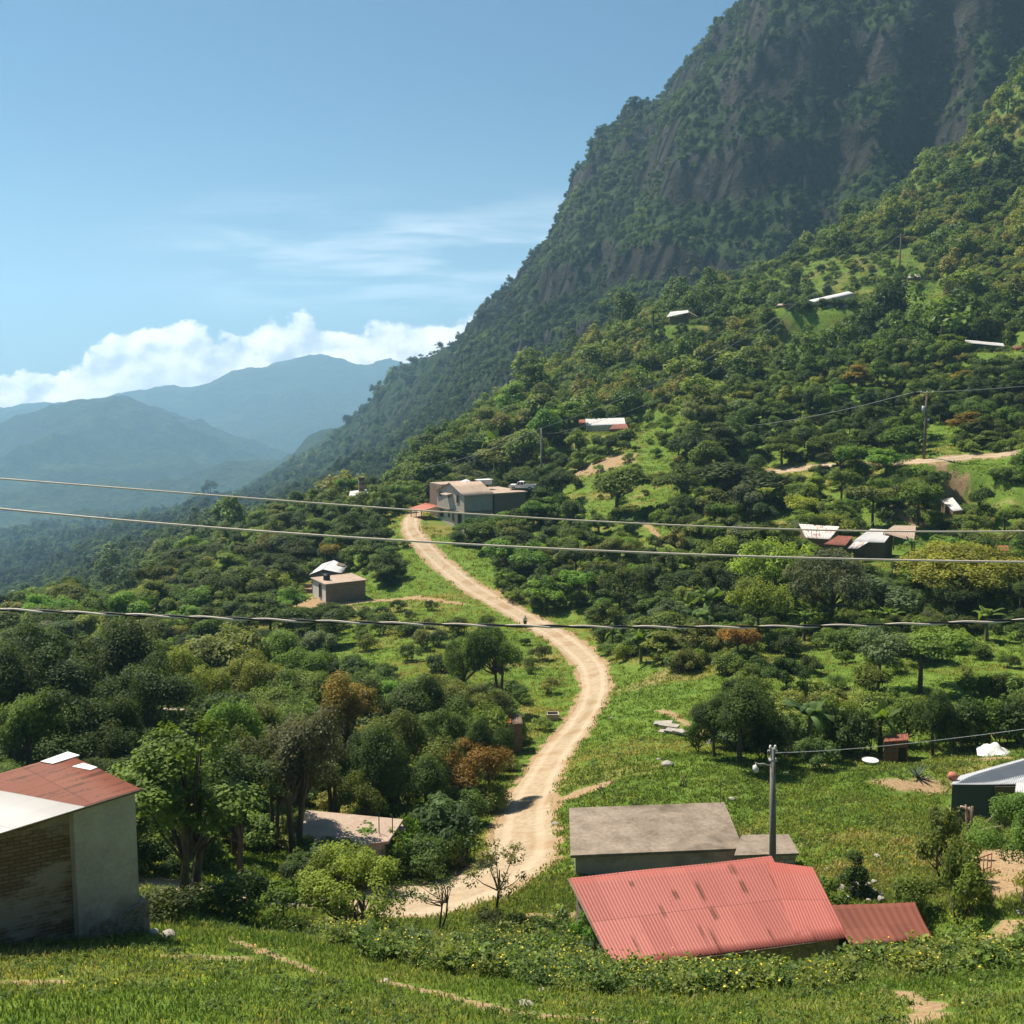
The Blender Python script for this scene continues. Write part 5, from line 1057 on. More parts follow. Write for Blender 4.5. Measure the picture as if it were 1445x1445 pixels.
# ---------------------------------------------------------------- plants: geometry
def unit(r, n, zmin=-1.0):
    z = r.uniform(zmin, 1, n); a = r.uniform(0, 2 * np.pi, n); s = np.sqrt(np.maximum(0, 1 - z * z))
    return np.stack([s * np.cos(a), s * np.sin(a), z], 1)
def leaves_at(r, P, N, L, Wr=0.55, var=0.35):
    n = len(P); N = N / (np.linalg.norm(N, axis=1)[:, None] + 1e-9)
    T = np.cross(N, unit(r, n)); T /= (np.linalg.norm(T, axis=1)[:, None] + 1e-9); B = np.cross(N, T)
    l = (L * (1 + r.uniform(-var, var, n)))[:, None]; w_ = l * Wr
    V = np.stack([P - T * l / 2, P + B * w_ / 2 - T * l * .05, P + T * l / 2, P - B * w_ / 2 - T * l * .05], 1).reshape(-1, 3)
    return V, np.arange(n * 4).reshape(-1, 4)
def crown(seed, rx, rz, nclump, crad, nleaf, leaf, zc, shape="round", gap=0.0, up=0.75):
    """clumps of leaf-sized faces spread through an uneven crown volume"""
    r = np.random.default_rng(seed)
    nL = int(r.integers(4, 8)); Lc = unit(r, nL, -.35) * r.uniform(.35, .75, (nL, 1)); Lr = r.uniform(.28, .52, nL); Lw = Lr ** 2 / (Lr ** 2).sum()
    d = unit(r, nclump, -0.55 if shape == "round" else (-0.1 if shape == "flat" else -0.25 if shape == "dome" else -0.8))
    rad = r.uniform(0.45, 1.0, nclump) ** 0.6
    lob = 1 + 0.28 * np.sin(np.arctan2(d[:, 1], d[:, 0]) * r.integers(2, 4) + r.uniform(0, 6)) * (1 - np.abs(d[:, 2]))
    Cc = d * (rad * lob)[:, None] * np.array([rx - crad * .6, rx - crad * .6, rz - crad * .5])
    if shape not in ("cone", "dome") and crad < 1.25 and nclump > 30:              # several uneven lobes rather than one ball
        j = r.choice(nL, nclump, p=Lw); q = Lc[j] + unit(r, nclump, -.5) * (Lr[j] * r.uniform(.5, 1, nclump) ** .5)[:, None]
        Cc = q * np.array([rx, rx, rz]) * np.array([1, 1, .95 if shape != "flat" else .8])
    if shape == "tall": Cc[:, :2] *= (1 - 0.45 * np.clip(Cc[:, 2:3] / rz, -.3, 1))
    if shape == "cone":
        Cc[:, 2] = r.uniform(-rz, rz, nclump); Cc[:, :2] = d[:, :2] * (rx * 0.8 * (1 - (Cc[:, 2:3] + rz) / (2 * rz)) + .05)
    Cc[:, 2] += zc
    cr = crad * r.uniform(0.6, 1.25, nclump)
    wgt = cr ** 2; cnt = np.maximum(4, (nleaf * wgt / wgt.sum()).astype(int))
    k = np.repeat(np.arange(nclump), cnt); n = len(k)
    dd = unit(r, n, -0.75); dd[:, 2] *= 0.8
    rr = cr[k] * (0.35 + 0.65 * r.uniform(0, 1, n) ** 0.5)
    P = Cc[k] + dd * rr[:, None]
    if gap > 0:
        keep = vnoise(P[:, 0] / (crad * .7) + 50, P[:, 2] / (crad * .7) + P[:, 1] * .4 + 50, seed) > gap; P = P[keep]; dd = dd[keep]; k = k[keep]; n = len(k)
    N = dd * 0.7 + unit(r, n) * 0.55 + np.array([0, 0, up])
    V, F = leaves_at(r, P, N, leaf)
    lc = np.clip(0.55 * r.uniform(0, 1, nclump)[k] + 0.45 * r.uniform(0, 1, n), 0, 1)
    return V, F, np.repeat(lc, 4), Cc
def tubes(paths, n=6):
    """list of (points, radii) -> quads"""
    Vs = []; Fs = []; o = 0
    for pts, rad in paths:
        P = np.array(pts, float); k = len(P); an = np.arange(n) * 2 * np.pi / n
        for i in range(k):
            d = P[min(i + 1, k - 1)] - P[max(i - 1, 0)]; d /= np.linalg.norm(d) + 1e-9
            a = np.cross(d, (0, 0, 1.)) if abs(d[2]) < .95 else np.cross(d, (1., 0, 0)); a /= np.linalg.norm(a); b = np.cross(d, a)
            Vs.append(P[i] + rad[i] * (np.cos(an)[:, None] * a + np.sin(an)[:, None] * b))
        idx = o + np.arange(k * n).reshape(k, n); j = np.roll(idx, -1, axis=1)
        Fs.append(np.stack([idx[:-1], j[:-1], j[1:], idx[1:]], -1).reshape(-1, 4)); o += k * n
    return np.concatenate(Vs), np.concatenate(Fs)
def limbs(seed, zc, rz, rt, Cc, nl, fork=0.5, lean=0.0, stems=1):
    r = np.random.default_rng(seed + 900); out = []
    for s in range(stems):
        ox = r.uniform(-.15, .15, 2) * (stems > 1); zf = max(0.25, (zc - rz) + rz * fork)
        top = np.array([lean * zf + r.uniform(-.1, .1) + ox[0] * 3, r.uniform(-.1, .1) + ox[1] * 3, zf])
        mid = np.array([ox[0] * 1.5, ox[1] * 1.5, 0]) * .5 + top * .5 + np.array([r.uniform(-.08, .08), r.uniform(-.08, .08), 0])
        out.append(([[ox[0], ox[1], -0.5], [ox[0], ox[1], 0.06], mid, top, top + [0, 0, rz * .5]], [rt * 1.5, rt * 1.25, rt, rt * .8, rt * .35]))
        for i in r.choice(len(Cc), min(nl, len(Cc)), replace=False):
            c = Cc[i]; m = top * .45 + c * .55 + np.array([0, 0, -.12 * rz])
            out.append(([top * .8 + mid * .2, m, c], [rt * .5, rt * .3, rt * .1]))
    return out
VAR = {}   # name -> (crownV, crownF, lc, trunkV, trunkF, width, height)
def variant(name, seed, rx, rz, nclump, crad, nleaf, leaf, trunk_h, rt, shape="round", gap=0.0, nl=6, lean=0, stems=1, fork=.5):
    zc = trunk_h + rz * 0.9
    V, F, lc, Cc = crown(seed, rx, rz, nclump, crad, nleaf, leaf, zc, shape, gap)
    tv, tf = tubes(limbs(seed, zc, rz, rt, Cc, nl, fork, lean, stems))
    VAR[name] = (V, F, lc, tv, tf, float(np.percentile(np.abs(V[:, :2]), 97)) * 2, float(np.percentile(V[:, 2], 99.3)))
# near trees, fine leaves
variant("tall_a", 1, 1.7, 2.7, 44, .62, 17000, .125, .9, .10, "tall", .46, 14, stems=2)
variant("tall_b", 2, 1.9, 2.5, 40, .7, 16000, .125, 1.1, .12, "tall", .30, 10)
variant("round_a", 3, 2.2, 1.9, 46, .62, 17000, .125, 1.2, .13, "round", .22, 10, stems=2)
variant("round_b", 4, 2.3, 2.0, 40, .75, 17000, .13, 1.3, .14, "round", .15, 8)
variant("dense_a", 5, 2.2, 2.1, 55, .66, 18000, .13, .9, .14, "round", .05, 8)
variant("small_a", 6, 1.15, 1.0, 24, .30, 2600, .085, .9, .05, "round", .42, 9)
variant("small_b", 7, 1.0, 1.1, 18, .30, 1500, .085, 1.0, .05, "round", .42, 9, stems=2)
variant("dome_a", 8, 1.7, 1.15, 80, .34, 13000, .085, .15, .07, "dome", .10, 12, stems=3, fork=.25)
# mid distance
for i, (sh, rx, rz, th, gp) in enumerate([("round", 2.6, 2.2, 1.6, .12), ("round", 2.9, 2.0, 1.3, .2), ("tall", 2.1, 3.0, 1.6, .15), ("round", 2.4, 2.5, 1.2, .05), ("flat", 3.2, 1.3, 2.6, .15), ("flat", 3.0, 1.6, 2.0, .1)]):
    variant("mid_%s" % "abcdef"[i], 20 + i, rx, rz, 38, .85, 6500, .27, th, .16, sh, gp, 6)
variant("big_dome", 28, 5.0, 3.4, 130, 1.0, 20000, .25, 1.2, .25, "dome", .12, 12)
variant("big_flat", 29, 3.6, 2.0, 70, .85, 10000, .24, 2.0, .18, "dome", .12, 10)
# shrubs
variant("shrub_a", 31, 1.0, .85, 26, .38, 2600, .12, .05, .05, "round", .1, 5, stems=2, fork=.3)
variant("shrub_b", 32, 1.15, .75, 28, .34, 2400, .13, .05, .04, "round", .25, 5, stems=3, fork=.3)
variant("shrub_c", 33, .8, 1.1, 26, .36, 2400, .12, .05, .04, "cone", .1, 4)
variant("shrub_d", 34, 1.3, .7, 34, .40, 3400, .155, .05, .04, "round", .15, 5, stems=3, fork=.3)
# far, coarse
for i, (sh, rx, rz) in enumerate([("round", 3.4, 3.0), ("round", 3.8, 2.5), ("tall", 2.9, 3.8), ("round", 3.0, 3.4)]):
    variant("far_%s" % "abcd"[i], 50 + i, rx, rz, 30, 1.15, 1150, .60, .8, .2, sh, .08, 0)

MESH = {}
def meshes(v):
    if v not in MESH:
        V, F, lc, tv, tf, w_, h_ = VAR[v]
        MESH[v] = (np_mesh("crown_" + v, V, F, [M_LEAF], {"lc": lc}), np_mesh("trunk_" + v, tv, tf, [M_BARK], smooth=True))
    return MESH[v]
MESH1 = {}
def mesh_one(v):
    if v not in MESH1:
        V, F, lc, tv, tf, w_, h_ = VAR[v]
        MESH1[v] = np_mesh("tree_" + v, np.concatenate([V, tv]), np.concatenate([F, tf + len(V)]), [M_LEAF, M_BARK], {"lc": np.concatenate([lc, np.zeros(len(tv))])}, midx=np.r_[np.zeros(len(F)), np.ones(len(tf))])
    return MESH1[v]
PLANTS = []      # bookkeeping for spacing and labels
def add_plant(kind, v, pos, width, height, tint, label=None, whole=None, jit=0.12, rot=None):
    V, F, lc, tv, tf, w0, h0 = VAR[v]
    sx, sz = width / w0, height / h0
    rot = random.uniform(0, 6.28) if rot is None else rot
    c = np.array(TINT[tint]) * (1 + np.array([random.uniform(-jit, jit) for _ in range(3)]))
    loc = (float(pos[0]), float(pos[1]), float(pos[2]) - 0.03)
    if whole is None: whole = pos[1] > 105 or kind == "shrub"
    if whole:
        o = link(kind, mesh_one(v), None, loc); o.rotation_euler = (0, 0, rot); o.scale = (sx, sx, sz); o.color = (*c, 1)
    else:
        o = empty(kind, loc)
        cm, tm = meshes(v)
        k = link("trunk", tm, o); k.rotation_euler = (0, 0, rot); k.scale = (sx, sx, sz)
        k = link("crown", cm, o); k.rotation_euler = (0, 0, rot); k.scale = (sx, sx, sz); k.color = (*c, 1)
    px, py = proj(pos[0], pos[1], pos[2] + height * .6)
    PLANTS.append(dict(o=o, kind=kind, x=pos[0], y=pos[1], r=width / 2, h=height, tint=tint, px=float(px), py=float(py), label=label, shape=v))
    return o
def by_pixel(kind, v, px, top, base, wpx, tint, label, Y=None, ymin=9, **kw):
    p = hit(px, base, ymin) if Y is None else at(px, Y)
    s = p[1] / FOC * 1.0
    zt = W(px, top, p[1])[2]
    return add_plant(kind, v, p, wpx * s, max(0.4, zt - p[2]), tint, label, **kw)

# banana plants
def banana_leaf(r, L, wd, az, rise, droop):
    n = 9; pts = []
    for i in range(n):
        s = i / (n - 1); rr = L * s; e = rise - droop * s * s
        pts.append((rr * math.cos(rise) * (1 - .25 * s * s), rr * math.sin(rise) - droop * L * s * s))
    V = []; uvs = []
    for i, (a, z) in enumerate(pts):
        s = i / (n - 1); w_ = wd * (0.12 if s < .1 else math.sin(math.pi * min(1, .12 + .88 * s) ** .8) ** .6 if s < .98 else .05)
        for q in (-1, -.5, 0, .5, 1):
            y = q * w_; zz = z - abs(q) * w_ * .35 + r.uniform(-.03, .03) * abs(q)
            V.append((a * math.cos(az) - y * math.sin(az), a * math.sin(az) + y * math.cos(az), zz))
    idx = np.arange(n * 5).reshape(n, 5)
    F = np.stack([idx[:-1, :-1], idx[1:, :-1], idx[1:, 1:], idx[:-1, 1:]], -1).reshape(-1, 4)
    return np.array(V), F
BAN = []
def banana_protos():
    r = random.Random(8)
    for k in range(2):
        stem = np_mesh("banana_stem", *tubes([([[0, 0, -.3], [0, 0, .1], [.05, 0, 1.2], [.08, .03, 2.3]], [.20, .18, .14, .09])]), [M_BSTEM], smooth=True)
        lv = []
        for i in range(12):
            V, F = banana_leaf(r, r.uniform(1.7, 2.7), r.uniform(.20, .30), i * 2.4 + r.uniform(-.3, .3), r.uniform(.35, 1.4), r.uniform(.35, 1.0))
            V = V + np.array([.08, .03, 2.15])
            lv.append(np_mesh("banana_leaf", V, F, [M_LEAF], {"lc": [r.uniform(.2, 1)] * len(V)}, smooth=True))
        BAN.append((stem, lv))
M_BSTEM = bark_mat("banana_stem", (0.20, 0.19, 0.08))
banana_protos()
def banana(px, base, top, label, tint="teal", Y=None, ymin=9):
    p = hit(px, base, ymin) if Y is None else at(px, Y)
    s = (W(px, top, p[1])[2] - p[2]) / 4.3
    o = empty("banana_plant", (p[0], p[1], p[2]))
    stem, lv = BAN[len(PLANTS) % 2]; rot = random.uniform(0, 6.28)
    c = np.array(TINT[tint]) * (.72 if tint == 'bright' else 1.0)
    for nm, me in [("stem", stem)] + [("leaf", l) for l in lv]:
        k = link(nm, me, o); k.scale = (s, s, s); k.rotation_euler = (0, 0, rot); k.color = (*c, 1)
    a, b = proj(p[0], p[1], p[2] + 2)
    PLANTS.append(dict(o=o, kind="banana_plant", x=p[0], y=p[1], r=1.6 * s, h=4 * s, tint=tint, px=float(a), py=float(b), label=label, shape="banana"))

# ---------------------------------------------------------------- stuff: many small instances held by ONE object
def stuff(name, srcs, pts, scl, rot, pick, tint, mats, label, cat, tilt=None):
    Vs = []; Fs = []; src = []; lc = []; mi = []; o = 0
    for i, s in enumerate(srcs):
        V, F, l = s[:3]; Vs.append(V); Fs.append(F + o); o += len(V); src.append(np.full(len(V), i + 1.0)); lc.append(l); mi.append(s[3] if len(s) > 3 else np.zeros(len(F)))
    n = len(pts); z = np.zeros(o)
    me = np_mesh(name, np.concatenate(Vs + [pts]), np.concatenate(Fs), mats,
                 {"src": np.r_[np.concatenate(src), np.zeros(n)], "lc": np.r_[np.concatenate(lc), np.zeros(n)], "scl": np.r_[z, scl], "rot": np.r_[z, rot],
                  "pick": np.r_[z, pick], "tint": np.r_[z, tint]}, midx=np.concatenate(mi))
    ob = link(name, me); tag(ob, label, cat, kind="stuff")
    g = bpy.data.node_groups.new(name, 'GeometryNodeTree')
    g.interface.new_socket("Geometry", in_out='INPUT', socket_type='NodeSocketGeometry'); g.interface.new_socket("Geometry", in_out='OUTPUT', socket_type='NodeSocketGeometry')
    N = g.nodes; L = g.links; gi = N.new("NodeGroupInput"); go = N.new("NodeGroupOutput")
    def na(k):
        a = N.new("GeometryNodeInputNamedAttribute"); a.data_type = 'FLOAT'; a.inputs["Name"].default_value = k; return a.outputs["Attribute"]
    def cmp(a, v):
        c = N.new("FunctionNodeCompare"); c.data_type = 'FLOAT'; c.operation = 'EQUAL'; L.new(a, c.inputs[0]); c.inputs[1].default_value = v; c.inputs["Epsilon"].default_value = 0.2; return c.outputs[0]
    def sepg(v):
        s = N.new("GeometryNodeSeparateGeometry"); s.domain = 'POINT'; L.new(gi.outputs[0], s.inputs[0]); L.new(cmp(na("src"), v), s.inputs[1]); return s.outputs[0]
    join = N.new("GeometryNodeGeometryToInstance")
    for i in range(len(srcs)): L.new(sepg(i + 1.0), join.inputs[0])
    io = N.new("GeometryNodeInstanceOnPoints"); L.new(sepg(0.0), io.inputs["Points"]); L.new(join.outputs[0], io.inputs["Instance"])
    io.inputs["Pick Instance"].default_value = True
    f2i = N.new("FunctionNodeFloatToInt"); L.new(na("pick"), f2i.inputs[0]); L.new(f2i.outputs[0], io.inputs["Instance Index"])
    cx = N.new("ShaderNodeCombineXYZ"); L.new(na("rot"), cx.inputs[2]); L.new(cx.outputs[0], io.inputs["Rotation"])
    cs = N.new("ShaderNodeCombineXYZ"); a = na("scl")
    for k in range(3): L.new(a, cs.inputs[k])
    L.new(cs.outputs[0], io.inputs["Scale"]); L.new(io.outputs[0], go.inputs[0])
    md = ob.modifiers.new("scatter", 'NODES'); md.node_group = g
    return ob
def src_of(v):
    V, F, lc, tv, tf, w_, h_ = VAR[v]
    return (np.concatenate([V, tv]), np.concatenate([F, tf + len(V)]), np.r_[lc, np.zeros(len(tv))], np.r_[np.zeros(len(F)), np.ones(len(tf))])
def inside(poly, x, y):
    r = np.zeros(len(x), bool); n = len(poly)
    for i in range(n):
        x1, y1 = poly[i]; x2, y2 = poly[(i + 1) % n]
        c = (y1 > y) != (y2 > y)
        r ^= c & (x < (x2 - x1) * (y - y1) / (y2 - y1 + 1e-9) + x1)
    return r
def cand(n, y0, y1, u0=-0.52, u1=0.52, area=1.0):
    """random ground points: area=1 even on the ground, 0 even in log-distance"""
    if area: y = np.sqrt(rng.uniform(y0 * y0, y1 * y1, n))
    else: y = np.exp(rng.uniform(math.log(y0), math.log(y1), n))
    u = rng.uniform(u0, u1, n); x = u * y
    return x, y, terr(x, y)
# ---------------------------------------------------------------- where things grow
GRASS_POLY = [
 [(790, 1140), (800, 1060), (850, 985), (872, 940), (900, 925), (955, 955), (1000, 1000), (1000, 1062), (1110, 1078), (1240, 1080), (1330, 1068), (1500, 1052), (1500, 1330), (1330, 1290), (1230, 1340), (1195, 1240), (1120, 1200), (1040, 1120), (810, 1130)],
 [(1010, 965), (1130, 905), (1225, 925), (1290, 950), (1360, 915), (1500, 890), (1500, 990), (1320, 965), (1200, 1000), (1120, 975), (1030, 985)],
 [(470, 905), (520, 872), (600, 852), (690, 872), (740, 905), (815, 950), (822, 985), (775, 1020), (700, 965), (640, 940), (560, 960), (490, 940)],
 [(80, 872), (160, 838), (220, 818), (240, 830), (190, 870), (120, 890)],
 [(1010, 405), (1130, 372), (1290, 345), (1310, 395), (1235, 432), (1150, 415), (1060, 430)],
 [(880, 612), (960, 575), (985, 590), (960, 612), (900, 625)],
 [(780, 685), (900, 622), (955, 650), (985, 700), (910, 745), (800, 705)],
 [(-60, 1325), (200, 1318), (330, 1300), (600, 1330), (840, 1360), (1500, 1340), (1500, 1500), (-60, 1500)],
 [(690, 1200), (700, 1115), (740, 1065), (800, 990), (830, 995), (770, 1090), (720, 1150), (700, 1240)],
 [(425, 862), (420, 815), (520, 812), (560, 835), (660, 850), (640, 870), (520, 872)],
 [(895, 735), (955, 745), (965, 790), (900, 780)],
 [(725, 1300), (760, 1240), (815, 1225), (830, 1300)],
 [(800, 1125), (1045, 1115), (1135, 1190), (1205, 1250), (1200, 1340), (870, 1372), (790, 1250)],
 [(940, 945), (1015, 965), (1012, 1060), (995, 1062), (950, 1000)],
 [(1100, 452), (1180, 440), (1212, 470), (1130, 492)], [(1300, 600), (1345, 595), (1352, 652), (1290, 655)], [(1370, 690), (1460, 680), (1460, 752), (1400, 742)],
 [(985, 545), (1040, 530), (1052, 560), (990, 572)], [(1262, 420), (1330, 400), (1342, 440), (1270, 462)], [(1060, 690), (1110, 682), (1120, 712), (1075, 722)],
 [(515, 1240), (600, 1238), (700, 1205), (765, 1215), (800, 1300), (740, 1335), (540, 1335)],
 [(205, 1275), (205, 1235), (240, 1240), (420, 1268), (400, 1290), (300, 1290)],
]
BUSHY = [5, 6, 2, 4, 1]          # of those, ones with scattered small bushes

def project_ground(x, y, z): return proj(x, y, z)
def is_grass(px, py):
    r = np.zeros(len(px), bool)
    for p in GRASS_POLY: r |= inside(p, px, py)
    return r
def road_gap(x, y, pad):
    d, k = dist_to(ROAD, x, y); r = d < RW[k] + pad
    d, k = dist_to(UROAD, x, y); r |= d < UW[k] + pad
    return r
def foot_gap(x, y, pad=0.0):
    r = np.zeros(len(x), bool)
    for fx, fy, fr in FOOT: r |= (x - fx) ** 2 + (y - fy) ** 2 < (fr + pad) ** 2
    return r
def sight_gap(x, y, z, h):
    """plants that would stand in front of something the photo shows clear"""
    px, py = proj(x, y, z); p2, top = proj(x, y, z + h); r = np.zeros(len(x), bool)
    for (x0, x1, y0, y1, Y) in CLEAR:
        m_ = h * .42 * FOC / y; r |= (px > x0 - m_) & (px < x1 + m_) & (top < y1) & (py > y0) & (y < Y)
    return r
CLEAR = [(545, 745, 1248, 1300, 43.5), (475, 600, 872, 935, 122), (570, 815, 862, 955, 108),   # image windows that nothing nearer than Y may cover
 (555, 640, 715, 760, 200), (565, 690, 755, 850, 175), (655, 830, 815, 930, 140), (745, 880, 895, 1010, 110), (770, 850, 1000, 1060, 85), (690, 815, 1050, 1215, 62),
 (600, 760, 664, 735, 188), (612, 652, 725, 748, 188), (1120, 1300, 735, 785, 128), (812, 892, 585, 610, 236), (930, 990, 432, 462, 325), (1130, 1210, 408, 440, 296), (1322, 1362, 698, 725, 150),
 (432, 522, 785, 850, 148), (492, 522, 680, 702, 230), (1270, 1310, 540, 660, 163), (1210, 1262, 640, 670, 166), (1300, 1425, 632, 662, 165), (1060, 1140, 655, 670, 185), (1278, 1300, 382, 396, 325), (1355, 1445, 478, 500, 240), (752, 775, 610, 690, 190),
 (880, 1000, 960, 1050, 76), (740, 800, 990, 1025, 84), (412, 575, 1150, 1200, 48), (690, 722, 1005, 1035, 76), (240, 266, 995, 1002, 72), (1240, 1290, 1025, 1075, 70), (1110, 1170, 945, 1060, 70), (1215, 1270, 970, 1060, 70), (1280, 1340, 885, 975, 92)]

# ---- trees and bushes one can point at
T = "broadleaf_tree"; B_ = "shrub"
by_pixel(T, "tall_a", 262, 1030, 1288, 185, "mid", "tall airy tree just right of the brick house, standing behind its grey corner")
by_pixel(T, "round_a", 418, 1015, 1222, 165, "grey", "grey-green tree shading the left end of the concrete slab roof")
by_pixel(T, "tall_b", 340, 1050, 1250, 120, "dark", "dark slim tree between the tall airy tree and the slab roof")
by_pixel(B_, "dome_a", 497, 1200, 1312, 150, "yellow", "rounded yellow-green bush in front of the dirt road's lower bend")
by_pixel(T, "small_b", 618, 1222, 1314, 66, "mid", "little thin tree against the pale road bend, right of the yellow-green bush", rot=1.0)
by_pixel(T, "small_a", 704, 1185, 1312, 92, "olive", "small round-topped tree against the pale road, nearest the red roof")
by_pixel(T, "round_b", 650, 1048, 1140, 120, "orange", "bush-like tree with orange-tinged leaves beside the dirt road")
by_pixel(B_, "shrub_d", 640, 1125, 1205, 120, "teal", "blue-green leafy bush below the orange-tinged tree")
by_pixel(T, "round_a", 556, 1082, 1165, 115, "teal", "blue-green small tree behind the concrete slab roof")
by_pixel(B_, "shrub_b", 520, 1165, 1225, 100, "bright", "bright green bush overgrowing the front edge of the slab roof")
by_pixel(B_, "shrub_a", 440, 1180, 1225, 60, "mid", "green bush at the foot of the grey-green tree")
by_pixel(B_, "shrub_b", 585, 1180, 1222, 80, "bright", "wide bright bush left of the road, above the yellow-green bush")
by_pixel(B_, "shrub_d", 650, 1180, 1225, 60, "yellow", "yellowish weedy bush at the left verge of the dirt road")
for a_, tp_, bs_, wd_, v_, ti_ in ((425, 1198, 1240, 55, "shrub_b", "mid"), (470, 1186, 1240, 70, "shrub_a", "bright"), (548, 1172, 1232, 70, "shrub_b", "mid"), (575, 1150, 1215, 50, "shrub_b", "bright")):
    by_pixel(B_, v_, a_, tp_, bs_, wd_, ti_, None)
for a_, tp_, Y_, wd_, v_, ti_ in ((664, 730, 180, 40, "mid_a", "mid"), (698, 724, 181, 44, "mid_b", "bright"), (727, 718, 183, 44, "mid_a", "mid"), (690, 738, 174, 50, "mid_d", "mid"), (648, 749, 178, 26, "shrub_a", "teal"), (752, 706, 185, 38, "mid_d", "bright"), (720, 735, 174, 46, "mid_b", "olive")):
    p = at(a_, Y_); add_plant(T if v_[0] == "m" else B_, v_, p, wd_ * Y_ / FOC, max(1.0, W(a_, tp_, Y_)[2] - p[2]), ti_)
by_pixel(B_, "shrub_a", 330, 1235, 1300, 110, "dark", "dark bush at the foot of the dark slim tree")
by_pixel(B_, "shrub_a", 245, 1250, 1305, 90, "dark", "dark bush at the foot of the tall airy tree")
by_pixel(B_, "shrub_b", 395, 1245, 1300, 90, "mid", "green bush beside the path, left of the yellow-green bush")
by_pixel(B_, "shrub_b", 830, 1285, 1335, 50, "bright", "big-leaved plant climbing at the left end of the red roof")
by_pixel(B_, "shrub_a", 690, 1285, 1320, 50, "dark", "dark low bush under the small round-topped tree")
by_pixel(B_, "shrub_a", 735, 1288, 1318, 44, "dark", "dark low bush right of the small round-topped tree")
by_pixel(B_, "shrub_c", 1205, 1200, 1262, 44, "dark", "pointed dark shrub behind the stone heap")
by_pixel(B_, "shrub_b", 1172, 1240, 1280, 50, "mid", "green bush between the red roof and the stone heap")
by_pixel(B_, "shrub_b", 1335, 1140, 1245, 80, "olive", "twiggy olive bush beside the broken post")
by_pixel(B_, "shrub_d", 1352, 1200, 1298, 85, "mid", "broad-leaved green bush in front of the bar gate")
by_pixel(B_, "shrub_a", 1290, 1235, 1285, 60, "mid", "low green bush left of the broad-leaved bush")
by_pixel(T, "round_b", 1446, 1128, 1275, 130, "bright", "bright leafy tree cut by the right edge, in front of the grey-roofed shed")
by_pixel(B_, "shrub_b", 1388, 1155, 1190, 60, "olive", "olive bush in front of the grey-roofed shed's wall")
by_pixel(T, "dense_a", 1045, 958, 1078, 120, "dark", "dense dark tree at the upper edge of the meadow, left of the banana plant")
by_pixel(T, "round_b", 1008, 985, 1068, 70, "dark", "lower dark tree left of the dense dark tree by the meadow")
by_pixel(T, "dense_a", 1316, 970, 1066, 70, "dark", "dark tree right of the little rusty hut")
by_pixel(B_, "shrub_d", 1385, 990, 1055, 90, "dark", "dark hedge bush behind the white tarpaulin")
by_pixel(B_, "shrub_d", 1440, 985, 1050, 90, "dark", "dark hedge bush at the right edge behind the grey-roofed shed")
by_pixel(B_, "shrub_d", 1200, 1000, 1065, 80, "dark", "dark bush between the two banana plants")
by_pixel(B_, "shrub_d", 1090, 1020, 1075, 60, "dark", "dark bush at the left foot of the larger banana plant")
by_pixel(B_, "shrub_b", 1150, 1040, 1085, 60, "teal", "blue-green plant at the right foot of the larger banana plant")
by_pixel(T, "mid_e", 1298, 886, 978, 118, "bright", "flat-topped bright tree with forked trunk on the grass slope", rot=.6, whole=False)
by_pixel(T, "mid_f", 1238, 888, 975, 84, "grey", "grey-green flat-topped tree left of the forked bright one", whole=False)
by_pixel(T, "big_flat", 1092, 764, 850, 112, "yellow", "yellow-crowned tree below the rusty roofs", Y=118, whole=False)
by_pixel(T, "big_flat", 1070, 818, 885, 78, "yellow", "smaller yellow-crowned tree just below the yellow-crowned one", Y=106, whole=False)
by_pixel(T, "big_dome", 1357, 768, 900, 158, "yellow", "big domed yellow-green tree near the right edge", Y=112, whole=False)
by_pixel(T, "big_dome", 1172, 778, 890, 110, "grey", "grey-green tree right below the rusty roofs", Y=110)
by_pixel(T, "mid_d", 1245, 815, 900, 90, "grey", "grey-green tree left of the big domed tree", Y=108)
by_pixel(T, "mid_e", 1178, 628, 682, 62, "bright", "spreading bright tree at the lower edge of the upper road", Y=166)
by_pixel(T, "mid_b", 1240, 634, 684, 66, "bright", "rounded bright tree at the lower edge of the upper road", Y=162)
by_pixel(T, "mid_d", 1050, 655, 740, 120, "dark", "large dark tree below the left end of the upper road", Y=172)
by_pixel(T, "mid_a", 958, 655, 715, 65, "mid", "tree on the dry slope left of the large dark tree", Y=178)
by_pixel(T, "mid_d", 868, 660, 735, 75, "mid", "dark-sided tree on the dry slope right of the block house", Y=178)
for a_, tp_, bs_, wd_, v_, ti_ in ((1075, 990, 1072, 60, "shrub_d", "dark"), (1180, 985, 1062, 70, "shrub_d", "mid"), (1222, 1005, 1064, 50, "shrub_a", "dark"), (1350, 1000, 1062, 60, "shrub_d", "dark"), (1412, 990, 1052, 70, "shrub_d", "mid"), (1280, 985, 1050, 60, "shrub_a", "mid"), (1465, 980, 1046, 70, "shrub_d", "dark"), (985, 1010, 1062, 40, "shrub_a", "dark"), (1110, 1005, 1068, 50, "shrub_b", "teal")):
    by_pixel(B_, v_, a_, tp_, bs_, wd_, ti_, None)
banana(1140, 1072, 948, "larger banana plant at the top of the meadow, right of the dense dark tree", "teal")
banana(1242, 1062, 970, "smaller banana plant left above the rusty hut", "bright")
banana(1282, 785, 742, "banana plant in front of the white sheet roof", "teal", Y=127)
banana(1005, 880, 800, "banana plant in the dark hollow left of the yellow-crowned trees", "bright", Y=116)
banana(985, 905, 830, "lower of the banana plants in the dark hollow", "teal", Y=110)
banana(905, 930, 870, "banana plant right above the road bend", "bright", Y=108)
banana(915, 470, 420, "banana plant beside the open hillside shed", "teal", Y=322)
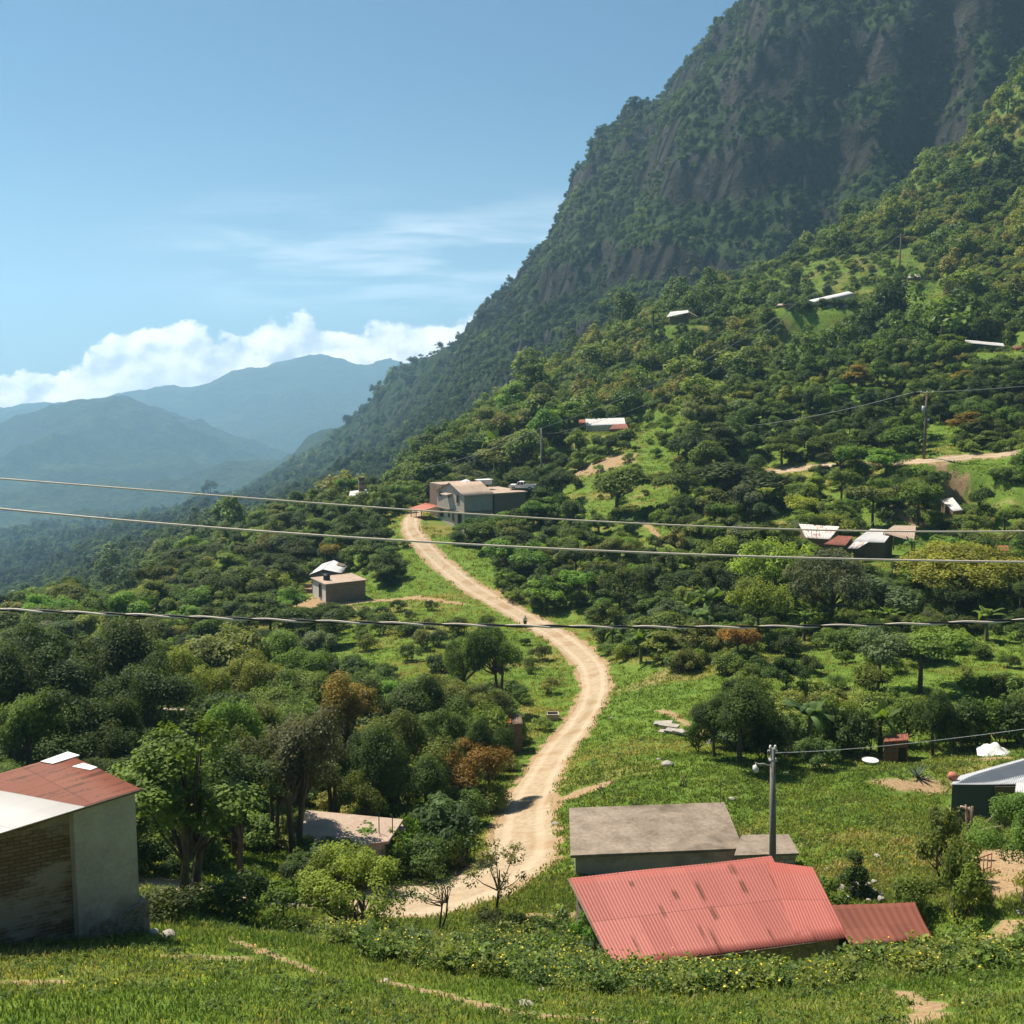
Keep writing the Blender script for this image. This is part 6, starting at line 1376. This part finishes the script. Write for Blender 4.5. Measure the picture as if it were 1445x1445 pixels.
banana(700, 640, 585, "pale banana plant on the wooded slope above the block house", "bright", Y=238)
banana(355, 800, 750, "banana plant in the wood left of the small white house", "bright", Y=190)
banana(330, 800, 752, "left of the two banana plants in the wood beyond the grass ridge", "teal", Y=196)
for q, (a, tp, bs, wd, v, ti, Y) in enumerate([
 (55, 885, 1085, 150, "round_b", "dark", 74), (135, 878, 1080, 150, "dense_a", "dark", 76), (8, 905, 1120, 130, "dense_a", "dark", 70), (205, 925, 1090, 130, "round_b", "dark", 70), (95, 975, 1130, 150, "round_b", "dark", 58),
 (20, 985, 1140, 120, "round_a", "mid", 56), (170, 990, 1130, 110, "dense_a", "dark", 58), (235, 905, 1030, 100, "round_b", "bright", 86), (275, 918, 1040, 100, "dense_a", "yellow", 82), (350, 920, 1030, 90, "round_b", "yellow", 86),
 (325, 888, 1000, 120, "mid_f", "olive", 96), (420, 895, 1000, 110, "dense_a", "mid", 96), (405, 950, 1050, 120, "round_b", "bright", 78), (460, 945, 1070, 110, "dense_a", "mid", 76), (488, 950, 1070, 80, "tall_b", "orange", 72),
 (545, 955, 1060, 110, "dense_a", "dark", 78), (595, 950, 1055, 110, "round_b", "mid", 78), (560, 1000, 1110, 130, "round_b", "mid", 62), (465, 1025, 1140, 120, "round_a", "grey", 58), (515, 1020, 1130, 110, "dense_a", "dark", 58),
 (625, 1000, 1085, 100, "round_b", "mid", 68), (650, 955, 1035, 95, "round_a", "olive", 82), (685, 965, 1030, 80, "round_b", "olive", 82), (705, 880, 965, 75, "round_a", "mid", 96), (655, 890, 965, 70, "dense_a", "mid", 96),
 (240, 1060, 1200, 120, "round_a", "mid", 46), (320, 1030, 1170, 110, "round_b", "mid", 50), (380, 1040, 1190, 110, "round_a", "grey", 52), (180, 1090, 1220, 120, "tall_b", "mid", 44), (300, 985, 1110, 120, "round_a", "bright", 58), (600, 1060, 1150, 90, "dense_a", "dark", 60), (520, 1075, 1160, 90, "dense_a", "mid", 56), (690, 1010, 1085, 70, "dense_a", "dark", 66),
 (380, 1000, 1100, 110, "dense_a", "mid", 64), (440, 985, 1090, 100, "round_a", "olive", 68)]):
    p = at(a, Y); add_plant(T, v, p, wd * Y / FOC, W(a, tp, Y)[2] - p[2], ti)

# the tall dark wood bulging over the ridge above the block house
for k_ in range(34):
    a_ = random.uniform(603, 775); Y_ = random.uniform(222, 305)
    if a_ > 640 and Y_ < 245 and a_ < 700: Y_ += 30
    p = at(a_, Y_)
    if foot_gap(p[:1], p[1:2], 3)[0] or sight_gap(p[:1], p[1:2], p[2:3], 9.0)[0]: continue
    add_plant(T, random.choice(["mid_a", "mid_b", "mid_d", "mid_c"]), p, random.uniform(7, 11), random.uniform(8, 12.5), random.choice(["dark", "dark", "mid", "mid", "olive", "bright"]))
# ---- the woods between: each its own tree
def spaced(x, y, z, rad, have):
    """greedy thinning"""
    keep = []; cell = 4.0; grid = {}
    def put(a, b, r): grid.setdefault((int(a // cell), int(b // cell)), []).append((a, b, r))
    for a, b, r in have: put(a, b, r)
    for i in range(len(x)):
        ci, cj = int(x[i] // cell), int(y[i] // cell); ok = True
        for di in (-2, -1, 0, 1, 2):
            for dj in (-2, -1, 0, 1, 2):
                for (a, b, r) in grid.get((ci + di, cj + dj), ()):
                    if (a - x[i]) ** 2 + (b - y[i]) ** 2 < ((r + rad[i]) * 0.78) ** 2: ok = False; break
                if not ok: break
            if not ok: break
        if ok: keep.append(i); put(x[i], y[i], rad[i])
    return np.array(keep, int)
def woods():
    x, y, z = cand(9000, 44, 240, -0.54, 0.54)
    px, py = proj(x, y, z); rad = rng.uniform(1.6, 3.1, len(x)) * (0.85 + 0.25 * smooth01(60, 200, y)); h = rad * rng.uniform(1.5, 2.2, len(x))
    small = rng.uniform(0, 1, len(x)) < 0.2; rad[small] *= .55; h[small] *= .6
    bad = is_grass(px, py) | road_gap(x, y, rad * .55) | foot_gap(x, y, rad * .7) | sight_gap(x, y, z, h) | (py > 1250)
    bad |= (px > 740) & (px < 1500) & (py > 1000)
    k = np.where(~bad)[0]; x, y, z, rad, h = x[k], y[k], z[k], rad[k], h[k]
    kk = spaced(x, y, z, rad, [(p["x"], p["y"], p["r"]) for p in PLANTS])
    px, py = proj(x, y, z)
    tn = fbm(x / 22, y / 22, 3, 91); left = px < 420
    nt = 0; ns = 0; rest = []
    kk = kk[np.argsort(-(rad[kk] / y[kk]))]
    nk = {T: sum(p['kind'] == T for p in PLANTS)}
    nb = 0
    for i in kk:
        if x[i] > -5 and y[i] > 95 and nb < 16 and random.random() < .09:
            nb += 1; a_, b_ = proj(x[i], y[i], z[i]); a2, t2 = proj(x[i], y[i], z[i] + random.uniform(3.6, 5.2)); banana(float(a_), float(b_), float(t2), None, random.choice(['teal', 'bright', 'mid']), Y=float(y[i])); continue
        q = tn[i] * 2.2 + random.gauss(0, .42)
        ti = "dark" if q < -.33 else "mid" if q < .16 else random.choice(["bright", "bright", "olive", "grey"]) if q < .62 else random.choice(["yellow", "olive", "bright"])
        if random.random() < .018: ti = "orange"
        v = random.choice(["mid_a", "mid_b", "mid_c", "mid_d", "mid_a", "mid_b", "mid_e", "mid_f"])
        if y[i] < 60: v = random.choice(["round_a", "round_b", "dense_a"])
        if rad[i] < 1.45:
            if ns < 190: ns += 1; add_plant("shrub", random.choice(["shrub_a", "shrub_b", "shrub_d"]), (x[i], y[i], z[i]), rad[i] * 2, h[i] * .75, ti)
        else:
            kind = "umbrella_tree" if v in ("mid_e", "mid_f") else "slender_tree" if v == "mid_c" else T
            if nk.get(kind, 0) >= 290: rest.append((i, {"dark": .2, "mid": .45, "bright": .7, "yellow": .9, "olive": .8, "grey": .75, "orange": 1}[ti])); continue
            nk[kind] = nk.get(kind, 0) + 1; nt += 1
            add_plant(kind, v, (x[i], y[i], z[i]), rad[i] * 2, h[i], ti)
    if rest:
        i = np.array([q[0] for q in rest]); n = len(i)
        stuff("woodland", [src_of("mid_" + c) for c in "abd"], np.stack([x[i], y[i], z[i] - .05], 1), rad[i] / 2.5, rng.uniform(0, 6.28, n), rng.integers(0, 3, n), np.array([q[1] for q in rest]), [M_LEAF_STUFF, M_BARK], "smaller trees filling the woods between the larger ones", "trees")
    print("WOODS", nt, ns, len(rest))
def meadow_bushes():
    x, y, z = cand(5200, 60, 420, -0.5, 0.5); px, py = proj(x, y, z); ok = np.zeros(len(x), bool)
    for i in BUSHY: ok |= inside(GRASS_POLY[i], px, py)
    ok &= ~road_gap(x, y, 2.4) & ~foot_gap(x, y, 1.0); k = np.where(ok)[0]
    rad = rng.uniform(.5, 1.5, len(x)) * (1 + .4 * smooth01(150, 330, y)); kk = k[spaced(x[k], y[k], z[k], rad[k] * 2.3, [(p["x"], p["y"], p["r"]) for p in PLANTS])][:170]
    for i in kk:
        add_plant("shrub", random.choice(["shrub_a", "shrub_b", "shrub_d"]), (x[i], y[i], z[i]), rad[i] * 2, rad[i] * 1.5, random.choice(["mid", "dark", "olive", "bright", "mid"]))
    print("BUSHES", len(kk))

def forest_stuff():
    # wooded hillside and valley beyond the single trees
    x, y, z = cand(7600, 240, 545, -0.62, 0.70); px, py = proj(x, y, z)
    ok = ~(is_grass(px, py) & (rng.uniform(0, 1, len(x)) < .93)) & ~road_gap(x, y, 3) & ~foot_gap(x, y, 3.0) & ~sight_gap(x, y, z, 8.5)
    x2, y2, z2 = cand(55000, 545, 1150, -0.60, 0.66); z2b = terr(x2 + 2, y2); z2c = terr(x2, y2 + 2)
    sl = np.hypot(z2b - z2, z2c - z2) / 2; ok2 = sl < rng.uniform(1.3, 5.2, len(x2))
    x3, y3, z3 = cand(9500, 1150, 1900, -0.54, 0.62); ok3 = rng.uniform(0, 1, len(x3)) < .9
    # hidden stretches need no trees
    X = np.r_[x[ok], x2[ok2], x3[ok3]]; Y = np.r_[y[ok], y2[ok2], y3[ok3]]; Z = np.r_[z[ok], z2[ok2], z3[ok3]]
    S = rng.uniform(.55, 1.1, len(X)) * (1 + .55 * smooth01(500, 1600, Y))
    S = np.where(Y < 545, S * .80 * np.exp(rng.normal(0, .34, len(X))), S * (.58 + .42 * smooth01(1000, 1500, Y)) * np.exp(rng.normal(0, .28, len(X))))
    tint = np.clip(.42 + 1.7 * fbm(X / 45, Y / 45, 3, 95) + rng.normal(0, .17, len(X)) - .26 * smooth01(520, 640, Y) + .2 * (1 - smooth01(300, 545, Y)) * (X > 0), 0, 1)
    hill = Y < 545
    for nm, sel, lb in (("hillside_wood", hill & (X / Y > -0.05), "mixed green wood covering the upper hillside"), ("valley_forest", hill & (X / Y <= -0.05), "dark forest filling the slope down into the valley"), ("mountain_forest", ~hill, "forest cover on the mountain slopes")):
        n = int(sel.sum())
        stuff(nm, [src_of("far_" + c) for c in "abcd"], np.stack([X, Y, Z - .4], 1)[sel], S[sel], rng.uniform(0, 6.28, n), rng.integers(0, 4, n), tint[sel], [M_LEAF_STUFF, M_BARK], lb, "forest")
    # undergrowth between the single trees
    x, y, z = cand(18500, 42, 420, -0.62, 0.70); px, py = proj(x, y, z)
    bush_ = np.zeros(len(x), bool)
    for i in BUSHY: bush_ |= inside(GRASS_POLY[i], px, py)
    ok = (~is_grass(px, py) | (bush_ & (rng.uniform(0, 1, len(x)) < .12))) & ~road_gap(x, y, .35) & ~foot_gap(x, y, .5) & ~sight_gap(x, y, z, 1.2)
    x, y, z = x[ok], y[ok], z[ok]; n = len(x)
    stuff("undergrowth", [src_of(c) for c in ("shrub_a", "shrub_b", "shrub_d")], np.stack([x, y, z - .1], 1), rng.uniform(.6, 1.5, n) * (1 + .5 * smooth01(200, 400, y)), rng.uniform(0, 6.28, n), rng.integers(0, 3, n),
          np.clip(.55 + 1.4 * fbm(x / 14, y / 14, 3, 97) + rng.normal(0, .15, n), 0, 1), [M_LEAF_STUFF, M_BARK], "tangled low green scrub between the trees", "undergrowth")
def tuft(seed, n, h, spread, wd):
    r = np.random.default_rng(seed); V = []; F = []; lc = []
    for i in range(n):
        a = r.uniform(0, 6.28); b = np.array([r.normal(0, spread), r.normal(0, spread), -.02]); hh = h * r.uniform(.5, 1.2); ln = r.uniform(.15, .8) * hh
        d = np.array([math.cos(a), math.sin(a), 0]); s = np.array([-d[1], d[0], 0]) * wd * r.uniform(.7, 1.3)
        m = b + d * ln * .35 + np.array([0, 0, hh * .65]); t = b + d * ln + np.array([0, 0, hh])
        o = len(V); V += [b - s, b + s, m + s * .8, m - s * .8, t + s * .1, t - s * .1]; F += [(o, o + 1, o + 2, o + 3), (o + 3, o + 2, o + 4, o + 5)]; lc += [r.uniform(.1, 1)] * 6
    return np.array(V), np.array(F), np.array(lc)
def weed(seed, R, H, n, leaf, flowers=0):
    r = np.random.default_rng(seed); st = []; P = []; N = []
    for i in range(9):
        a = r.uniform(0, 6.28); q = r.uniform(.1, 1) * R; hh = H * r.uniform(.6, 1.1)
        for k in range(n // 9):
            s = r.uniform(.2, 1); P.append((math.cos(a) * q * s + r.normal(0, leaf * .7), math.sin(a) * q * s + r.normal(0, leaf * .7), hh * s)); N.append((r.normal(0, .5), r.normal(0, .5), .8))
    V, F = leaves_at(r, np.array(P), np.array(N), leaf, .6); lc = np.repeat(r.uniform(0, 1, len(P)), 4); mi = np.zeros(len(F))
    if flowers:
        fp = np.stack([r.normal(0, R * .6, flowers), r.normal(0, R * .6, flowers), H * r.uniform(.85, 1.2, flowers)], 1)
        v2, f2 = leaves_at(r, fp, np.tile([0, 0, 1.], (flowers, 1)) + unit(r, flowers) * .5, .04, .9)
        F = np.concatenate([F, f2 + len(V)]); V = np.concatenate([V, v2]); lc = np.r_[lc, np.ones(len(v2))]; mi = np.r_[mi, np.ones(len(f2))]
    return V, F, lc, mi
WEED_POLY = [(400, 1308), (560, 1326), (700, 1330), (790, 1312), (850, 1345), (1190, 1345), (1300, 1352), (1445, 1325), (1900, 1330), (1900, 1400), (1500, 1392), (1250, 1408), (900, 1402), (760, 1392), (560, 1352), (420, 1325)]
def grass_stuff():
    def filt(x, y, z, dmax=.38, pad=.0):
        low, dirt = masks(x, y); return (dirt < dmax) & ~foot_gap(x, y, -.6) & ~road_gap(x, y, pad)
    x, y, z = cand(76000, 14.5, 46, -0.64, 0.70, 0.6); ok = filt(x, y, z); px, py = proj(x, y, z); ok &= (py > 1225) | (px > 1445)
    x, y, z = x[ok], y[ok], z[ok]; n = len(x)
    tn = np.clip(.42 + 1.3 * fbm(x / 3, y / 3, 3, 99) + .7 * fbm(x / .7, y / .7, 2, 98) + rng.normal(0, .16, n), 0, 1)
    stuff("grass", [tuft(s, 11, .075, .09, .010) for s in (1, 2, 3)], np.stack([x, y, z], 1), rng.uniform(.6, 1.6, n) * (1 + .5 * smooth01(22, 40, y)), rng.uniform(0, 6.28, n), rng.integers(0, 3, n), tn, [M_GRASS], "short green grass on the near slope", "grass")
    x, y, z = cand(146000, 40, 440, -0.60, 0.70, 0); px, py = proj(x, y, z); ok = filt(x, y, z, .62); x, y, z = x[ok], y[ok], z[ok]; n = len(x)
    tn = np.clip(.45 + 1.5 * fbm(x / 9, y / 9, 3, 101) + .9 * fbm(x / 1.7, y / 1.7, 2, 102) + rng.normal(0, .16, n), 0, 1)
    stuff("meadow_grass", [tuft(s, 16, .13, .24, .035) for s in (4, 5, 6)], np.stack([x, y, z], 1), rng.uniform(.6, 1.5, n) * (.75 + 1.6 * smooth01(60, 330, y)), rng.uniform(0, 6.28, n), rng.integers(0, 3, n), tn, [M_GRASS], "sunlit meadow grass on the terraces", "grass")
    x, y, z = cand(6400, 22, 42, -0.60, 0.70); px, py = proj(x, y, z); ok = inside(WEED_POLY, px + 40 * fbm(x / 2, y / 2, 2, 6), py + 42 * fbm(x / 2.2, y / 2.2, 3, 5)) & (fbm(x / 1.8, y / 1.8, 3, 109) > -.13) & ~((px > 850) & (px < 1330) & (y > 30.5)) & filt(x, y, z, .4); x, y, z = x[ok], y[ok], z[ok]; n = len(x)
    stuff("tall_weeds", [weed(1, .38, .55, 150, .10), weed(2, .42, .50, 170, .09, 2), weed(3, .3, .55, 140, .11), weed(4, .4, .42, 150, .09, 4)], np.stack([x, y, z], 1), np.clip(np.exp(rng.normal(-.12, .32, n)), .4, 1.45) * (1 + .7 * fbm(x / 1.6, y / 1.6, 3, 111)), rng.uniform(0, 6.28, n), rng.integers(0, 4, n),
          np.clip(.5 + 1.6 * fbm(x / 2, y / 2, 3, 103) + rng.normal(0, .2, n), 0, 1), [M_WEED, M_PETAL], "leafy weeds with small yellow flowers along the bank", "weeds")
    x, y, z = cand(11000, 16, 75, -0.60, 0.70, .6); px, py = proj(x, y, z); ok = is_grass(px, py) & filt(x, y, z, .5) & (fbm(x / 4, y / 4, 3, 107) > -.06); x, y, z = x[ok], y[ok], z[ok]; n = len(x)
    stuff("low_herbs", [weed(5, .25, .10, 60, .06), weed(6, .3, .13, 70, .07), weed(7, .25, .12, 60, .06, 1)], np.stack([x, y, z], 1), rng.uniform(.5, 1.4, n), rng.uniform(0, 6.28, n), rng.integers(0, 3, n),
          np.clip(.35 + fbm(x / 2, y / 2, 3, 105) + rng.normal(0, .15, n), 0, 1), [M_WEED, M_PETAL], "patches of low leafy herbs in the grass", "herbs")
woods(); meadow_bushes(); forest_stuff(); grass_stuff()
# ---------------------------------------------------------------- labels: which plant is which
LAND = [(680, 715, "the block house"), (845, 955, "the road's big bend"), (487, 825, "the white-roofed house pair"), (100, 1150, "the brick house"), (490, 1175, "the pale slab roof"), (712, 1015, "the tarp-roofed hut"),
 (150, 852, "the grass ridge"), (252, 1000, "the roof in the dark wood"), (852, 597, "the white metal roof"), (1210, 758, "the rusty roof group"), (1292, 620, "the transformer pole"), (763, 650, "the grey utility pole"), (1343, 712, "the lone white hut roof"),
 (1357, 830, "the big domed tree"), (1085, 800, "the yellow-crowned trees"), (1045, 1020, "the dense dark tree"), (1298, 930, "the forked bright tree"), (506, 690, "the brick-chimney house"), (1390, 485, "the thin-roofed shelter"), (960, 447, "the open hillside shed"),
 (610, 910, "the middle meadow"), (1150, 660, "the upper road"), (650, 1090, "the orange-tinged tree"), (262, 1120, "the tall airy tree"), (905, 690, "the dry slope"), (940, 790, "the overgrown bank"), (580, 760, "the far road bend"), (30, 1000, "the left edge wood"), (430, 960, "the left wood's middle"),
 (950, 600, "the bright terrace"), (330, 790, "the grove beyond the ridge"), (1265, 1050, "the rusty hut"), (1430, 940, "the right edge slope")]
NTH = ["leftmost", "second from left", "third from left", "fourth from left", "fifth from left", "sixth from left", "seventh from left", "eighth from left", "ninth from left", "tenth from left", "eleventh from left", "twelfth from left"]
NUM = "zero one two three four five six seven eight nine ten eleven twelve".split()
KW = {"broadleaf_tree": "tree", "umbrella_tree": "flat-topped tree", "slender_tree": "slim tree", "shrub": "bush", "banana_plant": "banana plant"}
CAT = {"broadleaf_tree": "tree", "umbrella_tree": "tree", "slender_tree": "tree", "shrub": "bush", "banana_plant": "banana plant"}
GRP = {"broadleaf_tree": "trees of the woods around the village", "umbrella_tree": "flat-topped trees on the slopes", "slender_tree": "slim trees in the woods", "shrub": "bushes on the slopes and verges", "banana_plant": "banana plants among the trees"}
clus = {}
for p in PLANTS:
    p["o"]["category"] = CAT[p["kind"]]; p["o"]["group"] = GRP[p["kind"]]
    if p["label"]: p["o"]["label"] = p["label"]; continue
    k = min(range(len(LAND)), key=lambda i: (LAND[i][0] - p["px"]) ** 2 + ((LAND[i][1] - p["py"]) * 1.2) ** 2); a, b, nm = LAND[k]; dx, dy = p["px"] - a, p["py"] - b
    side = ("right of" if dx > 0 else "left of") if abs(dx) > abs(dy) * 1.1 else ("below" if dy > 0 else "above")
    clus.setdefault((p["kind"], p["tint"], k, side), []).append(p)
for (kind, tint, k, side), L in clus.items():
    L.sort(key=lambda p: p["px"]); n = len(L)
    for i, p in enumerate(L):
        base = "%s %s %s %s" % (HUEWORD[tint], KW[kind], side, LAND[k][2])
        if n == 1: lb = base
        elif n == 2: lb = base + ", " + ("left" if i == 0 else "right") + " of two"
        else: lb = base + ", " + ("rightmost" if i == n - 1 else NTH[min(i, 11)]) + " of " + (NUM[n] if n <= 12 else "many")
        p["o"]["label"] = lb
